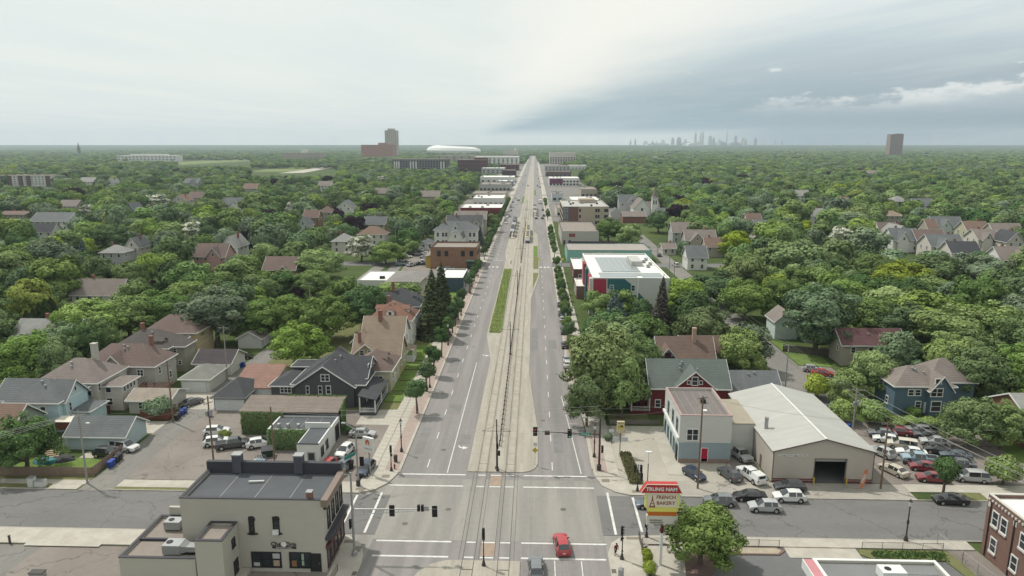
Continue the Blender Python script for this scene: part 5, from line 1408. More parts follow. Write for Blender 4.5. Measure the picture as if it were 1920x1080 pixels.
# houses among the trees: (label, px, py of front eave middle, half width px, wall, roof, type, eave, ridge, depth)
WALLS = {'white': WHC, 'cream': CW, 'grey': GREYW, 'blue': wallc('blue_grey', (0.20, 0.235, 0.26)), 'yellow': wallc('pale_yellow', (0.42, 0.40, 0.29)), 'pink': wallc('dusty_pink', (0.42, 0.26, 0.24)), 'tan': wallc('tan_stucco', (0.33, 0.30, 0.25)), 'mint': wallc('mint_siding', (0.46, 0.53, 0.50)), 'brick': BRB}
ROOFS = {'slate': rG, 'charcoal': rDG, 'taupe': rT, 'redbrown': rRB, 'tan': rTAN, 'rust': rOR, 'light': rLG, 'brown': rBR}
MIDH = [
	('long house with tan-brown roof standing among the left trees', 178, 552, 46, 'white', 'taupe', 'gx', 5.5, 9.5, 9),
	('pink house with plum-red roof and twin gables in the left trees', 392, 480, 30, 'pink', 'redbrown', 'tw', 6.0, 10.5, 10),
	('pale house with light grey roof behind the pink house', 430, 462, 16, 'white', 'light', 'gy', 6.0, 10.5, 12),
	('long white hall with grey roof at far left', 90, 415, 36, 'white', 'slate', 'gx', 6.5, 11.0, 16),
	('small white house with dark roof under the long white hall', 76, 434, 22, 'white', 'charcoal', 'gx', 5.0, 9.0, 9),
	('cream house with slate gable behind the blue spruce', 247, 463, 13, 'cream', 'slate', 'gy', 5.5, 9.6, 10),
	('low house with pale grey roof left of the blue spruce cottage', 208, 474, 22, 'grey', 'light', 'hip', 4.5, 7.5, 9),
	('house with brick-red roof and white dormer near the left middle', 523, 505, 30, 'brick', 'redbrown', 'gxd', 5.5, 9.5, 10),
	('house with grey-brown roof left of the white blossom tree', 575, 492, 0, 'tan', 'taupe', 'gx', 5, 8, 8),
	('pale house with grey hip roof beside the white blossom tree', 640, 453, 19, 'cream', 'light', 'hip', 6.0, 9.5, 10),
	('house with rust and slate roofs above the white blossom tree', 695, 440, 26, 'cream', 'rust', 'hip', 6.2, 10.0, 11),
	('tan house with grey roof behind the rust-roofed house', 702, 420, 20, 'yellow', 'slate', 'gx', 6.2, 10.0, 10),
	('white garage with slate roof at the end of the left car lot', 800, 457, 12, 'white', 'slate', 'hip', 3.0, 5.2, 8),
	('white gabled house with slate roof left of the purple tree', 646, 388, 14, 'white', 'slate', 'gy', 6.5, 11.0, 12),
	('brown-roofed house left of the purple trees', 610, 398, 13, 'tan', 'brown', 'hip', 6.0, 10.0, 10),
	('brick house with dark roof near the left middle trees', 582, 407, 14, 'brick', 'brown', 'gx', 6.0, 10.0, 10),
	('teal-grey house with pale gable in the left trees', 568, 422, 10, 'mint', 'slate', 'gy', 6.0, 10.0, 10),
	('house with pale brown roof right of the far purple tree', 715, 362, 13, 'tan', 'taupe', 'gx', 6.5, 11.0, 12),
	('wide house with brown roof near the avenue-side trees', 805, 368, 18, 'tan', 'taupe', 'gx', 6.5, 11.0, 14),
	('white twin-gabled house left of centre', 435, 383, 22, 'white', 'slate', 'tw', 6.5, 11.0, 12),
	('small cream house with orange-brown roof in the far left trees', 335, 376, 14, 'cream', 'rust', 'gy', 6.0, 10.5, 12),
	('house with brown roof behind the small cream house', 365, 370, 13, 'tan', 'redbrown', 'gx', 6.0, 10.5, 12),
	('dark blue house between the blossom trees', 243, 393, 8, 'blue', 'slate', 'gy', 6.0, 10.5, 12),
	('house with grey-brown roof left of the blossom trees', 125, 386, 17, 'tan', 'taupe', 'gx', 6.0, 10.0, 12),
	('flat tan building at the far left edge', 20, 402, 26, 'tan', 'brown', 'gx', 5.0, 6.5, 16),
	('white house at far left horizon side', 160, 341, 14, 'white', 'light', 'gx', 7.0, 12.0, 16),
	('cream gabled house deep in the left trees', 206, 343, 7, 'cream', 'light', 'gy', 7.0, 12.0, 14),
	('grey turreted house far left of centre', 357, 343, 13, 'grey', 'slate', 'tw', 8.0, 13.0, 16),
	('pale brown roofed house far left of centre', 468, 353, 13, 'tan', 'rust', 'gx', 7.0, 11.5, 14),
	('pale house near the meadow on the left', 608, 348, 12, 'white', 'taupe', 'gx', 7.0, 11.5, 14),
	('white house with slate roof left of the lime tree, right side', 1332, 490, 0, 'white', 'slate', 'gy', 5.5, 9, 10),
	('slate-roofed white house beside the right alley cars', 1308, 482, 18, 'white', 'slate', 'gx', 5.5, 9.5, 10),
	('hip-roofed house with taupe roof and brick chimney above the right alley', 1315, 450, 28, 'tan', 'taupe', 'tw', 6.2, 10.5, 11),
	('house with rust roof just right of the taupe-roofed house', 1340, 462, 16, 'tan', 'rust', 'gx', 5.0, 8.5, 9),
	('taupe-roofed house with steep gables behind the dark round tree', 1282, 435, 20, 'grey', 'taupe', 'gx', 6.5, 11.0, 12),
	('garage with tan roof in the right back alley', 1255, 466, 12, 'cream', 'taupe', 'gx', 3.0, 5.0, 8),
	('brown-roofed house at right, just under the crest of trees', 1415, 414, 13, 'tan', 'brown', 'gx', 6.5, 10.5, 11),
	('pale house with slate roof right of the brown-roofed one', 1432, 428, 14, 'cream', 'slate', 'gx', 6.0, 10, 11),
	('white house with light roof on the right among dark trees', 1530, 405, 16, 'white', 'light', 'gx', 6.0, 10.5, 12),
	('tan house with orange hip roof right of centre', 1678, 405, 18, 'tan', 'tan', 'hip', 5.5, 8.5, 11),
	('white gabled house with red-brown roof in the right house row, leftmost', 1668, 435, 16, 'white', 'redbrown', 'gx', 6.0, 10.5, 11),
	('pale grey house with light roof second in the right house row', 1690, 440, 16, 'white', 'light', 'gy', 6.5, 11.0, 13),
	('pale blue-grey house with slate roof and porch in the right house row', 1700, 450, 24, 'white', 'slate', 'tw', 6.0, 11.0, 12),
	('cream house with red-brown roof in the middle of the right row', 1748, 451, 26, 'cream', 'redbrown', 'gx', 6.0, 10.5, 11),
	('cream house with pale slate roof and two gables in the right row', 1778, 461, 30, 'cream', 'slate', 'tw', 6.0, 10.5, 12),
	('charcoal-roofed cream house nearest in the right row', 1812, 473, 26, 'cream', 'charcoal', 'gx', 5.5, 9.5, 10),
	('white corner house with slate roofs upper right', 1780, 425, 26, 'mint', 'slate', 'tw', 6.5, 11.5, 12),
	('yellow house with rust roof on the right', 1836, 433, 20, 'yellow', 'rust', 'gx', 6.5, 11.0, 12),
	('cream house with tan roof and porch right of the yellow house', 1856, 448, 20, 'cream', 'taupe', 'tw', 6.0, 10.0, 12),
	('grey-roofed tan house at the right edge, upper', 1895, 440, 26, 'tan', 'taupe', 'gx', 7.0, 12.0, 13),
	('cream gabled house with dark roof at the right edge', 1905, 453, 16, 'cream', 'charcoal', 'gy', 6.0, 10.5, 12),
	('white gabled house with tan roof at the right edge, lower', 1905, 487, 26, 'white', 'taupe', 'tw', 5.5, 10.0, 11),
	('rust-roofed house behind the right house row', 1750, 428, 9, 'tan', 'rust', 'gx', 6.0, 10.5, 10),
	('white house with pale roof left of the tan hip roof', 1505, 367, 13, 'white', 'light', 'gx', 7.0, 11.5, 13),
	('small house with brown roof among far right trees', 1590, 380, 12, 'mint', 'brown', 'gy', 6.5, 10.5, 12),
	('pale slate roof house far right of centre', 1690, 378, 16, 'grey', 'light', 'hip', 6.5, 10.5, 13),
	('long slate-roofed white house far right', 1735, 385, 18, 'white', 'slate', 'gx', 7.0, 11.5, 13),
	('plain brown roof far among the right-hand trees', 1637, 325, 14, 'tan', 'taupe', 'gx', 8.0, 12.0, 18),
]
_seen = 0
for k, (lab, px, py, hw, wl, rf_, ty, ze, zr_, dp) in enumerate(MIDH):
	if hw == 0:
		continue
	x, y = P(px, py, ze)
	sc_ = math.hypot(y, CAM_H) / FPX
	hwm = hw * sc_
	dpm = dp if ty != 'gy' else max(dp, hwm * 2.2)
	v = [(x - hwm, x + hwm, y, y + dpm, ze, zr_, 'gx' if ty in ('gxd', 'tw') else ty)]
	wins = []
	if ty in ('gx', 'gxd', 'hip', 'tw'):
		n = max(2, int(hwm * 2 / 3.2))
		for q in range(n):
			for z in ((ze - 1.1, ze - 3.9) if ze > 5.2 else (ze - 1.3,)):
				wins.append(('f', 0, x - hwm + (q + .5) * 2 * hwm / n, z, 1.0, 1.5, 'sash'))
	if ty == 'gy':
		wins += [('f', 0, x, ze + .9, .9, 1.3, 'sash'), ('f', 0, x - hwm * .5, ze - 1.4, .9, 1.4, 'sash'), ('f', 0, x + hwm * .5, ze - 1.4, .9, 1.4, 'sash')]
	side = 'l' if x > 0 else 'r'
	wins += [(side, 0, y + dpm * .3, ze - 1.3, .9, 1.4, 'sash'), (side, 0, y + dpm * .7, ze - 1.3, .9, 1.4, 'sash')]
	if ty in ('tw', 'gxd'):
		w2 = hwm * .42 if ty == 'tw' else hwm * .2
		cx = x + (hwm * .35 if k % 2 else -hwm * .3)
		v.append((cx - w2, cx + w2, y - 1.4, y + dpm * .5, ze if ty == 'tw' else ze + .1, zr_ - .9 if ty == 'tw' else ze + w2 * 1.1, 'gy'))
		wins.append(('f', 1, cx, ze + .8, .9, 1.2, 'sash'))
	t = house('house', lab, 'house', v, WALLS[wl], ROOFS[rf_], wins=wins, group='houses among the trees', chims=[(x + hwm * .4 * (1 if k % 3 else -1), y + dpm * .55, zr_ - 1.4, zr_ + 1.1, .4)] if k % 3 != 1 else (), oh=.5)
	pa = proj(x - hwm, y, ze + .8)
	pb = proj(x + hwm, y + dpm * .5, zr_)
	keep(pa[0] + hw * .35, pb[1] - 1, pb[0] - hw * .35, pa[1], y)
	NOTREE.append((x - hwm - 1.5, x + hwm + 1.5, y - 1, y + dpm + 2))
for o in list(col.objects):
	if o.parent is None and o.get('category') in ('house', 'garage', 'cottage', 'shed', 'church', 'hall', 'store', 'annex', 'apartment block', 'commercial block', 'workshop') and not o.get('group'):
		NOTREE.append((o.location.x - 8.5, o.location.x + 8.5, o.location.y - 6, o.location.y + 7))
for bx in ((0, 640, 115, 830, 112), (95, 650, 260, 790, 124), (175, 640, 330, 720, 134), (228, 612, 358, 690, 147), (290, 598, 370, 668, 158), (340, 680, 480, 790, 126), (440, 690, 740, 900, 128), (655, 560, 780, 700, 160), (700, 545, 790, 600, 186),
		(1195, 668, 1380, 800, 127), (1240, 630, 1335, 672, 146), (1380, 720, 1640, 920, 100), (1660, 676, 1820, 776, 128), (1568, 618, 1680, 680, 158), (1420, 640, 1560, 730, 145), (1088, 474, 1256, 560, 205), (1064, 452, 1228, 480, 300), (1048, 372, 1136, 462, 357),
		(815, 408, 898, 506, 286), (722, 462, 815, 535, 250), (820, 500, 872, 548, 238), (680, 503, 820, 524, 240), (1165, 355, 1242, 412, 525), (1230, 465, 1300, 530, 300), (0, 588, 50, 635, 158), (400, 640, 480, 720, 145), (1640, 780, 1900, 950, 100), (470, 655, 530, 740, 131), (860, 330, 960, 400, 520), (1024, 325, 1090, 352, 900)):
	keep(*bx)
# commercial strips along the avenue
STRIP = [
	('white flat-roofed shop with maroon front on the left of the avenue', -54, -24, 505, 540, 6.0, mat('wall_maroon', (0.17, 0.03, 0.035), .8, .1), DECKW),
	('white two-part store with white roof on the left of the avenue', -52, -26, 585, 625, 7.0, WHC, DECKW),
	('long tan store with pale roof on the left of the avenue', -60, -27, 660, 705, 5.5, WALLS['tan'], DECKG),
	('yellow corner shop on the left of the avenue', -32, -25, 640, 655, 5.0, mat('wall_mustard', (0.42, 0.28, 0.07), .8, .1), DECKG),
	('grey block with big windows on the left of the avenue', -62, -27, 780, 830, 7.5, WALLS['grey'], DECKG),
	('long low white-roofed warehouse left of the avenue', -75, -28, 960, 1010, 7.5, WHC, DECKW),
	('blue-fronted garage left of the avenue', -46, -28, 880, 915, 6.0, wallc('steel_blue', (0.10, 0.17, 0.24)), DECKW),
	('dark brown two-storey block left of the avenue', -52, -30, 1120, 1160, 11.0, wallc('dark_brown', (0.075, 0.045, 0.045)), DECKG),
	('pale grey low block left of the avenue', -95, -54, 1250, 1300, 10.0, WALLS['grey'], DECKW),
	('maroon flat block far left of the avenue', -72, -32, 1420, 1480, 12.0, wallc('maroon_block', (0.11, 0.045, 0.045)), DECKG),
	('white windowed factory far left of the avenue', -150, -40, 1750, 1830, 22.0, WHC, DECKW),
	('long tan factory far left of the avenue', -290, -70, 2050, 2120, 20.0, WALLS['tan'], DECKG),
	('white mid-rise slab left of the far avenue', -110, -60, 2500, 2560, 30.0, WALLS['cream'], DECKW),
	('white shop with purple mural on the right of the avenue', 18.5, 56, 880, 925, 10.0, WHC, DECKW),
	('pale low store beyond the four-storey block', 16, 40, 500, 540, 6.0, WALLS['cream'], DECKG),
	('white gabled storage block behind the four-storey block', 30, 52, 560, 600, 7.5, WHC, DECKW),
	('pale blue-grey wall of a shop right of the avenue', 16, 26, 640, 670, 7.0, wallc('ice_blue', (0.42, 0.47, 0.49)), DECKG),
	('tan block with flat roof right of the avenue', 46, 62, 690, 740, 8.0, WALLS['tan'], DECKG),
	('low brown block right of the far avenue', 18, 60, 1150, 1190, 8.0, wallc('dull_brown', (0.13, 0.10, 0.09)), DECKG),
	('grey-roofed block right of the far avenue', 20, 70, 1400, 1460, 10.0, WALLS['grey'], DECKG),
	('white stepped apartment block right of the far avenue', 40, 110, 1900, 1960, 30.0, WALLS['cream'], DECKW),
	('white roofed shed right of the far avenue', 70, 115, 1500, 1540, 8.0, WHC, DECKW),
]
for (lab, x0, x1, y0, y1, h, wm, rm) in STRIP:
	n = max(2, int((x1 - x0) / (4.0 if y0 < 900 else 7.0)))
	fl = [2.2] if h < 9 else [2.2 + q * 3.6 for q in range(int(h / 3.7))]
	wins = [('f', x0 + (k + .5) * (x1 - x0) / n, z, min(2.6, (x1 - x0) / n * .55), 1.7, 'plain', BLACK) for k in range(n) for z in fl[:5]] if n * len(fl) < 60 else [('f', x0 + (k + .5) * (x1 - x0) / 10, z, 4.2, 2.0, 'plain', BLACK) for k in range(10) for z in fl[:5]]
	t, rf, org = flat_building('commercial_block', lab, 'commercial block', x0, x1, y0, y1, h, wm, rm, .4, WHITE if rm is DECKW else COPE, wins=wins, group='flat-roofed blocks along the avenue')
	for q in range(3):
		ac_unit(rf, rng.uniform(x0 + 3, x1 - 3) - org[0], rng.uniform(y0 + 4, y1 - 4) - org[1], h - .4, 2.0, 1.6, 1.3)
	if 'mural' in lab:
		MB().box(x0 - org[0], x0 - org[0] + 17, y0 - org[1] - .1, y0 - org[1], 3.0, 9.2).build('mural', mat('purple_mural', (0.15, 0.05, 0.11), .8, .7, .25), t)
	if 'white slab' in lab or 'mid-rise' in lab:
		MB().box(12, 18, 0, 8, 30, 38).build('stair_tower', WHC, t)
	NOTREE.append((x0 - 4, x1 + 4, y0 - 4, y1 + 4))
	pa, pb = proj(x0, y0, h * .35), proj(x1, y1, h)
	keep(min(pa[0], pb[0]), pb[1], max(pa[0], pb[0]), pa[1], y0)
# landmarks far out
def far_block(name, label, cat, px0, py_top, px1, py_base, dist, depth, wm, rm=DECKG, nwin=(8, 4), wcol=None, steps=()):
	xa, za = PY(px0, py_top, dist)
	xb, _ = PY(px1, py_top, dist)
	t = thing(name, label, cat, ((xa + xb) / 2, dist, 0))
	w = xb - xa
	MB().box(-w / 2, w / 2, 0, depth, 0, za).build('wall', wm, t)
	MB().box(-w / 2 - .3, w / 2 + .3, -.3, depth + .3, za, za + .8).build('roof', rm, t)
	nx, nz = nwin
	wcol = wcol or GLASS
	if nx:
		zb = max(2.0, za * .12)
		pw, ph = w / nx * .5, (za - zb) / nz * .5
		me = MB().box(-pw / 2, pw / 2, -.3, 0, -ph / 2, ph / 2).mesh('window', [wcol])
		for i in range(nx):
			for j in range(nz):
				ob('window', me, t, (-w / 2 + (i + .5) * w / nx, 0, zb + (j + .5) * (za - zb) / nz))
	for (fx0, fx1, dz, m) in steps:
		MB().box(-w / 2 + fx0 * w, -w / 2 + fx1 * w, depth * .2, depth * .8, za, za + dz).build('roof_block', m, t)
	pa = proj((xa + xb) / 2 - w / 2, dist, za)
	pb = proj((xa + xb) / 2 + w / 2, dist, za * .25)
	keep(pa[0], pa[1], pb[0], pb[1], dist)
	return t, w, za
BRK_FAR = mat('wall_far_brick', (0.33, 0.17, 0.125), .9, .1, .05)
CONCW = mat('wall_far_concrete', (0.42, 0.385, 0.34), .9, .08, .05, aniso=(6, 1, .2))
t, w, za = far_block('brick_warehouse', 'huge blind red-brick warehouse block at left of the avenue', 'warehouse', 677, 272, 736, 300, 2450, 60, BRK_FAR, DECKG, (12, 1), BRK_FAR, steps=((.52, .74, 8, BRK_FAR), (.74, .86, 5, BRK_FAR)))
t, w, za = far_block('apartment_tower', 'slim pale concrete apartment tower behind the brick warehouse', 'tower', 721, 245, 743, 300, 2600, 40, CONCW, DECKG, (6, 24), mat('tower_window', (0.22, 0.21, 0.20), .5, 0), steps=((.22, .76, 8, CONCW),))
t, w, za = far_block('apartment_block', 'black and white apartment block in front of the brick warehouse', 'apartment block', 736, 299, 840, 318, 1460, 30, mat('wall_near_black', (0.05, 0.052, 0.06), .8, .1), DECKG, (20, 4), mat('tower_window', (0.22, 0.21, 0.20), .5, 0))
for f in (.02, .06, .10, .31, .36, .41, .86, .91):
	MB().box(-w / 2 + f * w, -w / 2 + f * w + 3, -.8, 0, 0, za * .8).build('white_bay', WHC, t)
t, w, za = far_block('dark_brick_block', 'dark maroon brick block left of the far avenue', 'commercial block', 858, 300, 914, 322, 1300, 30, wallc('maroon_block', (0.11, 0.045, 0.045)), DECKG, (12, 3), steps=((.55, 1.0, 4, wallc('maroon_block', (0.11, 0.045, 0.045))),))
t, w, za = far_block('white_institute', 'long white stepped institute building far on the left', 'institute', 219, 292, 330, 304, 2150, 40, WHC, DECKW, (16, 2), mat('tower_window', (0.22, 0.21, 0.20), .5, 0), steps=((.2, .48, 5, WHC), (.53, .8, 5, WHC)))
t, w, za = far_block('long_apartments', 'white and brown apartment terrace at the left edge', 'apartment block', -10, 330, 96, 352, 850, 18, WHC, DECKG, (16, 4), mat('tower_window', (0.22, 0.21, 0.20), .5, 0))
for f in (.10, .22, .42, .56, .9):
	MB().box(-w / 2 + f * w, -w / 2 + f * w + 5, -1.0, 0, 0, za + .6).build('brown_bay', mat('wall_bay_brown', (0.12, 0.075, 0.065), .85, .08), t)
t, w, za = far_block('old_school', 'tan old school with a central cupola left of the meadow', 'school', 527, 287, 606, 300, 2500, 40, mat('wall_buff_brick', (0.36, 0.29, 0.22), .9, .1), DECKG, (16, 2), mat('tower_window', (0.22, 0.21, 0.20), .5, 0), steps=((.45, .58, 12, WHC),))
t, w, za = far_block('brown_apartment_tower', 'lone brown apartment tower on the right horizon', 'tower', 1671, 252, 1695, 282, 2700, 30, mat('wall_mauve_brown', (0.26, 0.20, 0.185), .9, .08, .05, aniso=(5, 1, .2)), DECKG, (8, 18), mat('tower_window_brown', (0.17, 0.135, 0.125), .5, 0), steps=((.5, .95, 3, mat('wall_mauve_brown', (0.26, 0.20, 0.185))),))
sx0, _ = PY(794, 280, 3550)
sx1, _ = PY(899, 280, 3550)
st = thing('stadium', 'low white shell-like stadium left of the far avenue', 'stadium', ((sx0 + sx1) / 2, 3650, 0))
prof = [(1.0, 4), (1.05, 22), (.98, 34), (.8, 42), (.62, 45)]
vs, fs = [], []
n = 40
ra, rb = (sx1 - sx0) / 2.1, 100
for q, (rr, z) in enumerate(prof):
	for i in range(n):
		an = 2 * math.pi * i / n
		vs.append((ra * rr * math.cos(an), rb * rr * math.sin(an), z * (1 - .10 * math.cos(an))))
for q in range(len(prof) - 1):
	for i in range(n):
		fs.append((q * n + i, q * n + (i + 1) % n, (q + 1) * n + (i + 1) % n, (q + 1) * n + i))
MB().add(vs, fs).build('shell', mat('stadium_skin', (0.70, 0.71, 0.69), .5, .04, .02), st)
MB().lathe(0, 0, [(90, 0), (90, 20), (88, 22)], 24).build('bowl', WALLS['grey'], st)
keep(794, 275, 899, 288, 3500)
SKYL = [(1181, 1184, 262), (1190, 1193, 260), (1207, 1215, 263), (1222, 1226, 264), (1230, 1233, 265), (1240, 1247, 261), (1259, 1265, 256), (1270, 1278, 255), (1283, 1288, 259), (1303, 1307, 244), (1313, 1316, 246), (1316, 1321, 243), (1329, 1336, 252), (1337, 1341, 256), (1347, 1352, 259), (1363, 1365, 241), (1378, 1383, 251), (1390, 1399, 256), (1396, 1401, 261), (1415, 1420, 257), (1430, 1432, 258), (1453, 1455, 263), (1466, 1468, 263), (1558, 1561, 265), (1627, 1629, 265), (1345, 1362, 264), (1215, 1255, 267), (1280, 1300, 266), (1370, 1392, 266)]
skm = [mat('skyline_concrete', (0.52, 0.53, 0.54), .8, .1, .02), mat('skyline_glass', (0.36, 0.40, 0.44), .4, .1, .02), mat('skyline_white', (0.66, 0.66, 0.65), .8, .05, .02)]  # tower colours lightened: part of the distance haze is put into them
for q, (a, b, top) in enumerate(SKYL):
	d = 8000 + (q * 277) % 700
	xa, za = PY(a, 271 - (271 - top) * .84, d)
	xb, _ = PY(b, top, d)
	w = xb - xa
	tl = thing('skyscraper', 'hazy %s skyscraper, %s from the left in the skyline on the horizon' % (('concrete', 'glass', 'pale')[q % 3], nth(1 + sorted(SKYL).index((a, b, top)))), 'skyscraper', ((xa + xb) / 2, d, 0), 0, 'hazy downtown towers on the horizon')
	m = skm[q % 3]
	MB().box(-w / 2, w / 2, 0, w, -1, za * .86).box(-w * .36, w * .36, w * .15, w * .85, za * .86, za).build('shaft', m, tl)
	if w < 60:
		MB().tube((0, w / 2, za), (0, w / 2, za + 25), 2.5, .5, 5).build('mast', m, tl)
xa, za = PY(1291, 268, 7800)
xb, _ = PY(1316, 268, 7800)
ts = thing('stadium', 'bright white wedge-roofed stadium in front of the hazy skyline', 'stadium', ((xa + xb) / 2, 7800, 0))
w = xb - xa
MB().add([(-w / 2, 0, 0), (w / 2, 0, 0), (w / 2, 150, 0), (-w / 2, 150, 0), (-w / 2, 0, za - 10), (w / 2 * .9, 0, za + 22), (w / 2, 150, za + 12), (-w / 2, 150, za - 5)], [(4, 5, 6, 7), (0, 1, 5, 4), (1, 2, 6, 5), (2, 3, 7, 6), (3, 0, 4, 7)]).build('shell', mat('stadium_skin', (0.70, 0.71, 0.69), .5, .04, .02), ts)
xa, za = PY(146, 267, 3200)
sp = thing('church_spire', 'thin dark church spire on the left horizon', 'spire', (xa, 3200, 0))
MB().box(-5, 5, -5, 5, 0, za * .62).build('tower', mat('dark_stone', (0.07, 0.065, 0.06), .9, .1), sp)
MB().lathe(0, 0, [(5.5, za * .62), (.4, za)], 6).build('spire', mat('dark_stone', (0.07, 0.065, 0.06), .9, .1), sp)
# VEHICLES
def loft(stations):
	"""stations: (x, z_bottom, z_belt, z_top, half width, half top width) front to back."""
	rings = []
	for (x, zb, zl, zt, w, wt) in stations:
		rings.append([(x, 0, zb), (x, w * .9, zb), (x, w, zb + .14), (x, w * 1.0, (zb + zl) / 2 + .05), (x, w * .985, zl), (x, wt, zt), (x, wt * .55, zt + .035), (x, 0, zt + .045)])
	return rings
CAR_TYPES = {
	'sedan': dict(st=[(2.36, .36, .60, .64, .62, .5), (2.24, .24, .68, .72, .84, .70), (1.75, .2, .80, .86, .89, .76), (1.15, .2, .90, .95, .90, .78), (.42, .2, .93, 1.41, .91, .60), (-.55, .2, .94, 1.44, .91, .62), (-1.22, .2, .96, 1.36, .90, .60), (-1.82, .2, .98, 1.02, .89, .74), (-2.26, .26, .94, .98, .85, .70), (-2.38, .4, .66, .7, .74, .6)], cab=(3, 7), wb=(1.42, -1.40), wr=.33),
	'hatch': dict(st=[(2.05, .36, .62, .66, .60, .5), (1.95, .24, .72, .76, .80, .66), (1.5, .2, .86, .92, .86, .74), (1.0, .2, .93, .98, .87, .76), (.35, .2, .95, 1.46, .88, .60), (-.7, .2, .97, 1.49, .88, .62), (-1.45, .2, 1.0, 1.42, .87, .60), (-1.95, .24, 1.0, 1.04, .85, .72), (-2.06, .36, .7, .74, .76, .66)], cab=(3, 7), wb=(1.28, -1.25), wr=.32),
	'suv': dict(st=[(2.3, .42, .68, .72, .62, .50), (2.2, .3, .80, .85, .86, .70), (1.75, .26, .93, .98, .92, .78), (1.2, .26, 1.01, 1.05, .93, .81), (.3, .26, 1.05, 1.58, .94, .61), (-.75, .26, 1.07, 1.63, .94, .63), (-1.6, .26, 1.10, 1.56, .92, .60), (-2.16, .3, 1.08, 1.11, .90, .77), (-2.3, .42, .76, .8, .82, .72)], cab=(3, 7), wb=(1.38, -1.38), wr=.37),
	'van': dict(st=[(2.5, .4, .70, .76, .70, .6), (2.38, .28, .84, .90, .90, .78), (1.95, .24, .96, 1.02, .95, .82), (1.45, .24, 1.02, 1.08, .96, .84), (.65, .24, 1.05, 1.68, .97, .72), (-1.0, .24, 1.06, 1.74, .97, .74), (-2.15, .24, 1.06, 1.68, .96, .74), (-2.46, .28, 1.04, 1.08, .94, .84), (-2.54, .4, .74, .78, .86, .76)], cab=(3, 7), wb=(1.5, -1.5), wr=.34),
	'pickup': dict(st=[(2.75, .45, .76, .82, .70, .6), (2.64, .34, .94, 1.0, .90, .78), (2.1, .3, 1.06, 1.12, .95, .84), (1.5, .3, 1.12, 1.16, .96, .86), (.95, .3, 1.13, 1.74, .96, .68), (.0, .3, 1.14, 1.78, .96, .70), (-.62, .3, 1.14, 1.74, .96, .68), (-.80, .3, 1.14, 1.16, .96, .88), (-2.7, .34, 1.14, 1.16, .95, .88), (-2.8, .5, .8, .84, .88, .8)], cab=(3, 7), wb=(1.75, -1.72), wr=.40, bed=(-.95, -2.68)),
}
_car_mesh = {}
HEADL = mat('headlight_lens', (0.62, 0.64, 0.64), .15, 0, spec=.6)
TAILL = mat('taillight_lens', (0.32, 0.02, 0.02), .25, 0, spec=.6)
CHROME = mat('alloy_rim', (0.45, 0.45, 0.45), .35, 0, metal=.6)
PLATE = mat('number_plate', (0.5, 0.52, 0.5), .6, 0)
CGLASS = mat('car_glass', (0.02, 0.024, 0.027), .05, 0, spec=1.0)
def car_meshes(ty):
	if ty in _car_mesh:
		return _car_mesh[ty]
	d = CAR_TYPES[ty]
	rg = loft(d['st'])
	c0, c1 = d['cab']
	body, ws, rw, sg, sg2 = MB(), MB(), MB(), MB(), MB()
	n = len(rg)
	def quad(mb, i, j, s):
		a = [(p[0], p[1] * s, p[2]) for p in (rg[i][j], rg[i + 1][j], rg[i + 1][j + 1], rg[i][j + 1])]
		mb.add(a, [(0, 1, 2, 3) if s < 0 else (3, 2, 1, 0)])
	for i in range(n - 1):
		for j in range(7):
			for s in (1, -1):
				if i == c0 and j in (5, 6):
					quad(ws, i, j, s)
				elif i == c1 - 1 and j in (5, 6) and ty != 'x':
					quad(rw, i, j, s)
				elif j == 4 and c0 < i < c1 - 1:
					quad(sg if s > 0 else sg2, i, j, s)
				else:
					quad(body, i, j, s)
	for k in (0, n - 1):
		for s in (1, -1):
			pts = [(p[0], p[1] * s, p[2]) for p in rg[k]]
			body.add(pts, [tuple(range(8)) if (s > 0) == (k == 0) else tuple(range(7, -1, -1))])
	for s in (1, -1):
		for xi in range(c0 + 1, c1 - 1):
			a, b = rg[xi][4], rg[xi][5]
			if xi > c0 + 1:
				body.add([(a[0] + .05, (a[1] + .012) * s, a[2]), (a[0] - .05, (a[1] + .012) * s, a[2]), (b[0] - .05, (b[1] + .012) * s, b[2]), (b[0] + .05, (b[1] + .012) * s, b[2])], [(0, 1, 2, 3) if s < 0 else (3, 2, 1, 0)])
	parts = {'body': body.mesh('body'), 'windscreen': ws.mesh('windscreen', [CGLASS]), 'rear_window': rw.mesh('rear_window', [CGLASS]), 'side_window': sg.mesh('side_window', [CGLASS]), 'side_window2': sg2.mesh('side_window', [CGLASS])}
	for p in parts['body'].polygons:
		p.use_smooth = True
	r = d['wr']
	ty_ = MB()
	ty_.tube((0, -.11, 0), (0, .11, 0), r, r, 14)
	parts['tyre'] = ty_.mesh('tyre', [RUBBER])
	parts['rim'] = MB().tube((0, -.125, 0), (0, .125, 0), r * .62, r * .62, 10).mesh('rim', [CHROME])
	parts['arch'] = MB().tube((0, -.012, 0), (0, .012, 0), r * 1.22, r * 1.22, 16).mesh('wheel_arch', [RUBBER])
	parts['headlight'] = MB().box(-.10, .03, -.17, .17, -.07, .07).mesh('headlight', [HEADL])
	parts['taillight'] = MB().box(-.03, .09, -.13, .13, -.10, .10).mesh('taillight', [TAILL])
	parts['mirror'] = MB().box(-.07, .07, -.10, .10, -.07, .07).mesh('mirror')
	parts['plate'] = MB().box(-.02, .02, -.2, .2, -.07, .07).mesh('number_plate', [PLATE])
	parts['grille'] = MB().box(-.05, .04, -.36, .36, -.07, .07).mesh('grille', [BLACK])
	for k in ('body', 'mirror'):
		parts[k].materials.append(None)
	_car_mesh[ty] = parts
	return parts
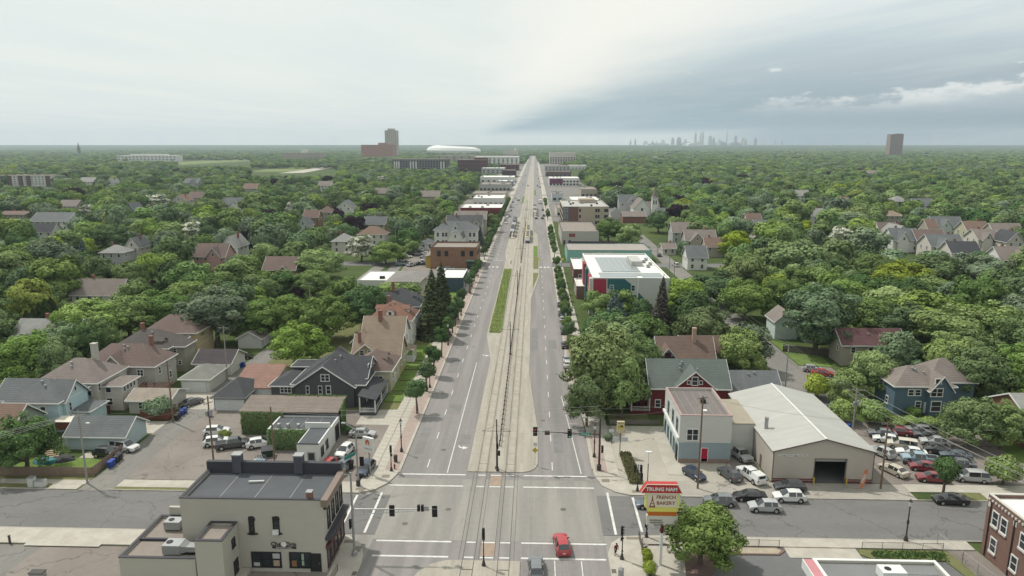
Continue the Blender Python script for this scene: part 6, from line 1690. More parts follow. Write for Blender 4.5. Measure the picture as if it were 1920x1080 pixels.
PAINT = {
	'white': (0.62, 0.63, 0.62), 'offwhite': (0.52, 0.51, 0.47), 'silver': (0.36, 0.37, 0.37), 'grey': (0.155, 0.165, 0.175), 'darkgrey': (0.055, 0.058, 0.065), 'black': (0.014, 0.014, 0.017), 'red': (0.36, 0.03, 0.04),
	'darkred': (0.17, 0.018, 0.026), 'navy': (0.022, 0.032, 0.062), 'blue': (0.06, 0.13, 0.24), 'lightblue': (0.22, 0.31, 0.37), 'tan': (0.42, 0.38, 0.31), 'beige': (0.50, 0.46, 0.38), 'maroon': (0.09, 0.02, 0.025), 'slate': (0.10, 0.125, 0.15)}
def paint_mat(c):
	key = 'car_paint_' + c
	if key not in MATS:
		m = mat(key, PAINT[c], .28, 0, spec=.5)
		b = [x for x in m.node_tree.nodes if x.type == 'BSDF_PRINCIPLED'][0]
		b.inputs['Coat Weight'].default_value = .5
		b.inputs['Coat Roughness'].default_value = .06
	return MATS[key]
def car(label, ty, c, x, y, head, detail=2, name=None, group=None, z=0.0, topper=False, cat=None):
	d = CAR_TYPES[ty]
	pm = car_meshes(ty)
	nm = name or {'sedan': 'sedan_car', 'hatch': 'hatchback_car', 'suv': 'sport_utility_vehicle', 'van': 'minivan', 'pickup': 'pickup_truck'}[ty]
	t = thing(nm, label, cat or {'sedan': 'car', 'hatch': 'car', 'suv': 'car', 'van': 'van', 'pickup': 'pickup truck'}[ty], (x, y, z), R(head), group)
	m = paint_mat(c)
	def sub(n, key, loc=(0, 0, 0), painted=False, parent=t):
		o = ob(n, pm[key], parent, loc)
		if painted:
			o.material_slots[0].link = 'OBJECT'
			o.material_slots[0].material = m
		return o
	b = sub('body', 'body', (0, 0, 0), True)
	sub('windscreen', 'windscreen')
	sub('rear_window', 'rear_window')
	sub('side_window', 'side_window')
	sub('side_window', 'side_window2')
	w = d['st'][2][4]
	for wx in d['wb']:
		for s in (-1, 1):
			wh = sub('wheel', 'tyre', (wx, s * (w - .08), d['wr']))
			if detail > 1:
				sub('rim', 'rim', (0, 0, 0), False, wh)
				sub('wheel_arch', 'arch', (0, s * .075, .03), False, wh)
	if detail > 1:
		f, bk = d['st'][1], d['st'][-2]
		for s in (-1, 1):
			sub('headlight', 'headlight', (f[0] + .02, s * (f[4] - .22), f[2] - .06))
			sub('taillight', 'taillight', (bk[0] - .06, s * (bk[4] - .17), bk[2] - .16))
			k = d['st'][d['cab'][0]]
			sub('mirror', 'mirror', (k[0] - .45, s * (k[4] + .08), k[2] + .05), True)
		sub('number_plate', 'plate', (d['st'][-1][0] - .02, 0, d['st'][-1][2] - .04))
		sub('grille', 'grille', (d['st'][0][0] + .0, 0, d['st'][0][2] - .06))
	if ty == 'pickup':
		b0, b1 = d['bed']
		if topper:
			tp = MB()
			tp.add([(b0, -.9, 1.15), (b1, -.9, 1.15), (b1, .9, 1.15), (b0, .9, 1.15), (b0, -.72, 1.82), (b1 + .1, -.72, 1.78), (b1 + .1, .72, 1.78), (b0, .72, 1.82)], [(4, 5, 6, 7), (0, 1, 5, 4), (1, 2, 6, 5), (2, 3, 7, 6), (3, 0, 4, 7)])
			tp.build('topper', m, t)
			MB().box(b1 - .02, b1 + .06, -.55, .55, 1.3, 1.66).build('topper_window', CGLASS, t)
		else:
			MB().box(b1 + .1, b0 - .05, -.74, .74, 1.17, 1.225).build('bed', BLACK, t)
			rl = MB()
			rl.box(b1, b0, -.9, -.75, 1.16, 1.24).box(b1, b0, .75, .9, 1.16, 1.24).box(b1 - .05, b1 + .06, -.75, .75, 1.16, 1.24)
			rl.build('bed_rail', m, t)
	return t
def carp(label, ty, c, px, py, head, dy=.9, **kw):
	x, y = P(px, py)
	return car(label, ty, c, x, y + dy, head, **kw)
G1 = 'cars parked in the left corner lot'
carp('white older sport utility parked nose-right behind the utility pole', 'suv', 'white', 402, 818, 12, group=G1)
carp('white hatchback with red tail lamps beside the dark pickup', 'suv', 'white', 402, 838, 20, group=G1)
carp('dark grey pickup truck parked in the left corner lot', 'pickup', 'darkgrey', 432, 843, 22, group=G1)
carp('white estate car with dark sunroof next to the ivy wall', 'suv', 'white', 484, 841, 24, group=G1)
carp('pale blue car with bicycles on its roof behind the restaurant chimneys', 'hatch', 'lightblue', 488, 884, -30, group=G1)
carp('silver coupe parked in front of the charcoal house forecourt', 'sedan', 'silver', 678, 822, -2, group=G1)
carp('white sport utility facing the camera beside the white auto shop', 'suv', 'white', 644, 856, -102, group=G1)
carp('red hatchback nosing out behind the restaurant roof', 'hatch', 'red', 611, 884, -100, group=G1)
carp('dark grey sport utility in front of the white one', 'suv', 'slate', 640, 888, -102, group=G1)
carp('dark blue sport utility under the signboard on the left corner', 'suv', 'navy', 684, 890, -98, group=G1)
carp('white minivan parked beside the pale blue garage', 'van', 'white', 228, 848, -12)
carp('black sport utility parked beside the fenced lawn', 'suv', 'black', 196, 860, -8)
carp('dark sedan parked by the bins on the left alley', 'sedan', 'darkgrey', 356, 762, 62)
carp('black car in shade farther up the left alley', 'sedan', 'black', 452, 674, 10)
carp('bright red sport utility crossing the junction away from the camera', 'suv', 'red', 1054, 1042, 96, dy=1.6)
carp('grey sport utility waiting at the bottom edge of the picture', 'suv', 'grey', 1005, 1086, 92, dy=1.4)
PK = 'cars parked along the right kerb of the avenue'
for lab, ty, c, px, py in (('dark car parked on the right kerb, farthest of the kerb row', 'sedan', 'darkgrey', 1050.5, 577), ('slate car parked on the right kerb, second farthest', 'suv', 'slate', 1053, 594), ('white car parked on the right kerb between two dark cars', 'sedan', 'silver', 1055, 605),
						('white van-like car third from the big tree on the kerb', 'suv', 'silver', 1057, 617), ('navy car parked on the right kerb before the big tree', 'suv', 'navy', 1058.5, 629), ('dark car half hidden by the big tree', 'sedan', 'black', 1060, 655), ('silver sedan peeping out from under the big tree', 'sedan', 'silver', 1063, 682), ('pale car nearest on the kerb under the big tree', 'sedan', 'offwhite', 1064, 692)):
	carp(lab, ty, c, px, py, 90, dy=2.0, group=PK)
carp('black sedan parked on the side street left of the silver crossover', 'sedan', 'black', 1409, 942, 178)
carp('silver crossover driving on the side street', 'suv', 'silver', 1437, 963, 178)
carp('small white sport utility in front of the metal shed', 'suv', 'white', 1483, 944, 178)
carp('dark green sport utility behind the small white one', 'suv', 'darkgrey', 1484, 925, 178)
carp('dark grey sport utility behind the bakery tree', 'suv', 'grey', 1352, 952, 178)
carp('blue car behind the bakery signboard', 'sedan', 'slate', 1224, 957, 178)
carp('navy hatchback parked below the crimson door', 'hatch', 'navy', 1304, 900, -62)
carp('dark grey sport utility parked right of the crimson door', 'suv', 'darkgrey', 1371, 901, 112)
carp('white pickup with topper backed beside the metal shed', 'pickup', 'white', 1411, 903, 110, topper=True)
carp('silver pickup parked in the gap between shop and shed', 'pickup', 'silver', 1389, 862, -72)
carp('glossy black coupe parked on the side street at right', 'sedan', 'black', 1788, 949, 176)
G2 = 'cars parked in the right corner lot'
for lab, ty, c, px, py, hd in (
		('grey sedan at the back left corner of the right lot', 'sedan', 'grey', 1658, 822, 165), ('dark red sedan behind the blue and white pickup', 'sedan', 'darkred', 1686, 818, 165), ('white car with blue side panels in the right lot', 'sedan', 'white', 1668, 833, 160),
		('beige minivan in the middle of the right lot', 'van', 'beige', 1696, 844, 160), ('grey sport utility at the back right of the lot', 'suv', 'grey', 1726, 816, 165), ('dark car behind the silver sport utility', 'sedan', 'darkgrey', 1743, 825, 165),
		('silver sport utility with dark roof rails in the lot', 'suv', 'silver', 1757, 839, 165), ('silver sport utility facing away at the lot entrance', 'suv', 'silver', 1657, 858, 118), ('tan sedan facing away nearest the lot entrance', 'sedan', 'tan', 1680, 892, 116),
		('white sedan in the middle of the right lot', 'sedan', 'white', 1713, 858, 165), ('light blue pickup in the right lot', 'pickup', 'lightblue', 1729, 872, 168), ('black estate car in the right lot', 'sedan', 'black', 1766, 854, 158),
		('dark teal sedan behind the small lot tree', 'sedan', 'slate', 1797, 864, 165), ('dark grey sedan right of the small lot tree', 'sedan', 'grey', 1803, 880, 165), ('small red car behind the red sedan', 'hatch', 'darkred', 1736, 886, 165),
		('red sedan behind the small lot tree', 'sedan', 'darkred', 1754, 907, 170), ('silver minivan at the front right of the lot', 'van', 'silver', 1826, 906, 172)):
	carp(lab, ty, c, px, py, hd, group=G2)
carp('silver hatchback parked on the right alley bend', 'suv', 'silver', 1527, 699, -12)
carp('bright red sedan next to the silver hatchback on the alley', 'sedan', 'red', 1545, 706, -12)
G3 = 'cars parked in the lot behind the brown brick block'
LOT2 = [('suv', 'silver', 770, 500, 60), ('sedan', 'navy', 785, 497, 50), ('sedan', 'lightblue', 742, 525 - 6, 20), ('suv', 'slate', 750, 499, 14), ('suv', 'white', 755, 491, 12), ('sedan', 'white', 763, 484, 12), ('sedan', 'darkgrey', 768, 479, 12), ('sedan', 'slate', 772, 474.5, 12), ('sedan', 'grey', 776, 470.5, 12), ('suv', 'darkgrey', 783, 480, 88), ('suv', 'black', 785, 473, 88), ('suv', 'grey', 794, 474, 88), ('suv', 'white', 792, 470, 88), ('sedan', 'white', 797, 478, 170), ('suv', 'silver', 795, 485, 165), ('van', 'white', 799, 491, 170), ('van', 'darkgrey', 798, 497.5, 170)]
LB2 = ['silver sport utility beside the white blossom tree', 'navy car next to the silver one by the blossom tree', 'pale blue car at the near left of the back lot', 'slate sport utility second in the left row of the back lot', 'white sport utility third in the left row of the back lot', 'white sedan fourth in the left row of the back lot', 'dark grey sedan fifth in the left row of the back lot', 'slate sedan sixth in the left row of the back lot', 'grey sedan last in the left row of the back lot', 'dark sport utility in the middle aisle of the back lot', 'black sport utility farther up the back lot aisle', 'grey sport utility at the far right of the back lot', 'white sport utility at the far end of the back lot', 'white sedan at the far side of the brown brick block', 'silver sport utility against the yellow lean-to', 'white van against the brown brick block', 'dark van nearest the brown brick block']
for (ty, c, px, py, hd), lab in zip(LOT2, LB2):
	carp(lab, ty, c, px, py, hd, detail=1, group=G3)
carp('grey sport utility in front of the brown brick block', 'suv', 'grey', 842, 508, 0, detail=1)
carp('white car behind the navy store roof', 'suv', 'white', 828, 508.5, 5, detail=1)
carp('dark car parked in the right alley by the garage', 'suv', 'darkgrey', 1237, 481, 80, detail=1)
carp('pale van farther down the right alley', 'van', 'offwhite', 1268, 500, 95, detail=1)
G4 = 'distant traffic on the avenue'
FT = [(947, 408, 'white'), (941, 415, 'darkgrey'), (952, 402, 'silver'), (958, 396, 'black'), (950, 396, 'white'), (962, 390, 'silver'), (955, 389, 'grey'), (967, 383, 'white'), (961, 380, 'darkgrey'), (972, 377, 'black'), (966, 372, 'silver'), (974, 374, 'white'), (949, 420, 'white'), (955, 407, 'grey'), (1020, 395, 'black'), (1026, 406, 'darkgrey'), (1005.5, 411, 'black'), (1017, 411, 'darkgrey'), (1013, 352, 'black'), (1008, 349, 'darkgrey'), (990, 349, 'black'), (1016, 342, 'silver'), (1010, 336, 'darkgrey'), (1006, 330, 'white'), (984, 342, 'white'), (981, 346, 'silver'), (997, 310, 'black'), (1009, 318, 'black'), (985, 330, 'grey')]
FT.sort(key=lambda q: -q[1])
for q, (px, py, c) in enumerate(FT):
	side = 'left' if px < 985 else 'right'
	x, y = P(px, py)
	car('%s car in the %s lanes of the avenue, %s nearest in the distant traffic' % (c, side, nth(q + 1)), 'sedan' if q % 3 else 'suv', c, min(max(x, -19.5), 6.8), y + 1.5, -90 if side == 'left' else 90, detail=1, group=G4)
for lab, px, py in (('grey delivery truck far up the right lanes', 1023, 382),):
	x, y = P(px, py)
	t = thing('delivery_truck', lab, 'truck', (5.0, y, 0), R(90))
	MB().box(-4.2, 2.0, -1.2, 1.2, .8, 3.6).build('cargo_box', WHITE, t)
	MB().box(2.1, 3.9, -1.1, 1.1, .5, 2.5).build('cab', paint_mat('darkgrey'), t)
	MB().box(3.9, 3.95, -.95, .95, 1.5, 2.3).build('windscreen', CGLASS, t)
	for wx in (-3, 2.9):
		for s in (-1.05, 1.05):
			MB().tube((wx, s - .12, .48), (wx, s + .12, .48), .48, .48, 12).build('wheel', RUBBER, t)
bx, by = P(488, 884)
for s, lb in ((-.35, 'left-hand bicycle on the roof of the pale blue car'), (.35, 'right-hand bicycle on the roof of the pale blue car')):
	t = thing('bicycle', lb, 'bicycle', (bx + s, by + .9 + s * .4, 1.52), R(-30), 'bicycles on the pale blue car')
	for wx in (-.5, .5):
		ring = [(wx + .33 * math.cos(a * math.pi / 7), 0, .33 + .33 * math.sin(a * math.pi / 7)) for a in range(15)]
		MB().path(ring, .025, 5).build('wheel', RUBBER, t)
	fr = MB()
	for a, b in (((-.5, 0, .33), (-.05, 0, .33)), ((-.05, 0, .33), (.35, 0, .75)), ((-.5, 0, .33), (-.15, 0, .78)), ((-.15, 0, .78), (.35, 0, .75)), ((-.05, 0, .33), (-.15, 0, .78)), ((.5, 0, .33), (.33, 0, .85))):
		fr.tube(a, b, .025, .025, 5)
	fr.build('frame', STEEL, t)
	MB().box(-.28, -.05, -.06, .06, .84, .9).build('saddle', BLACK, t)
	MB().box(.3, .36, -.25, .25, .86, .9).build('handlebar', BLACK, t)
mx, my = P(1703, 874)
t = thing('motorcycle', 'small dark motorcycle parked beside the light blue pickup', 'motorcycle', (mx, my, 0), R(120))
for wx in (-.65, .65):
	MB().tube((wx, -.07, .3), (wx, .07, .3), .3, .3, 12).build('wheel', RUBBER, t)
MB().add([(-.6, -.15, .5), (.5, -.12, .5), (.5, .12, .5), (-.6, .15, .5), (-.7, -.13, .85), (.35, -.1, .95), (.35, .1, .95), (-.7, .13, .85)], [(0, 3, 2, 1), (4, 5, 6, 7), (0, 1, 5, 4), (1, 2, 6, 5), (2, 3, 7, 6), (3, 0, 4, 7)]).build('body', paint_mat('maroon'), t)
MB().box(-.65, 0, -.14, .14, .86, .95).build('saddle', BLACK, t)
MB().tube((.5, -.35, 1.05), (.5, .35, 1.05), .025, .025, 6).build('handlebar', STEEL, t)
MB().tube((.65, 0, .3), (.45, 0, 1.05), .04, .04, 6).build('fork', STEEL, t)
# train and station
yt = 361.5
tr = thing('light_rail_train', 'white and yellow light rail train on the right-hand track', 'train', (-3.55, yt, .12))
TW = mat('train_white', (0.55, 0.55, 0.52), .4, .04)
TY = mat('train_yellow', (0.52, 0.36, 0.04), .4, .04)
TB = mat('train_blue', (0.02, 0.045, 0.13), .4, .04)
for c, (a, b) in enumerate(((0, 27.5), (28.3, 56.0))):
	bod = MB()
	bod.add([(-1.2, a + .9, .35), (1.2, a + .9, .35), (1.32, a + 2.0, .35), (1.32, b, .35), (-1.32, b, .35), (-1.32, a + 2.0, .35),
			(-1.05, a + .0 + .55, 1.5), (1.05, a + .55, 1.5), (1.32, a + 2.0, 2.0), (1.32, b, 2.0), (-1.32, b, 2.0), (-1.32, a + 2.0, 2.0),
			(-.95, a + 1.5, 3.25), (.95, a + 1.5, 3.25), (1.2, a + 2.4, 3.35), (1.2, b, 3.35), (-1.2, b, 3.35), (-1.2, a + 2.4, 3.35)],
			[(0, 1, 7, 6), (1, 2, 8, 7), (2, 3, 9, 8), (3, 4, 10, 9), (4, 5, 11, 10), (5, 0, 6, 11), (6, 7, 13, 12), (7, 8, 14, 13), (8, 9, 15, 14), (9, 10, 16, 15), (10, 11, 17, 16), (11, 6, 12, 17), (12, 13, 14, 15, 16, 17), (0, 5, 4, 3, 2, 1)])
	bod.build('car_body', TW, tr)
	MB().box(-1.345, 1.345, a + 2.4, b - .3, 1.75, 2.75).build('window_band', CGLASS, tr)
	MB().box(-1.35, 1.35, a + 2.2, b - .2, .95, 1.5).build('blue_band', TB, tr)
	MB().box(-1.1, 1.1, a + 3, b - 1, 3.35, 3.42).build('roof_deck', TY, tr)
	for k in range(4):
		MB().box(-.8, .8, a + 4.5 + k * 5.6, a + 7.6 + k * 5.6, 3.42, 3.85).build('roof_unit', mat('roof_unit_grey', (0.16, 0.17, 0.18), .7, .1), tr)
	if c == 0:
		MB().add([(-.98, a + .5, 1.35), (.98, a + .5, 1.35), (.88, a + 1.42, 3.05), (-.88, a + 1.42, 3.05)], [(0, 1, 2, 3)]).build('windscreen', CGLASS, tr)
		MB().box(-1.1, 1.1, a + .62, a + .95, .45, 1.2).build('front_skirt', TB, tr)
		MB().add([(-.9, a + 1.38, 3.08), (.9, a + 1.38, 3.08), (.9, a + 1.5, 3.32), (-.9, a + 1.5, 3.32)], [(0, 1, 2, 3)]).build('destination_blind', TY, tr)
for lab, sx, ya, n in (('long platform shelter with dark canopy left of the tracks', -12.3, 385, 5), ('platform shelter with pale canopies right of the tracks', 0.6, 500, 4)):
	s = thing('station_shelter', lab, 'shelter', (sx, ya, .12))
	MB().box(-1.5, 1.5, -5, n * 17 + 5, 0, .3).build('platform', CONC2, s)
	for k in range(n):
		y0 = k * 17
		for yy in (y0 + 1, y0 + 11):
			MB().box(.5, .7, yy, yy + .2, .3, 3.4).build('post', DARKSTEEL, s)
		MB().slab([(-1.4, y0, 3.7), (1.0, y0, 3.4), (1.0, y0 + 12, 3.4), (-1.4, y0 + 12, 3.7)], .18).build('canopy', STEEL if k in (0, 2) else COPE, s)
		MB().box(.9, 1.0, y0 + 1, y0 + 11, .6, 2.6).build('glass_screen', mat('blue_screen', (0.03, 0.05, 0.12), .2, 0), s)
	MB().box(-1.45, -1.35, -4, n * 17, .3, 1.4).build('railing', DARKSTEEL, s)
# STREET FURNITURE
SIGH = mat('signal_housing', (0.012, 0.012, 0.013), .6, 0)
LRED = mat('signal_red_lit', (0.5, 0.02, 0.02), .4, 0, emit=(1.0, .05, .04, .5))
LGRN = mat('signal_green_lit', (0.02, 0.4, 0.3), .4, 0, emit=(.1, 1.0, .7, .5))
LOFF = mat('signal_lens_off', (0.06, 0.03, 0.02), .4, 0)
SIGNG = mat('street_sign_green', (0.02, 0.19, 0.15), .5, 0)
LAMPGLASS = mat('lantern_glass', (0.55, 0.57, 0.55), .3, 0)
def signal_head(parent, x, y, z, face=0.0, lit=None, n=3, plate=True):
	"""Head whose lenses look along -y when face = 0."""
	o = ob('signal_head', MB().box(-.17, .17, -.12, .12, -.2 * n, .2 * n).mesh('signal_head', [SIGH]), parent, (x, y, z), face)
	if plate:
		ob('back_plate', MB().box(-.34, .34, .12, .14, -.2 * n - .16, .2 * n + .16).mesh('back_plate', [SIGH]), o)
	for k in range(n):
		zz = .2 * n - .2 - k * .4
		m = LOFF
		if lit == 'red' and k == 0:
			m = LRED
		if lit == 'green' and k == n - 1:
			m = LGRN
		ob('lens', MB().tube((0, -.125, zz), (0, -.14, zz), .13, .13, 10).mesh('lens', [m]), o)
		ob('visor', MB().box(-.15, .15, -.3, -.12, zz + .12, zz + .15).mesh('visor', [SIGH]), o)
	return o
# ---- mast arm, left foreground
x, y = P(665, 1042)
t = thing('traffic_signal_mast', 'grey signal mast with long arm over the left lanes in the foreground', 'traffic signal', (x, y, .13))
ztop = PY(664, 888, y)[1]
za = PY(740, 958, y)[1]
xe = PY(815, 958, y)[0]
MB().tube((0, 0, 0), (0, 0, ztop), .17, .11, 10).build('pole', STEEL, t)
MB().lathe(0, 0, [(.34, 0), (.34, .5), (.22, .6)], 10).build('base', STEEL, t)
arm = MB()
arm.tube((0, 0, za), (xe - x + .3, 0, za + .25), .10, .05, 8)
arm.tube((0, 0, za - .75), ((xe - x) * .75, 0, za - .1), .05, .04, 6)
for k in range(1, 5):
	q = k * (xe - x) * .14
	arm.tube((q, 0, za - .75 + k * .11), (q, 0, za + .03 * k), .03, .03, 5)
arm.build('arm', STEEL, t)
for px, l in ((735, None), (815, None)):
	signal_head(t, PY(px, 958, y)[0] - x, .1, za - .1, R(180), None)
for px in (785, 792):
	signal_head(t, PY(px, 955, y)[0] - x, 0, za + .3, R(180), None, 2, False)
MB().box(PY(799, 958, y)[0] - x - .35, PY(799, 958, y)[0] - x + .35, -.04, 0, za - .05, za + .55).build('sign_plate', STEEL, t)
signal_head(t, -.35, 0, 4.3, R(90), None, 3, False)
MB().tube((0, 0, ztop - .3), (-1.3, -.6, ztop + .1), .05, .04, 6).build('lamp_bracket', STEEL, t)
# ---- mast arm, right far corner
x, y = P(1123, 883)
t = thing('traffic_signal_mast', 'dark signal mast with arm, red and green lamps on the right far corner', 'traffic signal', (x, y, .13))
ztop = PY(1125, 786, y)[1]
za = PY(1060, 813, y)[1]
MB().tube((0, 0, 0), (0, 0, ztop), .19, .13, 10).build('pole', DARKSTEEL, t)
MB().lathe(0, 0, [(.36, 0), (.36, .9), (.24, 1.0)], 10).build('base', DARKSTEEL, t)
xe = PY(998, 810, y)[0] - x
arm = MB()
arm.tube((0, 0, za - .2), (xe, 0, za + .2), .09, .05, 8)
arm.tube((0, 0, za - .75), (xe * .55, 0, za - .05), .05, .04, 6)
arm.build('arm', DARKSTEEL, t)
signal_head(t, PY(1003.5, 811, y)[0] - x, -.1, za + .15, 0, 'red')
signal_head(t, PY(1068, 817, y)[0] - x, -.1, za - .1, 0, 'green')
MB().box(PY(1026, 812, y)[0] - x - .4, PY(1026, 812, y)[0] - x + .4, -.12, .12, za - .35, za + .3).build('sign_back', DARKSTEEL, t)
MB().box(PY(1014, 809, y)[0] - x - .3, PY(1014, 809, y)[0] - x + .3, -.05, 0, za - .05, za + .6).build('sign_plate', WHITE, t)
gx = PY(1097, 814.5, y)[0] - x
ns = MB().box(gx - .95, gx + .95, -.08, -.02, za - .35, za + .05).build('street_name_plate', SIGNG, t)
text('lettering', 'Grotto St', .34, WHITE, ns, (gx, -.09, za - .15), FACE_F, .005, .003)
MB().tube((0, 0, ztop - .3), (-2.4, -.2, ztop + .2), .05, .04, 6).build('lamp_arm', STEEL, t)
MB().box(-2.9, -2.1, -.35, -.05, ztop + .15, ztop + .3).build('lamp_head', STEEL, t)
signal_head(t, .45, 0, 3.6, 0, None, 3, False)
# ---- post on the left far corner with luminaire
x, y = P(672, 912)
t = thing('traffic_signal_mast', 'grey signal post with lamp arm and green name plate, left far corner', 'traffic signal', (x, y, .13))
ztop = PY(670, 806, y)[1]
MB().tube((0, 0, 0), (0, 0, ztop), .17, .11, 10).build('pole', STEEL, t)
MB().lathe(0, 0, [(.34, 0), (.34, .9), (.22, 1.0)], 10).build('base', DARKSTEEL, t)
br = MB()
br.tube((0, 0, ztop - .1), (-1.6, 0, ztop + .9), .06, .05, 6)
br.tube((0, 0, ztop - .1), (2.4, .6, ztop - .3), .05, .04, 6)
br.build('bracket', STEEL, t)
MB().box(-2.1, -1.5, -.2, .2, ztop + .85, ztop + 1.0).build('lamp_head', STEEL, t)
signal_head(t, -.75, -.6, 3.6, R(30), None)
signal_head(t, .7, .1, 4.0, R(180), None)
MB().add([(-.2, -.1, 5.1), (-1.3, -2.0, 5.1), (-1.3, -2.0, 5.55), (-.2, -.1, 5.55), (-.26, -.06, 5.1), (-1.36, -1.96, 5.1), (-1.36, -1.96, 5.55), (-.26, -.06, 5.55)], [(0, 1, 2, 3), (7, 6, 5, 4), (0, 4, 5, 1), (3, 2, 6, 7)]).build('street_name_plate', SIGNG, t)
MB().tube((0, -.1, 5.2), (-1.5, -2.3, 5.0), .05, .05, 6).build('arm', STEEL, t)
# ---- small signal posts
def signal_post(label, px, py, h, heads, m=DARKSTEEL):
	x, y = P(px, py)
	t = thing('pedestrian_signal_post', label, 'traffic signal', (x, y, .13), 0, 'short signal posts at the crossing')
	MB().tube((0, 0, 0), (0, 0, h), .075, .06, 8).build('pole', m, t)
	MB().lathe(0, 0, [(.26, 0), (.2, .35), (.1, .8)], 10).build('base', m, t)
	for (dx, dz, f, n) in heads:
		signal_head(t, dx, 0, h + dz, R(f), None, n, False)
	MB().box(-.1, .1, -.12, -.02, 1.0, 1.3).build('push_button', BLACK, t)
	return t
signal_post('short black signal post beside the bin on the left far corner', 734, 884, 4.0, [(0, -.3, 20, 3), (0.05, -1.3, 20, 1)])
signal_post('double-headed signal post on the right far corner', 1195, 922, 4.3, [(-.45, -.7, 70, 3), (.45, -.7, -70, 3), (.55, -2.0, -60, 3)])
signal_post('black signal post on the right near corner by the pedestrian', 1166, 1050, 4.5, [(-.1, -.6, 70, 3), (-.1, -1.7, 70, 1)])
signal_post('black signal post standing between the tracks at the bottom', 907, 1062, 4.6, [(0, -.2, 180, 3), (0, -.9, 0, 1)])
signal_post('dark signal post behind the bakery signboard', 1212, 1008, 5.2, [(-.35, -.6, 60, 3), (-.1, -3.2, 60, 3)], DARKSTEEL)
signal_post('small signal post on the median nose at the far crosswalk', 933, 884, 6.2, [(0, -2.0, 180, 2), (.25, -3.2, 0, 2)])
# ---- lanterns
def lantern(label, px, py, x=None, y=None):
	if x is None:
		x, y = P(px, py)
	t = thing('lantern_post', label, 'street lamp', (x, y, .13), 0, 'black lantern posts along the pavements')
	MB().lathe(0, 0, [(.3, 0), (.22, .5), (.1, .8), (.075, 4.6), (.16, 4.7), (.06, 4.9)], 10).build('pole', DARKSTEEL, t)
	MB().lathe(0, 0, [(.13, 4.9), (.24, 5.45), (.2, 5.55)], 8).build('lantern_glass', LAMPGLASS, t)
	MB().lathe(0, 0, [(.27, 5.55), (.12, 5.75), (.03, 5.95)], 8).build('lantern_cap', DARKSTEEL, t)
	MB().box(-.12, .12, -.1, .1, 2.4, 2.9).build('control_box', DARKSTEEL, t)
lantern('black lantern post on the left pavement near the corner', 753, 848)
lantern('black lantern post on the right pavement near the corner', 1114, 858)
lantern('lantern post in front of the chain-link planting strip', 1698, 1015)
for k, yy in enumerate((140, 172, 204, 236, 268)):
	lantern('%s lantern post beyond the corner one on the left pavement' % nth(k + 1), 0, 0, -22.1, yy)
for k, yy in enumerate((150, 185, 220, 255)):
	lantern('%s lantern post beyond the corner one on the right pavement' % nth(k + 1), 0, 0, 8.8, yy)
x, y = P(1214, 905)
t = thing('forecourt_lamp', 'white box lamp on a thin pole in the pale shop forecourt', 'lamp', (x, y, 0))
MB().tube((0, 0, 0), (0, 0, 3.2), .07, .07, 8).build('pole', DARKSTEEL, t)
MB().tube((0, 0, 3.2), (0, 0, 5.0), .07, .06, 8).build('upper_pole', WHITE, t)
MB().box(-.45, .45, -.25, .25, 5.0, 5.15).build('lamp_head', WHITE, t)
# ---- utility poles and wires
POLES = {}
def utility_pole(key, label, x, y, h, m=WOODPOLE, arms=((.5, 2.4),), ax=0, extra=None):
	t = thing('utility_pole', label, 'utility pole', (x, y, -.05))
	MB().tube((0, 0, 0), (0, 0, h), .16, .11, 8).build('pole', m, t)
	for (dz, w) in arms:
		c = math.cos(R(ax))
		s = math.sin(R(ax))
		a = MB()
		a.tube((-w / 2 * c, -w / 2 * s, h - dz), (w / 2 * c, w / 2 * s, h - dz), .06, .06, 5)
		o = a.build('crossarm', m, t)
		for q in (-.46, -.2, .2, .46):
			MB().lathe(q * w * c, q * w * s, [(.05, h - dz), (.06, h - dz + .15), (.03, h - dz + .2)], 6).build('insulator', STEEL, o)
	if extra == 'transformer':
		MB().lathe(.3, -.15, [(.22, h - 3.2), (.24, h - 2.3), (.15, h - 2.2)], 10).build('transformer', STEEL, t)
		MB().lathe(-.3, -.2, [(.2, h - 3.3), (.22, h - 2.5), (.14, h - 2.4)], 10).build('transformer', STEEL, t)
	if extra == 'lamp':
		MB().tube((0, 0, h - 2.4), (1.6, -.6, h - 1.7), .04, .04, 5).build('lamp_arm', STEEL, t)
		MB().box(1.5, 2.0, -.8, -.5, h - 1.72, h - 1.6).build('lamp_head', WHITE, t)
	POLES[key] = (x, y, h)
	return t
def pole_px(key, label, px, py, ptop, **kw):
	x, y = P(px, py)
	h = PY(px, ptop, y)[1]
	return utility_pole(key, label, x, y, h, **kw)
pole_px('a', 'brown utility pole in the left corner lot by the white cars', 402, 880, 742, arms=((.4, 2.2), (1.2, 1.6)), ax=60, extra='transformer')
pole_px('b', 'slim utility pole in front of the ivy wall', 516, 880, 762, arms=())
pole_px('c', 'grey utility pole at the corner of the fenced lawn', 164, 906, 770, m=GREYPOLE, arms=((.6, 2.2),), ax=0, extra='lamp')
pole_px('d', 'tall brown utility pole in front of the crimson door', 1308, 916, 742, arms=((.3, 1.6),), ax=20)
pole_px('e', 'dark utility pole at the entrance of the right lot', 1651, 916, 790, arms=((.4, 1.8),), ax=0)
pole_px('f', 'grey utility pole with transformers behind the metal shed', 1598, 812, 728, m=GREYPOLE, arms=((.3, 3.0), (1.2, 2.6)), ax=0, extra='transformer')
pole_px('g', 'grey utility pole beside the right alley bend', 1472, 730, 645, m=GREYPOLE, arms=((.3, 2.6),), ax=0)
pole_px('h', 'leaning utility pole beside the red board fence', 325, 792, 676, arms=((1.0, 1.4),), ax=0)
pole_px('i', 'utility pole with crossarm at the head of the left alley', 427, 712, 612, m=GREYPOLE, arms=((.3, 2.4),), ax=0)
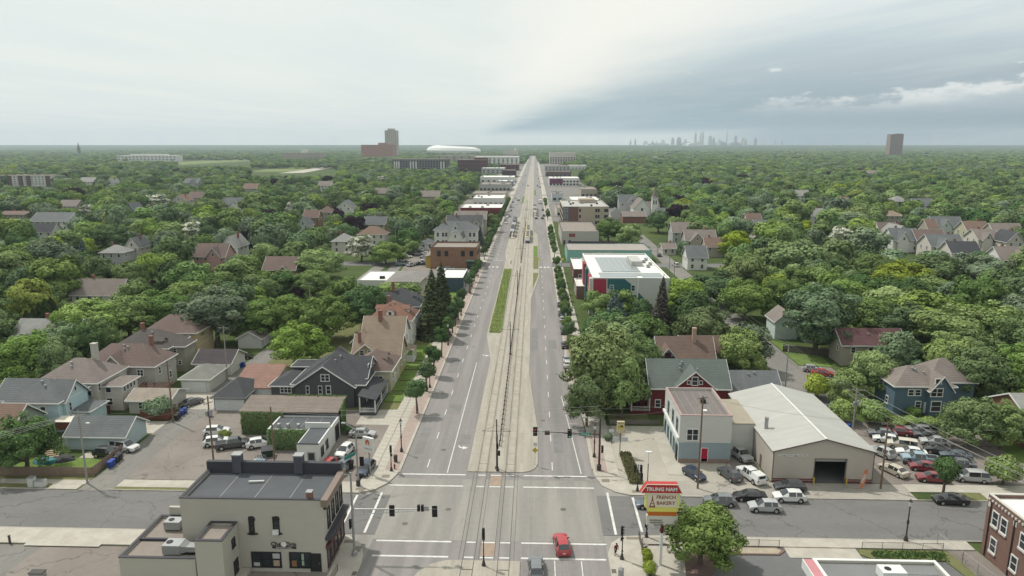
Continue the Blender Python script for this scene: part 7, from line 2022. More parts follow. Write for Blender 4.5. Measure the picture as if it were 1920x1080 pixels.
pole_px('j', 'utility pole among the trees left of centre', 583, 590, 530, m=GREYPOLE, arms=((.3, 2.6),), ax=0)
pole_px('k', 'utility pole beside the back lot wall', 743, 470, 424, m=GREYPOLE, arms=((.3, 2.6),), ax=0)
pole_px('l', 'utility pole left of the two in the right back alley', 1231, 512, 462, m=GREYPOLE, arms=((.3, 2.6),), ax=0)
pole_px('m', 'middle utility pole of the right back alley', 1254, 518, 470, m=GREYPOLE, arms=((.3, 2.6),), ax=0)
pole_px('n', 'utility pole nearest in the right back alley', 1264, 516, 478, m=GREYPOLE, arms=((.3, 2.2),), ax=0)
WIRE = mat('wire', (0.20, 0.20, 0.19), .6, 0)
WIREP = mat('pale_wire', (0.42, 0.42, 0.41), .6, 0)
def wire(label, p, q, sag=.6, r=.016, m=None, group='overhead wires'):
	p, q = Vector(p), Vector(q)
	pts = []
	for k in range(13):
		f = k / 12
		v = p.lerp(q, f)
		v.z -= sag * 4 * f * (1 - f)
		pts.append(v - p)
	o = MB().path(pts, r, 4).build('overhead_wire', m or WIRE)
	o.location = p
	tag(o, label, 'wire', group)
def top(k, dz=0.0, dx=0.0):
	x, y, h = POLES[k]
	return (x + dx, y, h - dz)
wire('wire from the left lot pole to the ivy wall pole', top('a', .4), top('b', .2))
wire('wire from the ivy wall pole across the avenue to the right corner mast, upper', top('b', .1), (10.7, 102.9, 10.9), .9, .015, WIREP)
wire('wire from the ivy wall pole across the avenue to the right corner mast, lower', top('b', .9), (10.7, 102.9, 10.1), .9, .015, WIREP)
wire('wire from the left far corner post across the avenue, upper', (-26.5, 96.3, 8.6), (10.6, 102.6, 8.6), .4, .015, WIREP)
wire('wire from the left far corner post across the avenue, lower', (-26.5, 96.3, 7.6), (10.6, 102.6, 7.4), .4, .015, WIREP)
wire('wire from the right corner mast to the tall pole by the crimson door', (10.6, 102.6, 10.6), top('d', .2), .7)
wire('lower wire from the right corner mast to the tall pole by the crimson door', (10.6, 102.6, 9.6), top('d', 1.2), .7)
wire('wire from the tall pole to the lot entrance pole', top('d', .2), top('e', .2), .7)
wire('wire from the left lot pole to the lawn corner pole, upper', top('a', .5), top('c', .6), .8)
wire('wire from the left lot pole to the lawn corner pole, lower', top('a', 1.5), top('c', 1.6), .8)
for k, dx in enumerate((-1.0, -.4, .4, 1.0)):
	w_ = ('first', 'second', 'third', 'fourth')[k]
	wire('%s wire from the lawn corner pole out of the left edge' % w_, top('c', .55, dx), (-96 + dx * 3, 62, 13.2), .8, .015, WIREP)
	wire('%s wire from the shed transformer pole towards the camera at right' % w_, top('f', .3 if k % 2 else 1.2, dx * 1.3), (66 + dx * 2, 60, 12.8), 1.2, .016, WIREP)
	wire('%s wire from the shed transformer pole back to the alley bend pole' % w_, top('f', .3, dx * 1.3), top('g', .3, dx * 1.1), .8)
	if k % 2:
		wire('%s wire from the alley bend pole to the back alley poles' % w_, top('g', .3, dx), top('n', .3, dx), 1.6)
		wire('%s wire along the left alley between crossarm poles' % w_, top('h', .5, dx * .6), top('i', .3, dx), .7)
wire('wire from the lawn corner pole to the leaning pole', top('c', .8), top('h', .6), .8)
wire('wire from the lot entrance pole out of the right edge', top('e', .4), (96, 99, 9.5), .7)
wire('wire from the lot entrance pole to the shed transformer pole', top('e', .4), top('f', 1.4), .5)
# ---- overhead line poles and wires of the railway
CY = (102.7, 164.5, 235.5, 300, 362, 424, 486, 548)
for k, yy in enumerate(CY):
	t = thing('catenary_pole', '%s slim dark overhead line pole between the tracks from the crossing' % nth(k + 1), 'pole', (-5.75, yy, .12), 0, 'overhead line poles between the tracks')
	MB().tube((0, 0, 0), (0, 0, 8.4), .13, .09, 8).build('pole', DARKSTEEL, t)
	MB().lathe(0, 0, [(.3, 0), (.26, .3), (.14, .5)], 8).build('base', DARKSTEEL, t)
	MB().tube((-2.3, 0, 6.4), (2.3, 0, 6.4), .035, .035, 5).build('crossarm', DARKSTEEL, t)
	MB().tube((-2.2, 0, 6.45), (0, 0, 7.4), .02, .02, 4).tube((2.2, 0, 6.45), (0, 0, 7.4), .02, .02, 4).build('stay', DARKSTEEL, t)
for tx, w_ in ((-8.0, 'left'), (-3.55, 'right')):
	o = MB()
	for a, b in zip((40,) + CY, CY):
		pts = [(0, a + (b - a) * f / 8, 6.4 - .0) for f in range(9)]
		pts2 = [(0, a + (b - a) * f / 8, 7.3 - .8 * 4 * (f / 8) * (1 - f / 8)) for f in range(9)]
		o.path(pts, .012, 4)
		o.path(pts2, .012, 4)
	w = o.build('contact_wire', WIRE)
	w.location = (tx, 0, 0)
	tag(w, 'thin contact wire strung over the %s-hand track' % w_, 'wire', 'overhead line wires')
# ---- chain barrier between the tracks
cb = thing('chain_barrier', 'low dark post and chain barrier running between the two tracks', 'barrier', (-5.7, 111, .12))
post = MB().lathe(0, 0, [(.11, 0), (.09, 1.05), (.12, 1.1), (.06, 1.2)], 7).mesh('post', [DARKSTEEL])
chain = MB()
for k in range(12):
	a, b = k / 12, (k + 1) / 12
	chain.tube((0, 2.4 * a, .95 - .35 * 4 * a * (1 - a)), (0, 2.4 * b, .95 - .35 * 4 * b * (1 - b)), .045, .045, 5, False)
chain.tube((0, 0, .5), (0, 2.4, .5), .035, .035, 5, False)
chain_me = chain.mesh('chain', [DARKSTEEL])
for k in range(148):
	yy = 2.4 * k
	if 174 < yy < 190:
		continue
	ob('post', post, cb, (0, yy, 0))
	ob('chain', chain_me, cb, (0, yy, 0))
# ---- bakery signboard
x, y = P(1238, 1060)
t = thing('bakery_sign', 'tall bakery signboard with red roof-shaped header on a maroon post', 'sign', (x, y, 0))
RED = mat('sign_red', (0.40, 0.035, 0.032), .5, .03)
YEL = mat('sign_yellow', (0.62, 0.60, 0.22), .5, .03)
CRM = mat('sign_cream', (0.62, 0.57, 0.47), .5, .03)
ORG = mat('sign_orange', (0.42, 0.125, 0.015), .5, .05)
BRN = mat('sign_brown', (0.22, 0.065, 0.035), .6, 0)
def sgn(px, py):
	a, b = PY(px, py, y)
	return a - x, b
(la, zt), (ra, _) = sgn(1201, 907), sgn(1279, 907)
zb = sgn(1240, 922)[1]
za_ = sgn(1240, 950)[1]
zc = sgn(1240, 957)[1]
zd = sgn(1240, 965)[1]
ze = sgn(1240, 983)[1]
MB().box(-.16, .16, -.1, .14, 0, ze - 1.15).build('lower_post', WHITE, t)
MB().box(-.17, .17, -.11, .15, ze - 1.15, ze).build('upper_post', mat('sign_maroon', (0.10, 0.012, 0.02), .5, 0), t)
hd = MB()
i0, i1 = sgn(1212, 907)[0], sgn(1270, 907)[0]
pr_ = [(la, zb), (ra, zb), (i1, zt + .15), (i0, zt + .15)]
hd.add([(a, -.42, b) for a, b in pr_] + [(a, .42, b) for a, b in pr_], [(0, 1, 2, 3), (7, 6, 5, 4), (0, 4, 5, 1), (1, 5, 6, 2), (2, 6, 7, 3), (3, 7, 4, 0)])
hd.build('header', RED, t)
rim = MB()
for a, b in zip(pr_, pr_[1:] + pr_[:1]):
	rim.tube((a[0], -.44, a[1]), (b[0], -.44, b[1]), .05, .05, 5)
rim.build('header_rim', CRM, t)
text('lettering', 'TRUNG NAM', .63, WHITE, t, ((la + ra) / 2, -.44, (zb + zt) / 2 + .02), FACE_F, .015, .022)
b0, b1 = sgn(1209, 940)[0], sgn(1273, 940)[0]
MB().box(b0, b1, -.3, .3, za_, zb - .02).build('main_panel', YEL, t)
MB().box(b0 + .3, b1 - .3, -.34, -.3, za_ + .15, zb - .1).build('main_face', CRM, t)
tx = (b0 + b1) / 2 + .42
zz = (za_ + zb) / 2
text('lettering', 'FRENCH', .62, BRN, t, (tx, -.35, zz + .42), FACE_F, .01, .012)
text('lettering', 'BAKERY', .62, BRN, t, (tx, -.35, zz - .33), FACE_F, .01, .012)
ex = b0 + .85
tow = MB()
for s in (-1, 1):
	tow.add([(ex + s * .34, -.36, zz - .72), (ex + s * .2, -.36, zz - .72), (ex + s * .06, -.36, zz - .1), (ex + s * .14, -.36, zz - .1)], [(0, 1, 2, 3)])
	tow.add([(ex + s * .12, -.36, zz - .1), (ex, -.36, zz - .1), (ex, -.36, zz + .75), (ex + s * .015, -.36, zz + .75)], [(0, 1, 2, 3)])
tow.add([(ex - .28, -.362, zz - .42), (ex + .28, -.362, zz - .42), (ex + .26, -.362, zz - .34), (ex - .26, -.362, zz - .34)], [(0, 1, 2, 3)])
tow.add([(ex - .36, -.362, zz - .9), (ex + .36, -.362, zz - .9), (ex + .36, -.362, zz - .72), (ex - .36, -.362, zz - .72)], [(0, 1, 2, 3)])
tow.build('tower_emblem', BRN, t)
m0, m1 = sgn(1213, 955)[0], sgn(1270, 955)[0]
MB().box(m0, m1, -.32, .32, zc, za_ - .02).build('yellow_hood', mat('sign_bright_yellow', (0.62, 0.58, 0.13), .4, .03), t)
MB().box(m0 + .1, m1 - .1, -.28, .28, zd, zc - .01).build('orange_band', ORG, t)
MB().box(m0 - .05, m1 + .05, -.26, .26, ze, zd - .01).build('reader_board', mat('reader_white', (0.50, 0.49, 0.43), .6, .04), t)
for q, (s, dx) in enumerate((('CROISSANT', -.85), ('SANDWICH', -.75), ('FLOWER   BREAD', .1))):
	text('lettering', s, .3, BLACK, t, (dx, -.275, zd - .62 - q * .3), FACE_F, .005, .006)
# ---- other signs
x, y = P(1162, 853)
t = thing('shop_sign', 'tan shop sign with a yellow car picture on a pole beside the forecourt', 'sign', (x, y, 0))
zt, zb = PY(1166, 790, y)[1], PY(1166, 811, y)[1]
MB().tube((0, 0, 0), (0, 0, zb), .07, .07, 8).build('pole', DARKSTEEL, t)
MB().box(-.62, .62, -.2, .2, zb, zt).build('sign_box', mat('sign_tan', (0.48, 0.42, 0.26), .6, .05), t)
MB().box(-.5, .5, -.22, -.2, (zb + zt) / 2 - .15, (zb + zt) / 2 + .25).build('car_picture', mat('picture_yellow', (0.42, 0.34, 0.03), .6, .2), t)
MB().box(-.1, .35, -.235, -.22, (zb + zt) / 2 + .1, (zb + zt) / 2 + .35).build('car_window_picture', BLACK, t)
text('lettering', 'AUTO', .32, BRN, t, (0, -.22, zt - .28), FACE_F, .005)
for s in (-1, 1):
	MB().box(s * .75 - .5, s * .75 + .5, -.04, .04, zb - 1.6, zb - .8).build('banner', mat('banner_white', (0.48, 0.49, 0.50), .7, .15, 3), t)
x, y = P(1146, 822)
t = thing('yard_sign', 'small white notice board behind the tan shop sign', 'sign', (x, y, 0))
MB().box(-.45, .45, -.08, .08, .25, 1.7).build('board', WHITE, t)
text('lettering', 'NO 24', .3, BLACK, t, (0, -.09, 1.1), FACE_F, .004)
MB().box(-.4, .4, -.2, .2, 0, .25).build('foot', STEEL, t)
x, y = P(695, 893)
t = thing('shop_sign', 'white box sign with an orange flame mark at the left far corner', 'sign', (x - .2, y + .3, 0), R(-24))
zt, zb = 6.4, 4.0
MB().tube((0, .1, 0), (0, .1, zb), .12, .12, 8).build('pole', STEEL, t)
MB().box(-.95, .95, -.2, .2, zb, zt).build('sign_box', WHITE, t)
MB().add([(-.4, -.22, 5.2), (.3, -.22, 5.2), (.36, -.22, 5.7), (.1, -.22, 6.15), (-.3, -.22, 6.05), (-.45, -.22, 5.7)], [(0, 1, 2, 3, 4, 5)]).build('flame_mark', mat('mark_orange', (0.45, 0.12, 0.05), .6, .2), t)
MB().add([(-.12, -.225, 5.2), (.12, -.225, 5.2), (.14, -.225, 5.5), (-.1, -.225, 5.65)], [(0, 1, 2, 3)]).build('flame_core', CRM, t)
text('lettering', 'TOBACCO', .32, BRN, t, (0, -.22, 4.55), FACE_F, .004)
x, y = P(1003, 873)
t = thing('diamond_sign', 'yellow diamond warning sign with black arrow on the median nose', 'sign', (x, y, .12))
MB().tube((0, 0, 0), (0, 0, 3.9), .04, .04, 6).build('pole', STEEL, t)
zq = PY(1003, 844, y)[1] - .12
MB().add([(0, -.06, zq - .48), (.48, -.06, zq), (0, -.06, zq + .48), (-.48, -.06, zq), (0, -.03, zq - .48), (.48, -.03, zq), (0, -.03, zq + .48), (-.48, -.03, zq)], [(0, 1, 2, 3), (7, 6, 5, 4), (0, 4, 5, 1), (1, 5, 6, 2), (2, 6, 7, 3), (3, 7, 4, 0)]).build('diamond', mat('warning_yellow', (0.42, 0.33, 0.04), .5, 0), t)
MB().box(-.3, .3, -.05, -.02, zq + .75, zq + 1.35).build('arrow_plate', WHITE, t)
MB().add([(-.22, -.06, zq + 1.2), (-.05, -.06, zq + 1.2), (-.13, -.06, zq + .95), (.02, -.06, zq + .8), (.1, -.06, zq + .8), (.14, -.06, zq + 1.2), (.2, -.06, zq + 1.2), (.16, -.06, zq + .78)], [(0, 1, 2), (3, 4, 5, 6, 7)]).build('arrow', BLACK, t)
for lab, px, py in (('yellow crossing sign on the right island', 1008, 500), ('yellow crossing sign on the right pavement', 1053, 500)):
	x, y = P(px, py)
	t = thing('crossing_sign', lab, 'sign', (x, y, .12), 0, 'yellow crossing signs')
	MB().tube((0, 0, 0), (0, 0, 3.6), .05, .05, 6).build('pole', DARKSTEEL, t)
	MB().box(-.1, .8, -.06, -.03, 2.6, 3.6).build('plate', mat('fluorescent_yellow', (0.58, 0.56, 0.02), .5, 0), t)
x, y = P(1612, 921)
t = thing('feather_flag', 'orange and white feather flag in front of the metal shed corner', 'flag', (x, y, 0), R(8))
pts = [(-.15, .4), (.35, .5), (.75, 1.6), (.95, 3.0), (.9, 3.5), (.55, 3.65), (.35, 3.3), (.12, 1.9)]
n = len(pts)
MB().add([(a, -.02, b) for a, b in pts] + [(a, .02, b) for a, b in pts], [tuple(range(n)), tuple(range(2 * n - 1, n - 1, -1))] + [(i, n + i, n + (i + 1) % n, (i + 1) % n) for i in range(n)]).build('cloth', mat('flag_orange', (0.46, 0.18, 0.10), .8, .35, 2.0), t)
MB().path([(-.15, 0, 0), (.0, 0, 1.9), (.3, 0, 3.3), (.6, 0, 3.7)], .025, 5).build('pole', STEEL, t)
fl_ = text('lettering', 'TIRES', .62, WHITE, t, (.42, -.03, 2.0), (R(90), R(-72), 0), .004, .01)
# ---- small things: bins, hydrant, boxes
BLUEB = mat('bin_blue', (0.02, 0.06, 0.28), .5, .05)
GREYB = mat('bin_dark', (0.03, 0.03, 0.035), .5, .05)
def wheelie(label, px, py, m, rz=0, group='wheeled bins'):
	x, y = P(px, py)
	t = thing('wheeled_bin', label, 'bin', (x, y, -.01), R(rz), group)
	MB().add([(-.26, -.28, .08), (.26, -.28, .08), (.26, .28, .08), (-.26, .28, .08), (-.33, -.36, 1.05), (.33, -.36, 1.05), (.33, .36, 1.05), (-.33, .36, 1.05)], [(0, 3, 2, 1), (0, 1, 5, 4), (1, 2, 6, 5), (2, 3, 7, 6), (3, 0, 4, 7), (4, 5, 6, 7)]).build('body', m, t)
	MB().box(-.35, .35, -.4, .38, 1.05, 1.13).build('lid', m, t)
	for s in (-.24, .24):
		MB().tube((s - .04, .3, .12), (s + .04, .3, .12), .12, .12, 8).build('wheel', RUBBER, t)
for lab, px, py, m in (('blue wheeled bin nearest the fenced lawn corner', 207, 877, BLUEB), ('blue wheeled bin second by the fenced lawn', 212, 873, BLUEB), ('dark wheeled bin behind the blue ones by the lawn', 219, 867, GREYB), ('grey wheeled bin last by the fenced lawn', 225, 862, GREYB),
					('black wheeled bin at the red board fence', 331, 788, GREYB), ('dark wheeled bin second at the red board fence', 335, 784, GREYB), ('blue wheeled bin at the red board fence', 341, 779, BLUEB), ('blue wheeled bin next to the dark car in the alley', 347, 775, BLUEB),
					('blue wheeled bin beside the twin garage doors', 394, 781, BLUEB), ('blue wheeled bin up the left alley', 449, 690, BLUEB), ('second blue wheeled bin up the left alley', 456, 688, BLUEB), ('blue wheeled bin behind the metal shed', 1554, 770, BLUEB), ('blue wheeled bin behind the shed by the pole', 1590, 806, BLUEB)):
	wheelie(lab, px, py, m)
x, y = P(502, 855)
t = thing('dumpster', 'dark green waste container beside the ivy wall', 'container', (x, y, 0), R(20))
MB().add([(-.8, -.6, .15), (.8, -.6, .15), (.8, .6, .15), (-.8, .6, .15), (-.95, -.75, 1.2), (.95, -.75, 1.2), (.95, .75, 1.5), (-.95, .75, 1.5)], [(0, 3, 2, 1), (0, 1, 5, 4), (1, 2, 6, 5), (2, 3, 7, 6), (3, 0, 4, 7)]).build('body', mat('dumpster_green', (0.02, 0.04, 0.03), .6, .1), t)
MB().slab([(-.98, -.8, 1.26), (.98, -.8, 1.26), (.98, .78, 1.58), (-.98, .78, 1.58)], .06).build('lid', GREYB, t)
x, y = P(742, 867)
t = thing('litter_bin', 'dark slatted litter bin on the left pavement corner', 'bin', (x, y, .13))
MB().lathe(0, 0, [(.3, .05), (.33, 1.0), (.36, 1.05)], 10).build('body', DARKSTEEL, t)
MB().lathe(0, 0, [(.36, 1.05), (.25, 1.2)], 10).build('rim', DARKSTEEL, t)
x, y = P(740, 880)
t = thing('fire_hydrant', 'rusty red fire hydrant beside the litter bin', 'hydrant', (x, y, .13))
MB().lathe(0, 0, [(.16, 0), (.12, .1), (.12, .6), (.15, .65), (.05, .82)], 8).build('body', mat('hydrant_red', (0.20, 0.05, 0.03), .6, .1), t)
MB().tube((-.2, 0, .48), (.2, 0, .48), .06, .06, 7).build('outlet', mat('hydrant_red', (0.20, 0.05, 0.03), .6, .1), t)
x, y = P(1164, 1083)
t = thing('litter_bin', 'grey litter bin cut off by the bottom edge on the right pavement', 'bin', (x, y, .13))
MB().lathe(0, 0, [(.32, .05), (.36, 1.0), (.40, 1.05)], 10).build('body', STEEL, t)
MB().lathe(0, 0, [(.36, 1.05), (.2, 1.25)], 10).build('lid', STEEL, t)
for lab, px, py, w, h in (('slim white utility cabinet on the left verge', 61, 912, .45, 1.5), ('squat white utility cabinet on the left verge', 77, 912, .75, 1.0)):
	x, y = P(px, py)
	t = thing('utility_cabinet', lab, 'cabinet', (x, y, 0), 0, 'utility cabinets')
	MB().box(-w, w, -.4, .4, .05, h).build('body', mat('cabinet_white', (0.5, 0.51, 0.48), .6, .06), t)
	MB().box(-w + .1, w - .1, -.43, -.4, .15, h - .12).build('door', mat('cabinet_white', (0.5, 0.51, 0.48), .6, .06), t)
	MB().box(-w - .04, w + .04, -.45, .45, h, h + .06).build('cap', STEEL, t)
# ---- fences
def fence(label, pts, h, m, board=.16, gap=.02, group=None, rails=True, name='board_fence', horizontal=False):
	"""Board fence along ground points; every board is a piece."""
	o0 = pts[0]
	t = thing(name, label, 'fence', (o0[0], o0[1], -.02), 0, group)
	for a, b in zip(pts, pts[1:]):
		d = Vector((b[0] - a[0], b[1] - a[1], 0))
		L = d.length
		ang = math.atan2(d.y, d.x)
		npost = max(2, int(L / 2.4) + 1)
		pm = MB().box(-.06, .06, -.06, .06, 0, h + .05).mesh('post', [m])
		for k in range(npost):
			f = k / (npost - 1)
			ob('post', pm, t, (a[0] + d.x * f - o0[0], a[1] + d.y * f - o0[1], 0), ang)
		if horizontal:
			n = int(h / board)
			bm_ = MB().box(0, L, -.03, .0, 0, board - gap).mesh('board', [m])
			for k in range(n):
				ob('board', bm_, t, (a[0] - o0[0], a[1] - o0[1], .03 + k * board), ang)
		else:
			n = int(L / board)
			bm_ = MB().box(0, board - gap, -.03, .0, .05, h).mesh('board', [m])
			for k in range(n):
				f = k / n
				ob('board', bm_, t, (a[0] + d.x * f - o0[0], a[1] + d.y * f - o0[1], rng.uniform(-.02, .02)), ang)
			MB().box(0, L, .0, .05, .3, .4).box(0, L, .0, .05, h - .4, h - .3).build('rail', m, t).rotation_euler = (0, 0, ang)
			t.children[-1].location = (a[0] - o0[0], a[1] - o0[1], 0)
	return t
FWOOD = mat('fence_brown', (0.20, 0.145, 0.115), .9, .18, 1.2)
FRED = mat('fence_red', (0.17, 0.065, 0.045), .9, .15, 1.2)
FDARK = mat('fence_dark', (0.075, 0.065, 0.06), .9, .15, 1.2)
FWHT = mat('fence_white', (0.50, 0.51, 0.49), .7, .06)
fence('brown horizontal board fence round the lawn on the left', [(-90, 98.1), (-69.1, 98.3), (-69.4, 106.6)], 1.5, FWOOD, .3, .03, horizontal=True)
fence('red board fence along the left alley', [(-74.2, 121.0), (-68.9, 120.9), (-69.0, 124.0)], 1.9, FRED, .3)
fence('red board fence behind the pale blue garage', [(-79.0, 117.8), (-74.4, 117.8)], 1.8, FRED, .3)
fence('short red board fence between pale blue and cream houses', [(-83.9, 124.0), (-81.6, 123.4)], 1.8, FRED, .3)
fence('white board fence beside the pale blue garage', [(-86.0, 109.2), (-79.6, 108.4)], 1.7, FWHT, .3)
fence('white board fence left of the charcoal house', [(-57.5, 129.4), (-52.5, 129.4)], 1.8, FWHT, .3)
fence('dark board fence behind the right lawn', [(62.8, 169.5), (73.5, 165.0)], 1.9, FDARK, .35)
fence('grey board fence right of the red house', [(37.6, 127.6), (45.0, 127.6)], 1.8, FDARK, .35)
fence('dark picket fence along the red house garden', [(14.4, 121.6), (23.5, 121.6)], 1.0, mat('picket_grey', (0.17, 0.16, 0.145), .9, .15), .3, .08)
def metal_fence(label, pts, h, m, mesh=False, name='metal_fence'):
	o0 = pts[0]
	t = thing(name, label, 'fence', (o0[0], o0[1], 0))
	for a, b in zip(pts, pts[1:]):
		d = Vector((b[0] - a[0], b[1] - a[1], 0))
		L = d.length
		n = max(2, int(L / 2.4) + 1)
		for k in range(n):
			f = k / (n - 1)
			MB().tube((a[0] + d.x * f - o0[0], a[1] + d.y * f - o0[1], 0), (a[0] + d.x * f - o0[0], a[1] + d.y * f - o0[1], h), .035, .035, 6).build('post', m, t)
		rl = MB()
		for z in ((h - .05, .15) if not mesh else (h - .03, .05)):
			rl.tube((a[0] - o0[0], a[1] - o0[1], z), (b[0] - o0[0], b[1] - o0[1], z), .025, .025, 5)
		rl.build('rail', m, t)
		pk = MB()
		st_ = .14 if not mesh else .22
		n = int(L / st_)
		for k in range(n):
			f = k / n
			p = (a[0] + d.x * f - o0[0], a[1] + d.y * f - o0[1])
			if mesh:
				q = (a[0] + d.x * min(1, f + h / L) - o0[0], a[1] + d.y * min(1, f + h / L) - o0[1])
				q0 = (a[0] + d.x * max(0, f - h / L) - o0[0], a[1] + d.y * max(0, f - h / L) - o0[1])
				hh = h * min(1, (1 - f) * L / h)
				pk.tube((p[0], p[1], 0), (q[0], q[1], hh), .006, .006, 3, False)
				hh = h * min(1, f * L / h)
				pk.tube((p[0], p[1], 0), (q0[0], q0[1], hh), .006, .006, 3, False)
			else:
				pk.tube((p[0], p[1], .15), (p[0], p[1], h - .05), .011, .011, 4, False)
		o = pk.build('pickets' if not mesh else 'wire_mesh', m, t)
		o['kind'] = 'stuff'
	return t
metal_fence('black metal railing beside the right pavement and round shrubs', [(14.05, 83.2), (14.4, 66)], 1.25, BLACK)
metal_fence('black metal railing along the bakery planting bed', [(14.3, 81.85), (21.5, 81.85), (31.9, 81.85)], 1.1, BLACK)
metal_fence('black metal railing round the planted strip by the bakery lot', [(42.4, 81.75), (52.6, 81.75)], 1.1, DARKSTEEL)
metal_fence('chain-link fence between bakery lot and brick block', [(52.7, 83.2), (53.4, 79), (56.5, 60)], 1.7, STEEL, True)
metal_fence('black metal bike rail on the left pavement by the restaurant', [(-23.9, 72.5), (-23.7, 75.0)], 1.0, BLACK)
t = thing('pergola', 'dark red timber pergola between the cream house and garage', 'pergola', (-78.0, 131.5, 0))
for a, b in ((-2.6, 0), (2.6, 0), (-2.6, 3.0), (2.6, 3.0)):
	MB().box(a - .08, a + .08, b - .08, b + .08, 0, 2.5).build('post', FRED, t)
for k in range(9):
	MB().box(-2.9 + k * .72, -2.82 + k * .72, -.4, 3.4, 2.5, 2.66).build('slat', FRED, t)
x, y = P(108, 868)
for k, (lab, dx, dy, m) in enumerate((('pile of turquoise tarpaulin in the fenced yard', -2.2, .4, mat('turquoise_tarp', (0.05, 0.20, 0.22), .7, .3, 2)), ('dark heap of garden clutter in the fenced yard', 0.2, 1.2, mat('dark_clutter', (0.05, 0.05, 0.055), .8, .5, 3)))):
	mb = MB()
	rr = random.Random(k)
	n = 9
	vs = [(0, 0, .8)]
	for i in range(n):
		an = i * 2 * math.pi / n
		q = rr.uniform(.7, 1.4)
		vs.append((math.cos(an) * q * 1.4, math.sin(an) * q, rr.uniform(.25, .6)))
	for i in range(n):
		an = i * 2 * math.pi / n
		q = rr.uniform(1.2, 1.6)
		vs.append((math.cos(an) * q * 1.4, math.sin(an) * q, 0))
	fs = [(0, 1 + i, 1 + (i + 1) % n) for i in range(n)] + [(1 + i, 1 + n + i, 1 + n + (i + 1) % n, 1 + (i + 1) % n) for i in range(n)]
	o = mb.add(vs, fs).build('tarpaulin_heap', m)
	o.location = (x + dx, y + dy, 0)
	tag(o, lab, 'heap')
st = thing('garden_steps', 'pale timber garden steps in the fenced yard', 'steps', (-80.0, 104.4, 0), R(20))
for k in range(4):
	MB().box(-1.2, 1.2, k * .45, k * .45 + .4, 0, .2 + k * .16).build('step', mat('pale_timber', (0.36, 0.28, 0.19), .9, .15), st)
pv = thing('patio_awning', 'cream patio roof with red front behind the fenced yard', 'awning', (-83.2, 112.6, 0))
MB().slab([(-1.8, 0, 2.9), (1.8, 0, 2.9), (1.8, 2.4, 3.1), (-1.8, 2.4, 3.1)], .12).build('roof', CRM, pv)
MB().box(-1.7, 1.7, .1, .2, 1.3, 2.7).build('front_panel', FRED, pv)
for s in (-1.7, 1.7):
	MB().box(s - .06, s + .06, 0, .12, 0, 2.85).build('post', FWHT, pv)
ml = thing('parking_ticket_box', 'small dark post box on the lower left lot', 'post', P(72, 1088) + (0,))
MB().box(-.8, .8, -.4, .4, 0, 1.1).build('body', STEEL, ml)
MB().box(-.85, .85, -.45, .45, 1.1, 1.2).build('lid', DARKSTEEL, ml)
x, y = P(19, 1019)
o = MB().box(-.1, .1, -.1, .1, 0, 1.1).box(-.14, .14, -.14, .14, 1.1, 1.16).build('verge_post', DARKSTEEL)
o.location = (x, y, 0)
tag(o, 'short dark post on the lower left grass verge', 'post')
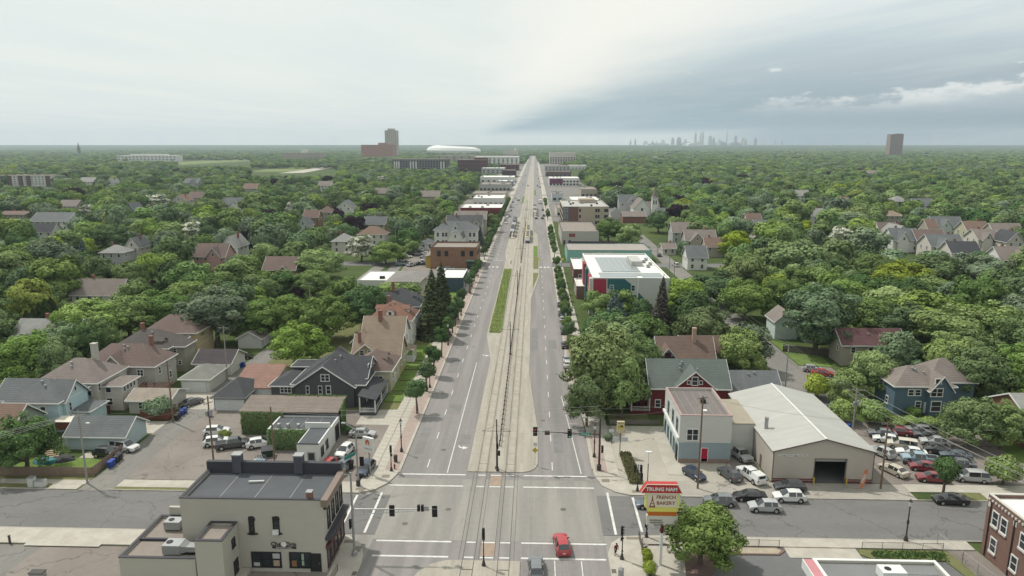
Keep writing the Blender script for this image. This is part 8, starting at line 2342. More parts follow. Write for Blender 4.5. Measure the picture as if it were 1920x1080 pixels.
# ---- pedestrians
def person(label, x, y, rz, shirt, trousers, lean=0.0, h=1.74, group='pedestrians'):
	t = thing('person', label, 'person', (x, y, .13), R(rz), group)
	def skin(name, verts, edges, radii, m, sub=1):
		me = bpy.data.meshes.new(name)
		me.from_pydata(verts, edges, [])
		o = ob(name, me, t)
		md = o.modifiers.new('skin', 'SKIN')
		md.use_smooth_shade = True
		sv = me.skin_vertices[0].data if me.skin_vertices else None
		if sv is None:
			bm_ = None
		for i, r in enumerate(radii):
			me.skin_vertices[0].data[i].radius = (r, r) if not isinstance(r, tuple) else r
		me.skin_vertices[0].data[0].use_root = True
		s = o.modifiers.new('sub', 'SUBSURF')
		s.levels = 1
		s.render_levels = sub
		me.materials.append(m)
		return o
	L = lean
	hip = (0, 0, .92)
	V = [hip, (0, -.05 - L * .3, 1.15), (0, -.08 - L * .6, 1.40), (0, -.09 - L * .8, 1.50), (0, -.12 - L, 1.60), (0, -.13 - L * 1.05, 1.70),
		(-.19, -.08 - L * .6, 1.40), (-.26, -.14 - L * .8, 1.14), (-.20, -.34 - L, .98), (-.17, -.42 - L, .96),
		(.19, -.08 - L * .6, 1.40), (.25, -.10 - L * .7, 1.13), (.22, -.28 - L, .94), (.20, -.36 - L, .91),
		(-.10, .0, .88), (-.12, -.12, .50), (-.12, .02, .09), (-.12, -.15, .04),
		(.10, .0, .88), (.12, .06, .49), (.13, .22, .10), (.13, .08, .04)]
	Ed = [(0, 1), (1, 2), (2, 3), (3, 4), (4, 5), (2, 6), (6, 7), (7, 8), (8, 9), (2, 10), (10, 11), (11, 12), (12, 13), (0, 14), (14, 15), (15, 16), (16, 17), (0, 18), (18, 19), (19, 20), (20, 21)]
	Rd = [.13, .12, .14, .055, .095, .085, .06, .047, .035, .045, .06, .047, .035, .045, .085, .06, .04, .035, .085, .06, .04, .035]
	skm_ = mat('skin_tone', (0.32, 0.20, 0.15), .6, .05)
	skin('body', V, Ed, Rd, skm_, 2)
	skin('shirt', [V[0], V[1], V[2], V[6], V[7], V[10], V[11]], [(0, 1), (1, 2), (2, 3), (3, 4), (2, 5), (5, 6)], [.165, .155, .17, .085, .066, .085, .066], shirt, 2)
	skin('trousers', [V[0], V[14], V[15], tuple((a + b) / 2 for a, b in zip(V[15], V[16])), V[18], V[19], tuple((a + b) / 2 for a, b in zip(V[19], V[20]))], [(0, 1), (1, 2), (2, 3), (0, 4), (4, 5), (5, 6)], [.165, .11, .085, .07, .11, .085, .07], trousers, 2)
	hr = MB()
	hx, hy, hz = V[4][0], V[4][1] + .015, V[4][2] + .07
	hr.lathe(hx, hy, [(.108, hz - .05), (.118, hz), (.10, hz + .07), (.05, hz + .11), (.01, hz + .12)], 10)
	hr.build('hair', BLACK, t)
	sh = MB()
	for (px_, py_, pz) in (V[17], V[21]):
		sh.box(px_ - .05, px_ + .05, py_ - .1, py_ + .16, -.0, .07)
	sh.build('shoes', BLACK, t)
	return t
x, y = P(1154, 1042)
person('pedestrian in a dark red shirt and dark shorts waiting at the right near corner', x, y, 20, mat('maroon_shirt', (0.13, 0.02, 0.028), .8, .1), mat('dark_shorts', (0.02, 0.02, 0.025), .8, 0), .12)
x, y = P(958, 496)
person('tiny figure in dark clothes crossing by the platform end', x, y, 90, mat('dark_jacket', (0.03, 0.03, 0.035), .8, 0), mat('brown_trousers', (0.10, 0.06, 0.045), .8, 0))
# TREES
def leaf_mat(name, c_dark, c_light, hue=0.03, trans=.16):
	m = bpy.data.materials.new(name)
	m.use_nodes = True
	nt = m.node_tree
	nt.nodes.clear()
	t = NT(nt)
	out = t.n('ShaderNodeOutputMaterial')
	geo = t.n('ShaderNodeNewGeometry')
	inf = t.n('ShaderNodeObjectInfo')
	at = t.n('ShaderNodeAttribute', attribute_name='tone')
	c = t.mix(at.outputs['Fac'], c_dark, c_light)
	hs = t.n('ShaderNodeHueSaturation')
	t.l(t.m('ADD', .5 - hue * .5, t.m('MULTIPLY', inf.outputs['Random'], hue * 1.2)), hs.inputs['Hue'])
	t.l(t.m('ADD', .90, t.m('MULTIPLY', t.m('FRACT', t.m('MULTIPLY', inf.outputs['Random'], 7.31)), .46)), hs.inputs['Value'])
	t.l(t.m('ADD', .78, t.m('MULTIPLY', t.m('FRACT', t.m('MULTIPLY', inf.outputs['Random'], 3.77)), .28)), hs.inputs['Saturation'])
	t.l(c, hs.inputs['Color'])
	d = t.n('ShaderNodeBsdfDiffuse')
	tr = t.n('ShaderNodeBsdfTranslucent')
	t.l(hs.outputs[0], d.inputs[0])
	t.l(hs.outputs[0], tr.inputs[0])
	mx = t.n('ShaderNodeMixShader')
	mx.inputs[0].default_value = trans
	t.l(d.outputs[0], mx.inputs[1])
	t.l(tr.outputs[0], mx.inputs[2])
	t.l(mx.outputs[0], out.inputs[0])
	MATS[name] = m
	return m
LEAF = {
	'green': leaf_mat('leaf_green', (0.076, 0.127, 0.038), (0.204, 0.290, 0.093), .020),
	'bright': leaf_mat('leaf_bright', (0.106, 0.167, 0.038), (0.264, 0.357, 0.097), .016),
	'dark': leaf_mat('leaf_dark', (0.045, 0.085, 0.033), (0.123, 0.197, 0.074), .016),
	'grey': leaf_mat('leaf_greyish', (0.087, 0.134, 0.070), (0.220, 0.290, 0.169), .016),
	'lime': leaf_mat('leaf_lime', (0.150, 0.205, 0.020), (0.310, 0.370, 0.055), .012),
	'purple': leaf_mat('leaf_purple', (0.018, 0.012, 0.016), (0.042, 0.024, 0.032), .02, .1),
	'blossom': leaf_mat('leaf_blossom', (0.14, 0.18, 0.08), (0.85, 0.85, 0.74), .01),
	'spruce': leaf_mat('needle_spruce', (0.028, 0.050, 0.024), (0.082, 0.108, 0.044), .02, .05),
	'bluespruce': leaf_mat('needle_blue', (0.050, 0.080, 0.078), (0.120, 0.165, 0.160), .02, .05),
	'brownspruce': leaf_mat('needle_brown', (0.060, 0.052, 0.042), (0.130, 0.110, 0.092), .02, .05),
	'cedar': leaf_mat('needle_cedar', (0.020, 0.036, 0.014), (0.052, 0.078, 0.024), .02, .05),
}
BARK = mat('bark', (0.12, 0.095, 0.075), .95, .25, 2.0, aniso=(3, 3, .6))
BARKD = mat('bark_dark', (0.075, 0.06, 0.05), .95, .25, 2.0, aniso=(3, 3, .6))
def leaves_mesh(name, P_, N_, size, tone, r):
	"""One four-cornered leaf clump per point."""
	n = len(P_)
	up = r.normal(size=(n, 3))
	a = np.cross(N_, up)
	a /= np.linalg.norm(a, axis=1)[:, None] + 1e-9
	b = np.cross(N_, a)
	s = (size * r.uniform(.6, 1.3, n))[:, None]
	e = r.uniform(.45, .8, n)[:, None]
	bend = N_ * s * r.uniform(-.25, .1, n)[:, None]
	v = np.empty((n, 4, 3), dtype=np.float32)
	v[:, 0] = P_ - a * s + bend
	v[:, 1] = P_ - b * s * e
	v[:, 2] = P_ + a * s + bend
	v[:, 3] = P_ + b * s * e
	me = bpy.data.meshes.new(name)
	me.vertices.add(4 * n)
	me.vertices.foreach_set('co', v.reshape(-1))
	me.loops.add(4 * n)
	me.loops.foreach_set('vertex_index', np.arange(4 * n, dtype=np.int32))
	me.polygons.add(n)
	me.polygons.foreach_set('loop_start', np.arange(0, 4 * n, 4, dtype=np.int32))
	me.update()
	me.validate()
	at = me.attributes.new('tone', 'FLOAT', 'FACE')
	at.data.foreach_set('value', np.clip(tone, 0, 1).astype(np.float32))
	return me
def deciduous(seed, n, h=12.0, rad=5.0, base=.22, size=.34, nb=34, shape='round', blob=(.26, .40), blossom=False):
	r = np.random.default_rng(seed)
	cz0, cz1 = h * base, h
	cc = np.array([0, 0, (cz0 + cz1) / 2 + .02 * h])
	ax = np.array([rad, rad, (cz1 - cz0) / 2])
	blobs = []
	for k in range(nb):
		for _ in range(20):
			d = r.normal(size=3)
			d /= np.linalg.norm(d)
			if d[2] > -.93:
				break
		q = r.uniform(.38, .86) if blob[1] < .4 else r.uniform(.3, .62)
		p = d * q
		if p[2] < 0 and h > 5:
			p[:2] *= 1 + .75 * abs(p[2])
		if shape == 'vase':
			f = .80 + .22 * (p[2] + .6)
			p[:2] *= f
		br = rad * r.uniform(*blob)
		blobs.append((cc + p * ax * np.array([1.0, 1.0, 1.0]), br, r.uniform(0, 1)))
	for k in range(max(4, nb // 6)):
		blobs.append((cc + r.normal(size=3) * ax * .22, rad * .42, r.uniform(0, 1)))
	w = np.array([b[1] ** 2 for b in blobs])
	pick = r.choice(len(blobs), n, p=w / w.sum())
	C = np.array([b[0] for b in blobs])[pick]
	RR = np.array([b[1] for b in blobs])[pick]
	T = np.array([b[2] for b in blobs])[pick]
	d = r.normal(size=(n, 3))
	d[:, 2] = d[:, 2] * .9 + .12
	d /= np.linalg.norm(d, axis=1)[:, None]
	rad_f = 1 - np.abs(r.normal(0, .22, n))
	P_ = C + d * (RR * np.clip(rad_f, .15, 1.12))[:, None] * np.array([1.05, 1.05, .92])
	out = (P_ - cc) / ax
	out /= np.linalg.norm(out, axis=1)[:, None] + 1e-6
	N_ = d * .65 + out * .75 + r.normal(size=(n, 3)) * .34 + np.array([0, 0, .12])
	N_ /= np.linalg.norm(N_, axis=1)[:, None]
	tone = .25 + .5 * T + r.uniform(-.25, .25, n)
	if blossom:
		tone = np.where((T > .2) & (r.uniform(0, 1, n) < .72) & (d[:, 2] > -.3), r.uniform(.7, 1, n), r.uniform(0, .12, n))
	me = leaves_mesh('crown', P_, N_, size, tone, r)
	tb = MB()
	tr = rad * .055 + .06
	top = Vector((r.uniform(-.3, .3), r.uniform(-.3, .3), cz0 + (cz1 - cz0) * .45))
	tb.tube((0, 0, -.2), (0, 0, cz0 * .6), tr * 1.35, tr, 7, False)
	tb.tube((0, 0, cz0 * .6), top, tr, tr * .5, 7, False)
	for k in range(7):
		bl = blobs[int(r.integers(0, nb))][0]
		f = r.uniform(.25, .9)
		s = Vector((0, 0, cz0 * .6)).lerp(top, f)
		mid = s.lerp(Vector(bl), .5) + Vector((0, 0, .3))
		tb.tube(s, mid, tr * .5, tr * .32, 5, False)
		tb.tube(mid, Vector(bl), tr * .32, tr * .1, 5, False)
	return me, tb.mesh('trunk', [BARK])
def conifer(seed, n, h=18.0, rad=3.6, size=.36, base=.06, dense=True):
	r = np.random.default_rng(seed)
	lay = int(h * 1.7)
	Ps, Ns, Ts = [], [], []
	per = n // lay
	tb = MB()
	tb.tube((0, 0, -.2), (0, 0, h * .96), .26 if h > 10 else .16, .03, 6, False)
	for k in range(lay):
		f = k / (lay - 1)
		z = h * (base + (1 - base) * f)
		R_ = rad * (1 - f) ** .82 * r.uniform(.86, 1.12) + .12
		nbr = max(4, int(9 * (1 - f) + 4))
		ph = r.uniform(0, 6.28)
		cnt = max(10, int(per * 2.0 * (1 - f) ** 1.2 + 10))
		bi = r.integers(0, nbr, cnt)
		an = ph + bi * 6.283 / nbr + r.normal(0, .16, cnt)
		q = np.sqrt(r.uniform(.03, 1, cnt)) * R_ * (1 + .12 * np.sin(bi * 2.3))
		zz = z - q * .28 + r.normal(0, .12, cnt)
		p = np.stack([np.cos(an) * q, np.sin(an) * q, zz], 1)
		nn = np.stack([np.cos(an) * .6, np.sin(an) * .6, np.full(cnt, .8)], 1) + r.normal(size=(cnt, 3)) * .35
		Ps.append(p)
		Ns.append(nn)
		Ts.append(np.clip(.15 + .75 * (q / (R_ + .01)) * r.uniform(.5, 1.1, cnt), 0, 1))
	P_ = np.concatenate(Ps)
	N_ = np.concatenate(Ns)
	N_ /= np.linalg.norm(N_, axis=1)[:, None]
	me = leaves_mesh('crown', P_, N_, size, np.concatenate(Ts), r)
	return me, tb.mesh('trunk', [BARKD])
def column_tree(seed, n=2600, h=6.0, rad=.85):
	r = np.random.default_rng(seed)
	f = r.uniform(0, 1, n)
	prof = np.where(f < .5, .8 + .4 * f, 1.0 - ((f - .5) / .5) ** 2.2 * .95)
	an = r.uniform(0, 6.283, n)
	q = rad * prof * (1 - np.abs(r.normal(0, .12, n)))
	P_ = np.stack([np.cos(an) * q, np.sin(an) * q, .15 + f * h], 1)
	N_ = np.stack([np.cos(an), np.sin(an), np.full(n, .5)], 1) + r.normal(size=(n, 3)) * .4
	N_ /= np.linalg.norm(N_, axis=1)[:, None]
	me = leaves_mesh('crown', P_, N_, .17, r.uniform(0, 1, n), r)
	return me, MB().tube((0, 0, -.1), (0, 0, h * .8), .1, .03, 6, False).mesh('trunk', [BARKD])
PROTO = {}
PROTO['big'] = [deciduous(s, 19000, 12, 5.0, .03, .23, 84, 'round', (.13, .25)) + (12.0, 5.0) for s in (1, 2, 3)]
PROTO['vase'] = [deciduous(s, 17000, 14, 5.2, .07, .24, 76, 'vase', (.13, .24)) + (14.0, 5.2) for s in (4, 5)]
PROTO['mid'] = [deciduous(s, 9500, 12, 4.9, .03, .31, 34, 'round', (.23, .37)) + (12.0, 4.9) for s in (6, 7, 8, 9)]
PROTO['street'] = [deciduous(s, 4200, 6.8, 2.0, .34, .17, 18, 'round', (.30, .46)) + (6.8, 2.0) for s in (10, 11)]
PROTO['shrub'] = [deciduous(s, 5200, 3.4, 2.2, .02, .17, 20, 'round', (.28, .44)) + (3.4, 2.2) for s in (12, 13)]
PROTO['blossom'] = [deciduous(14, 14000, 12, 4.6, .08, .24, 60, 'round', (.15, .26), True) + (12.0, 4.6)]
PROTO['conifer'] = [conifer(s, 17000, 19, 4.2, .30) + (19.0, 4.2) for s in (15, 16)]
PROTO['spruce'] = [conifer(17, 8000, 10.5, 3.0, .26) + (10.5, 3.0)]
PROTO['cedar'] = [column_tree(s) + (6.0, .9) for s in (18, 19)]
PROTO['small'] = [deciduous(20, 6500, 5.2, 2.2, .34, .17, 20, 'round', (.30, .46)) + (5.2, 2.2)]
for k_, lst in PROTO.items():
	for cr, tk, _, _ in lst:
		cr.materials.append(None)
TREES = []      # (x, y, h, r) for spacing
_n_tree = [0]
TREE_ROWS = []
def tree(x, y, h, w, kind='mid', leaf='green', label=None, name='deciduous_tree', cat='tree', group=None, seed=None):
	"""Tree standing at (x, y), total height h and crown width w in metres."""
	lst = PROTO[kind]
	q = rng.randrange(len(lst)) if seed is None else seed % len(lst)
	cr, tk, nh, nr = lst[q]
	t = thing(name, label, cat, (x, y, -.05), rng.uniform(0, 6.28), group or 'individual trees')
	t.scale = (w / 2 / nr, w / 2 / nr, h / nh)
	c = ob('crown', cr, t)
	c.material_slots[0].link = 'OBJECT'
	c.material_slots[0].material = LEAF[leaf]
	ob('trunk', tk, t)
	TREES.append((x, y, h, w / 2))
	TREE_ROWS.append((t, label, leaf, h, w))
	return t
def tpx(px, top, h, wpx, kind, leaf, label, dx=0, **kw):
	x, y = P(px, top, h)
	d = math.hypot(y, CAM_H - h * .6)
	w = wpx * math.sqrt(y * y + (CAM_H - h / 2) ** 2) / FPX
	return tree(x, y, h, w, kind, leaf, label, **kw)
def tbase(px, base, top, wpx, kind, leaf, label, **kw):
	x, y = P(px, base)
	h = PY(px, top, y)[1]
	w = wpx * math.hypot(y, CAM_H - h / 2) / FPX
	return tree(x, y, h, w, kind, leaf, label, **kw)
# ---- foreground and middle trees read from the photograph
tbase(562, 694, 598, 122, 'big', 'bright', 'round bright green tree behind the charcoal house beside the alley')
tpx(398, 527, 17, 150, 'vase', 'grey', 'tall grey-green tree over the tan house on the left')
tpx(480, 556, 12, 120, 'big', 'green', 'broad green tree left of the round bright one')
tpx(535, 545, 13, 100, 'big', 'green', 'green tree behind the round bright one')
tpx(440, 520, 14, 95, 'mid', 'dark', 'dark tree behind the tall grey-green one')
tpx(612, 543, 14, 110, 'big', 'green', 'green tree left of the dark one behind the roofs')
tpx(684, 527, 15, 105, 'big', 'dark', 'dark green tree left of the rust-red hip roof')
tpx(735, 522, 11, 105, 'mid', 'bright', 'fresh green tree behind the slate hip roof')
tpx(650, 520, 12, 80, 'mid', 'green', 'green tree in front of the white-roofed annex')
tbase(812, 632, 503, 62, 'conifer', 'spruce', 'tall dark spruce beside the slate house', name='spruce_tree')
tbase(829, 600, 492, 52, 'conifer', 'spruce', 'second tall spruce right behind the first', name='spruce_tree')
tpx(160, 556, 13, 150, 'big', 'bright', 'broad bright green tree above the grey stucco house, leftmost')
tpx(235, 548, 13, 130, 'big', 'bright', 'broad bright green tree above the olive house')
tpx(300, 538, 13, 120, 'big', 'green', 'green tree left of the tall grey-green tree')
tpx(345, 528, 12, 90, 'mid', 'bright', 'yellowish green tree behind the olive house')
tpx(115, 575, 12, 70, 'mid', 'bright', 'light tree right of the cedar columns')
tpx(45, 616, 12, 125, 'big', 'green', 'wide green tree at the left edge above the slate-roofed house')
tpx(105, 622, 12, 80, 'big', 'green', 'green tree just above the pale blue house roof')
tpx(150, 600, 12, 90, 'big', 'dark', 'dark green tree behind the cream house')
tpx(60, 524, 12, 110, 'mid', 'green', 'green tree left of the long tan-brown roof')
for k, (px, base, topy, w) in enumerate(((57, 640, 583, 19), (69, 634, 580, 19), (80, 630, 570, 20), (92, 626, 562, 22), (103, 622, 560, 22))):
	tbase(px, base, topy, w, 'cedar', 'cedar', '%s dark columnar cedar from the left in the row by the grey bungalow' % nth(k + 1), name='columnar_cedar', group='row of columnar cedars')
tbase(52, 884, 772, 128, 'big', 'dark', 'dark tree inside the fenced yard at the left edge')
tpx(295, 744, 4.2, 62, 'shrub', 'grey', 'greyish shrub behind the red board fence on the alley', name='shrub', cat='shrub')
tpx(600, 462, 13, 105, 'big', 'bright', 'broad bright tree left of the cream-flowering tree')
tpx(585, 502, 11, 85, 'big', 'green', 'green tree in front of the broad bright one left of the back lot')
tpx(722, 452, 10, 62, 'mid', 'green', 'green tree along the back lot wall')
tpx(745, 458, 8, 40, 'mid', 'bright', 'bright tree at the far end of the back lot wall')
tpx(770, 446, 8, 36, 'mid', 'bright', 'bright round tree beside the slate garage at the back lot')
tbase(1125, 765, 600, 158, 'big', 'bright', 'huge spreading tree beside the avenue left of the red house', seed=0)
tbase(1190, 745, 618, 118, 'big', 'green', 'right-hand half of the big trees beside the red house', seed=1)
tbase(1100, 800, 695, 86, 'big', 'green', 'lower tree under the huge one at the kerb', seed=2)
tbase(1165, 785, 660, 90, 'mid', 'green', 'shaded tree close to the red house porch', seed=1)
tpx(1150, 590, 13, 130, 'big', 'green', 'green tree behind the huge one in front of the apartments')
tpx(1205, 585, 11, 100, 'mid', 'green', 'light green tree above the brown-roofed house')
tpx(1322, 568, 14, 118, 'big', 'green', 'round green tree right of the brown-roofed house')
tpx(1388, 610, 12, 95, 'big', 'bright', 'bright tree right of the red house roof')
tpx(1410, 600, 12, 85, 'mid', 'grey', 'pale grey-green tree by the right alley bend')
tbase(1152, 614, 546, 56, 'spruce', 'bluespruce', 'blue-grey spruce in front of the apartments', name='spruce_tree')
tpx(1243, 522, 17, 50, 'conifer', 'brownspruce', 'bare brownish spruce at the corner of the apartments', name='spruce_tree')
tpx(1245, 516, 17.4, 34, 'conifer', 'spruce', 'dark spruce top beside the apartment corner', name='spruce_tree')
tpx(1122, 540, 9, 66, 'mid', 'bright', 'small bright tree against the red apartment panel')
tpx(1168, 538, 9, 66, 'mid', 'bright', 'small bright tree against the teal apartment panel')
tpx(1205, 560, 8, 50, 'mid', 'dark', 'small dark tree at the foot of the teal panel')
tpx(1285, 514, 13, 92, 'big', 'bright', 'yellow-green tree right of the apartments')
tpx(1400, 520, 13, 110, 'big', 'green', 'green tree above the right alley, left of the silver maple')
tpx(1350, 505, 12, 100, 'mid', 'dark', 'dark green tree behind the yellow-green one')
tbase(1528, 662, 520, 150, 'vase', 'grey', 'tall silvery maple beside the right alley', seed=0)
tpx(1640, 545, 15, 130, 'big', 'green', 'green tree behind the plum-roofed house')
tpx(1690, 560, 14, 120, 'big', 'dark', 'dark tree right behind the plum-roofed house')
tpx(1700, 484, 14, 125, 'big', 'lime', 'bright lime-green tree on the right')
tpx(1790, 560, 16, 165, 'vase', 'bright', 'wide light green tree above the blue house, left one')
tpx(1875, 555, 16, 150, 'vase', 'bright', 'wide light green tree at the right edge above the blue house')
tpx(1840, 640, 13, 130, 'big', 'green', 'green tree right of the blue house roof')
tpx(1905, 640, 13, 110, 'big', 'green', 'green tree at the right edge above the brick side house')
tpx(1690, 622, 11, 95, 'mid', 'grey', 'pale tree in front of the plum roof')
tpx(1640, 650, 11, 100, 'big', 'bright', 'light green tree left of the blue house')
tpx(1590, 690, 7.5, 70, 'mid', 'bright', 'low light tree left of the transformer pole')
tpx(1535, 702, 5.0, 58, 'shrub', 'lime', 'yellow-green bush at the right alley behind the shed', name='shrub', cat='shrub')
tpx(1582, 748, 4.6, 62, 'shrub', 'bright', 'bright bush left of the transformer pole', name='shrub', cat='shrub')
tpx(1640, 750, 4.6, 66, 'shrub', 'bright', 'bright bush right of the transformer pole', name='shrub', cat='shrub')
for k, (px, topy) in enumerate(((1680, 782), (1710, 780), (1742, 782), (1770, 784))):
	tpx(px, topy, 1.9, 44, 'shrub', 'bright', '%s hedge bush from the left along the back of the car lot' % nth(k + 1), name='hedge_bush', cat='shrub', group='hedge bushes behind the right lot')
tpx(1715, 762, 2.0, 34, 'shrub', 'green', 'dark bush against the blue house wall', name='shrub', cat='shrub')
tpx(1832, 738, 9.5, 112, 'big', 'green', 'round tree right of the car lot')
tpx(1892, 748, 9.0, 96, 'big', 'green', 'tree between the car lot and the brick side house')
tbase(1880, 908, 853, 66, 'shrub', 'bright', 'round bush at the front right of the car lot', name='shrub', cat='shrub')
tbase(1768, 928, 853, 54, 'small', 'dark', 'small round tree in the verge before the car lot')
tbase(1312, 1058, 938, 150, 'big', 'bright', 'bright green tree beside the bakery sign', seed=2)
for k, (px, py, s) in enumerate(((1213, 1058, 26), (1217, 1080, 27))):
	tbase(px, py, py - 30, s, 'shrub', 'lime', ('upper', 'lower')[k] + ' clipped round shrub behind the railing', name='shrub', cat='shrub')
tpx(652, 797, 1.6, 22, 'shrub', 'dark', 'dark bush beside the white auto shop door', name='shrub', cat='shrub')
tpx(735, 650, 2.0, 30, 'shrub', 'bright', 'round bush on the lawn by the olive house', name='shrub', cat='shrub')
tpx(1140, 812, 1.4, 22, 'shrub', 'grey', 'scrubby bush beside the small notice board', name='shrub', cat='shrub')
tpx(420, 805, 1.8, 26, 'shrub', 'lime', 'yellow-green bush at the foot of the ivy wall', name='shrub', cat='shrub')
isl = MB()
isl.add([(15.0, 97.8, .0), (17.2, 97.6, 0), (16.4, 108.8, 0), (14.4, 109.0, 0), (15.0, 97.8, .14), (17.2, 97.6, .14), (16.4, 108.8, .14), (14.4, 109.0, .14)], [(4, 5, 6, 7), (0, 1, 5, 4), (1, 2, 6, 5), (2, 3, 7, 6), (3, 0, 4, 7)])
tag(isl.build('forecourt_island', CONC2), None, None, None, 'structure')
r_ = np.random.default_rng(5)
n = 5200
f = r_.uniform(0, 1, n)
gx = 14.9 * (1 - f) + 14.55 * f + r_.uniform(0, 1, n) * (2.0 - .2 * f)
gy_ = 98.1 + f * 10.5
P_ = np.stack([gx, gy_, .15 + r_.uniform(0, .55, n)], 1)
N_ = r_.normal(size=(n, 3)) * np.array([1, 1, .4])
N_ /= np.linalg.norm(N_, axis=1)[:, None]
gm = leaves_mesh('ornamental_grass', P_, N_, .16, r_.uniform(0, 1, n), r_)
gm.materials.append(leaf_mat('ornamental_grass', (0.11, 0.125, 0.035), (0.23, 0.205, 0.10), .02))
tag(ob('ornamental_grass', gm), 'strip of ornamental grass in the forecourt island', 'grass', None, 'stuff')
n = 9000
P_ = np.stack([r_.uniform(-12.35, -9.2, n), r_.uniform(184.8, 283.8, n), .2 + r_.uniform(0, .3, n)], 1)
N_ = r_.normal(size=(n, 3)) * .5 + np.array([0, -.2, 1])
N_ /= np.linalg.norm(N_, axis=1)[:, None]
gm = leaves_mesh('median_grass', P_, N_, .2, r_.uniform(0, 1, n), r_)
gm.materials.append(leaf_mat('median_grass', (0.15, 0.20, 0.06), (0.34, 0.42, 0.14), .02))
tag(ob('median_grass', gm), 'ragged grass tufts on the long median left of the tracks', 'grass', None, 'stuff')
def ivy(label, x0, x1, y0, y1, z0, z1, n, out=.28):
	r = np.random.default_rng(int(abs(x0 * 7)) + n)
	f = r.uniform(0, 1, n)
	P_ = np.stack([x0 + (x1 - x0) * f, y0 + (y1 - y0) * f - np.abs(r.normal(0, out * .6, n)), z0 + (z1 - z0) * r.uniform(0, 1, n) ** .9], 1)
	N_ = np.stack([r.normal(0, .5, n), -np.ones(n), r.normal(.35, .5, n)], 1)
	N_ /= np.linalg.norm(N_, axis=1)[:, None]
	m = leaves_mesh('ivy', P_, N_, .17, r.uniform(0, 1, n) * np.clip((P_[:, 2] - z0) / (z1 - z0) + .2, .2, 1), r)
	m.materials.append(LEAF['green'])
	tag(ob('ivy', m), label, 'ivy', None, 'stuff')
ivy('thick ivy on the long low workshop wall', -52.3, -44.6, 115.1, 115.1, .1, 4.3, 5200)
ivy('thick ivy on the left wall of the white auto shop', -45.2, -38.0, 108.9, 108.9, .1, 3.7, 5200)
ivy('ivy fringe along the far edge of the workshop roof', -46.0, -34.6, 120.9, 120.9, 4.7, 5.4, 1600)
ivy('ivy at the right end of the workshop', -34.7, -34.2, 119.5, 115.5, .4, 5.2, 1700)
ivy('tufts of weeds in the planted strip by the bakery lot', 43.0, 52.0, 80.6, 80.6, .1, .7, 900, 1.0)
# ---- street trees
left_street = [P(784, 776), P(804, 735), P(812, 705), P(832, 671), P(845, 641), P(852, 625), P(857, 612), P(863, 600), P(869, 586)]
for k, (x, y) in enumerate(left_street):
	tree(-22.4, y, 7.9 + rng.uniform(-.5, .5), 4.9 if k < 3 else 4.2, 'street', 'dark', '%s young street tree on the left pavement from the corner' % nth(k + 1), name='street_tree', group='street trees on the left pavement')
yy = 236
k = len(left_street)
while yy < 620:
	if not 284 < yy < 306 and not 286 < yy < 300:
		k += 1
		tree(-22.6, yy, 6.6 + rng.uniform(-.6, .6), 4.0, 'street', 'dark', '%s young street tree on the left pavement from the corner' % nth(k), name='street_tree', group='street trees on the left pavement')
	yy += 10.5 if yy < 320 else 8.5
k = 0
for yy in (163, 172, 180, 190, 199, 208, 217, 226, 236, 247, 258, 278, 310, 330, 339, 348, 357, 366, 376, 386, 397, 470, 480, 490, 560, 572, 584, 596, 608):
	k += 1
	tree(9.2, yy, 6.6 + rng.uniform(-.6, 1.0), 3.9, 'street', 'green' if k % 2 else 'dark', '%s young street tree on the right pavement beyond the huge tree' % nth(k), name='street_tree', group='street trees on the right pavement')
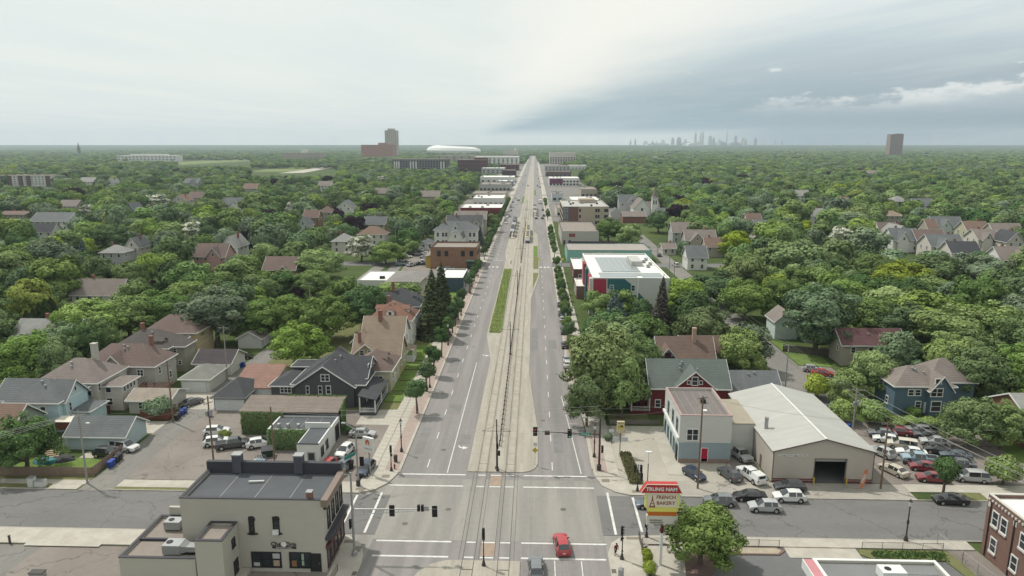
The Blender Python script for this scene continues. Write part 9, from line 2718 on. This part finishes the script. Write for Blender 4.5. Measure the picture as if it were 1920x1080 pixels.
# ---- eye-catching trees in the middle distance
for (px, topy, h, w, kd, lf, lab) in (
		(688, 358, 14, 22, 'mid', 'purple', 'small purple tree far left of the avenue'), (634, 388, 11, 27, 'mid', 'purple', 'purple tree beside the brown-roofed house'), (694, 378, 13, 42, 'mid', 'purple', 'purple-leaved tree above the slate-roofed house'), (659, 400, 13, 50, 'mid', 'purple', 'large purple-leaved tree left of the grey-roofed tan house'), (840, 352, 12, 18, 'mid', 'purple', 'purple tree near the avenue-side shops'),
		(462, 427, 12, 28, 'mid', 'purple', 'purple tree right of the pink house'), (138, 352, 15, 54, 'mid', 'purple', 'very dark purple tree at far left'), (484, 432, 11, 20, 'mid', 'purple', 'small purple tree left of the brick-red roof'), (555, 537, 7, 32, 'mid', 'purple', 'low purple tree in front of the brick-red roof'), (286, 523, 8, 22, 'mid', 'purple', 'low purple tree right of the long tan-brown roof'),
		(676, 436, 13, 60, 'blossom', 'blossom', 'cream-flowering tree beside the back lot'), (358, 411, 13, 52, 'blossom', 'blossom', 'cream-flowering tree above the pink house'), (292, 361, 14, 48, 'blossom', 'blossom', 'cream-flowering tree in the far left trees'), (548, 376, 12, 30, 'blossom', 'blossom', 'small cream-flowering tree left of the purple ones'), (160, 381, 12, 38, 'blossom', 'blossom', 'cream-flowering tree by the long white hall'), (717, 327, 14, 22, 'blossom', 'blossom', 'cream-flowering tree below the black and white apartments'), (1580, 421, 12, 46, 'blossom', 'blossom', 'cream-flowering tree left of the right house row'), (1230, 292, 16, 14, 'blossom', 'blossom', 'far cream-flowering tree on the right'),
		(152, 446, 13, 28, 'spruce', 'bluespruce', 'blue spruce on the left middle ground'), (218, 445, 9, 18, 'spruce', 'cedar', 'small green conifer right of the blue spruce'), (900, 422, 11, 18, 'spruce', 'bluespruce', 'blue spruce beside the white three-storey house'), (1530, 345, 15, 20, 'conifer', 'spruce', 'dark conifer beside the pale far house'),
		(1281, 371, 14, 54, 'mid', 'lime', 'glowing lime-green tree right of the church'), (1384, 431, 13, 62, 'mid', 'lime', 'lime-green tree above the right alley houses'), (1506, 410, 12, 52, 'mid', 'lime', 'round lime-green tree right of the taupe houses'), (1445, 410, 13, 60, 'mid', 'bright', 'bright tree left of the round lime one'), (1236, 392, 14, 54, 'big', 'dark', 'dark round tree in front of the church'), (1142, 405, 14, 62, 'big', 'green', 'green tree right of the low grey store'), (1185, 418, 12, 50, 'mid', 'bright', 'bright tree between the store and the dark round tree'), (25, 432, 14, 50, 'mid', 'dark', 'dark domed tree at the far left edge'), (60, 440, 14, 48, 'mid', 'dark', 'dark domed tree left of the blue spruce'), (205, 415, 15, 78, 'big', 'dark', 'large dark tree right of the blue spruce'), (890, 395, 12, 34, 'mid', 'dark', 'dark tree between the white house and the avenue'), (922, 400, 11, 30, 'mid', 'green', 'green tree at the left kerb beyond the white house'), (1755, 470, 14, 90, 'mid', 'grey', 'grey-green tree below the right house row'), (1640, 470, 14, 100, 'big', 'green', 'green tree left of the bright lime-green one'), (1850, 475, 15, 110, 'vase', 'grey', 'silvery tree at right below the charcoal-roofed house')):
	tt_ = P(px, topy, h)
	if lf in ('blossom', 'bluespruce'):
		keep(px - w * .2, topy, px + w * .2, topy + w * .35, tt_[1] - 2)
	tpx(px, topy, h, w, kd, lf, lab, name={'spruce': 'spruce_tree', 'conifer': 'spruce_tree'}.get(kd, 'deciduous_tree'))
# ---- the rest of the wood
def blocked(x, y, h, w):
	for (a, b, c, d) in NOTREE:
		if a - w * .32 < x < b + w * .32 and c - w * .3 < y < d + w * .3:
			return True
	cx, ty_ = proj(x, y, h)
	_, by_ = proj(x, y, h * .15)
	hw = w * .5 * FPX / math.hypot(y, CAM_H)
	if cx + hw < -60 or cx - hw > 1980:
		return True
	for (x0, y0, x1, y1, d) in KEEP:
		if y < d + 1 and cx + hw * .8 > x0 and cx - hw * .8 < x1 and by_ > y0 and ty_ < y1:
			return True
	return False
cell = {}
for (x, y, h, r) in TREES:
	cell.setdefault((int(x // 12), int(y // 12)), []).append((x, y, r))
def free(x, y, r, k=.72):
	i, j = int(x // 12), int(y // 12)
	for a in range(i - 1, i + 2):
		for b in range(j - 1, j + 2):
			for (u, v, q) in cell.get((a, b), ()):
				if (u - x) ** 2 + (v - y) ** 2 < ((r + q) * k) ** 2:
					return False
	return True
rs = random.Random(99)
wood = []
y = 132.0
while y < 5800:
	step = 8.2 if y < 230 else 10.2 if y < 700 else 10.2 * (y / 700) ** .6
	half = y * .80 + 60
	x = -half + rs.uniform(0, step)
	while x < half:
		xx, yy = x + rs.uniform(-.45, .45) * step, y + rs.uniform(-.45, .45) * step
		x += step
		right_side = xx > 0
		patch = math.sin(xx * .011 + 1.3) * math.cos(yy * .009) + .6 * math.sin(xx * .031 - yy * .023)
		if not right_side and patch < -.95 and yy > 400:
			continue
		h = rs.gauss(14.4 if right_side else 13.4, 2.6) + 1.2 * patch
		h = max(6.5, min(h, 20))
		if yy > 1500:
			h *= .9
		w = h * rs.uniform(.8, 1.25) * (1.0 if yy < 900 else 1.0 + (yy - 900) / 2600)
		w = min(w, 38)
		if -48 < xx < 30 and yy < 1600 and rs.random() < .6:
			continue
		if blocked(xx, yy, h, min(w, 12)):
			continue
		if yy < 1100:
			if not free(xx, yy, w / 2, .62):
				continue
			cell.setdefault((int(xx // 12), int(yy // 12)), []).append((xx, yy, w / 2))
		u = rs.random() + .12 * patch
		lf = 'green' if u < .46 else 'bright' if u < .66 else 'dark' if u < .86 else 'grey'
		if rs.random() < .010 and yy > 330:
			lf = 'purple'
		elif rs.random() < .012:
			lf = 'lime'
		wood.append((xx, yy, h, w, lf))
	y += step * .92
placed = len(TREES)
wood.sort(key=lambda q: q[1])
N_SINGLE = max(0, 296 - placed)
ADJ = {'green': 'mid-green', 'bright': 'light green', 'dark': 'dark green', 'grey': 'grey-green', 'purple': 'purple-leaved', 'lime': 'lime-green'}
SZ = lambda h: 'tall' if h > 13.6 else 'small' if h < 9.5 else 'middling'
marks = [(o.location.x, o.location.y, o['label']) for o in col.objects if o.parent is None and o.get('category') in ('house', 'garage', 'church', 'cottage', 'store', 'apartment block', 'hall', 'shed', 'commercial block') and o.get('label')]
used = set()
near = wood[:N_SINGLE]
def short(l):
	wds = l.split()
	for cut in ('with', 'behind', 'among', 'beside', 'in', 'right', 'left', 'under', 'above', 'at', 'near', 'farther', 'between', 'standing', 'half', 'across', 'next', 'opening', 'on', 'deep', 'just', 'far'):
		pass
	return ' '.join(wds[:6])
for (x, y, h, w, lf) in near:
	mk = sorted(marks, key=lambda q: (q[0] - x) ** 2 + (q[1] - y) ** 2)
	lab = None
	for m_ in mk[:5]:
		dx, dy = x - m_[0], y - m_[1]
		rel = ('right of' if dx > 0 else 'left of') if abs(dx) > abs(dy) else ('behind' if dy > 0 else 'in front of')
		dist = math.hypot(dx, dy)
		far = '' if dist < 16 else 'some way ' if dist < 34 else 'well '
		cand = '%s %s tree %s%s the %s' % (SZ(h), ADJ[lf], far, rel, short(m_[2]))
		for suf in ('', ', broader one', ', narrower one', ', nearer the camera', ', farther from the camera'):
			if cand + suf not in used and len((cand + suf).split()) <= 16:
				lab = cand + suf
				break
		if lab:
			break
	used.add(lab)
	tree(x, y, h, w, 'mid' if y > 175 else 'big', lf, lab)
far_list = wood[N_SINGLE:]
LOW = []
for s in (31, 32, 33, 34, 35):
	m_, tk = deciduous(s, 2600, 12, 5.0, .02, .56, 15, 'round', (.36, .52))
	LOW.append(m_)
pc = bpy.data.collections.new('far_tree_kinds')
kinds = ['green', 'bright', 'dark', 'grey', 'purple', 'lime']
objs = []
for q, lf in enumerate(kinds):
	for s in range(3 if q < 4 else 1):
		me = LOW[(q * 2 + s) % 5].copy()
		me.materials.append(LEAF[lf])
		o = bpy.data.objects.new('far_tree_%02d' % len(objs), me)
		pc.objects.link(o)
		objs.append((lf, o))
idx = {}
for q, (lf, o) in enumerate(objs):
	idx.setdefault(lf, []).append(q)
n = len(far_list)
pm = bpy.data.meshes.new('distant_trees')
pm.vertices.add(n)
co = np.array([(a, b, -.1) for a, b, _, _, _ in far_list], dtype=np.float32)
pm.vertices.foreach_set('co', co.reshape(-1))
pm.update()
a1 = pm.attributes.new('siz', 'FLOAT_VECTOR', 'POINT')
a1.data.foreach_set('vector', np.array([(w / 10.0, w / 10.0, h / 12.0) for _, _, h, w, _ in far_list], dtype=np.float32).reshape(-1))
a2 = pm.attributes.new('kindex', 'INT', 'POINT')
a2.data.foreach_set('value', np.array([rs.choice(idx[lf]) for *_, lf in far_list], dtype=np.int32))
a3 = pm.attributes.new('turn', 'FLOAT_VECTOR', 'POINT')
a3.data.foreach_set('vector', np.array([(0, 0, rs.uniform(0, 6.28)) for _ in far_list], dtype=np.float32).reshape(-1))
dt = ob('distant_trees', pm)
tag(dt, 'the far-off mass of treetops reaching to the horizon', 'trees', None, 'stuff')
ng = bpy.data.node_groups.new('scatter_far_trees', 'GeometryNodeTree')
ng.interface.new_socket('Geometry', in_out='INPUT', socket_type='NodeSocketGeometry')
ng.interface.new_socket('Geometry', in_out='OUTPUT', socket_type='NodeSocketGeometry')
gi = ng.nodes.new('NodeGroupInput')
go = ng.nodes.new('NodeGroupOutput')
iop = ng.nodes.new('GeometryNodeInstanceOnPoints')
ci = ng.nodes.new('GeometryNodeCollectionInfo')
ci.inputs['Collection'].default_value = pc
ci.inputs['Separate Children'].default_value = True
ci.inputs['Reset Children'].default_value = True
def named(nm, ty):
	nd = ng.nodes.new('GeometryNodeInputNamedAttribute')
	nd.data_type = ty
	nd.inputs[0].default_value = nm
	return nd.outputs[0]
ng.links.new(gi.outputs[0], iop.inputs['Points'])
ng.links.new(ci.outputs[0], iop.inputs['Instance'])
iop.inputs['Pick Instance'].default_value = True
ng.links.new(named('kindex', 'INT'), iop.inputs['Instance Index'])
e2r = ng.nodes.new('FunctionNodeEulerToRotation')
ng.links.new(named('turn', 'FLOAT_VECTOR'), e2r.inputs[0])
ng.links.new(e2r.outputs[0], iop.inputs['Rotation'])
ng.links.new(named('siz', 'FLOAT_VECTOR'), iop.inputs['Scale'])
ng.links.new(iop.outputs[0], go.inputs[0])
md = dt.modifiers.new('scatter', 'NODES')
md.node_group = ng
print('TREES', len(TREES), 'far', n)
hz = MB()
NX, NY = 90, 26
ys = [5600 * (1.0245 ** k) for k in range(NY)]
rh = random.Random(4)
for j, yy in enumerate(ys):
	for i in range(NX):
		xx = (i / (NX - 1) - .5) * 2 * (yy * .9 + 600)
		hz.v.append((xx, yy + rh.uniform(-60, 60), min(46, 3 + rh.uniform(0, 8) + j * 2.0 + math.sin(xx * .0006 + 1) * 3)))
for j in range(NY - 1):
	for i in range(NX - 1):
		hz.f.append((j * NX + i, j * NX + i + 1, (j + 1) * NX + i + 1, (j + 1) * NX + i))
		hz.mi.append(0)
tag(hz.build('distant_woods', mat('far_canopy', (0.055, 0.085, 0.035), .95, .35, .004, spec=.05)), 'faint wooded plain along the horizon', None, None, 'stuff')
# HAZE
hb = MB().box(-11500, 11500, -1300, 10900, -1.2, 262.0)
hz_m = bpy.data.materials.new('haze_air')
hz_m.use_nodes = True
nt = hz_m.node_tree
nt.nodes.clear()
out = nt.nodes.new('ShaderNodeOutputMaterial')
pv_ = nt.nodes.new('ShaderNodeVolumePrincipled')
pv_.inputs['Color'].default_value = (.76, .89, 1.0, 1)
pv_.inputs['Density'].default_value = 0.9e-4
pv_.inputs['Anisotropy'].default_value = .25
nt.links.new(pv_.outputs[0], out.inputs['Volume'])
haze = hb.build('haze', hz_m)
tag(haze, 'pale summer haze over the whole view', None, None, 'stuff')
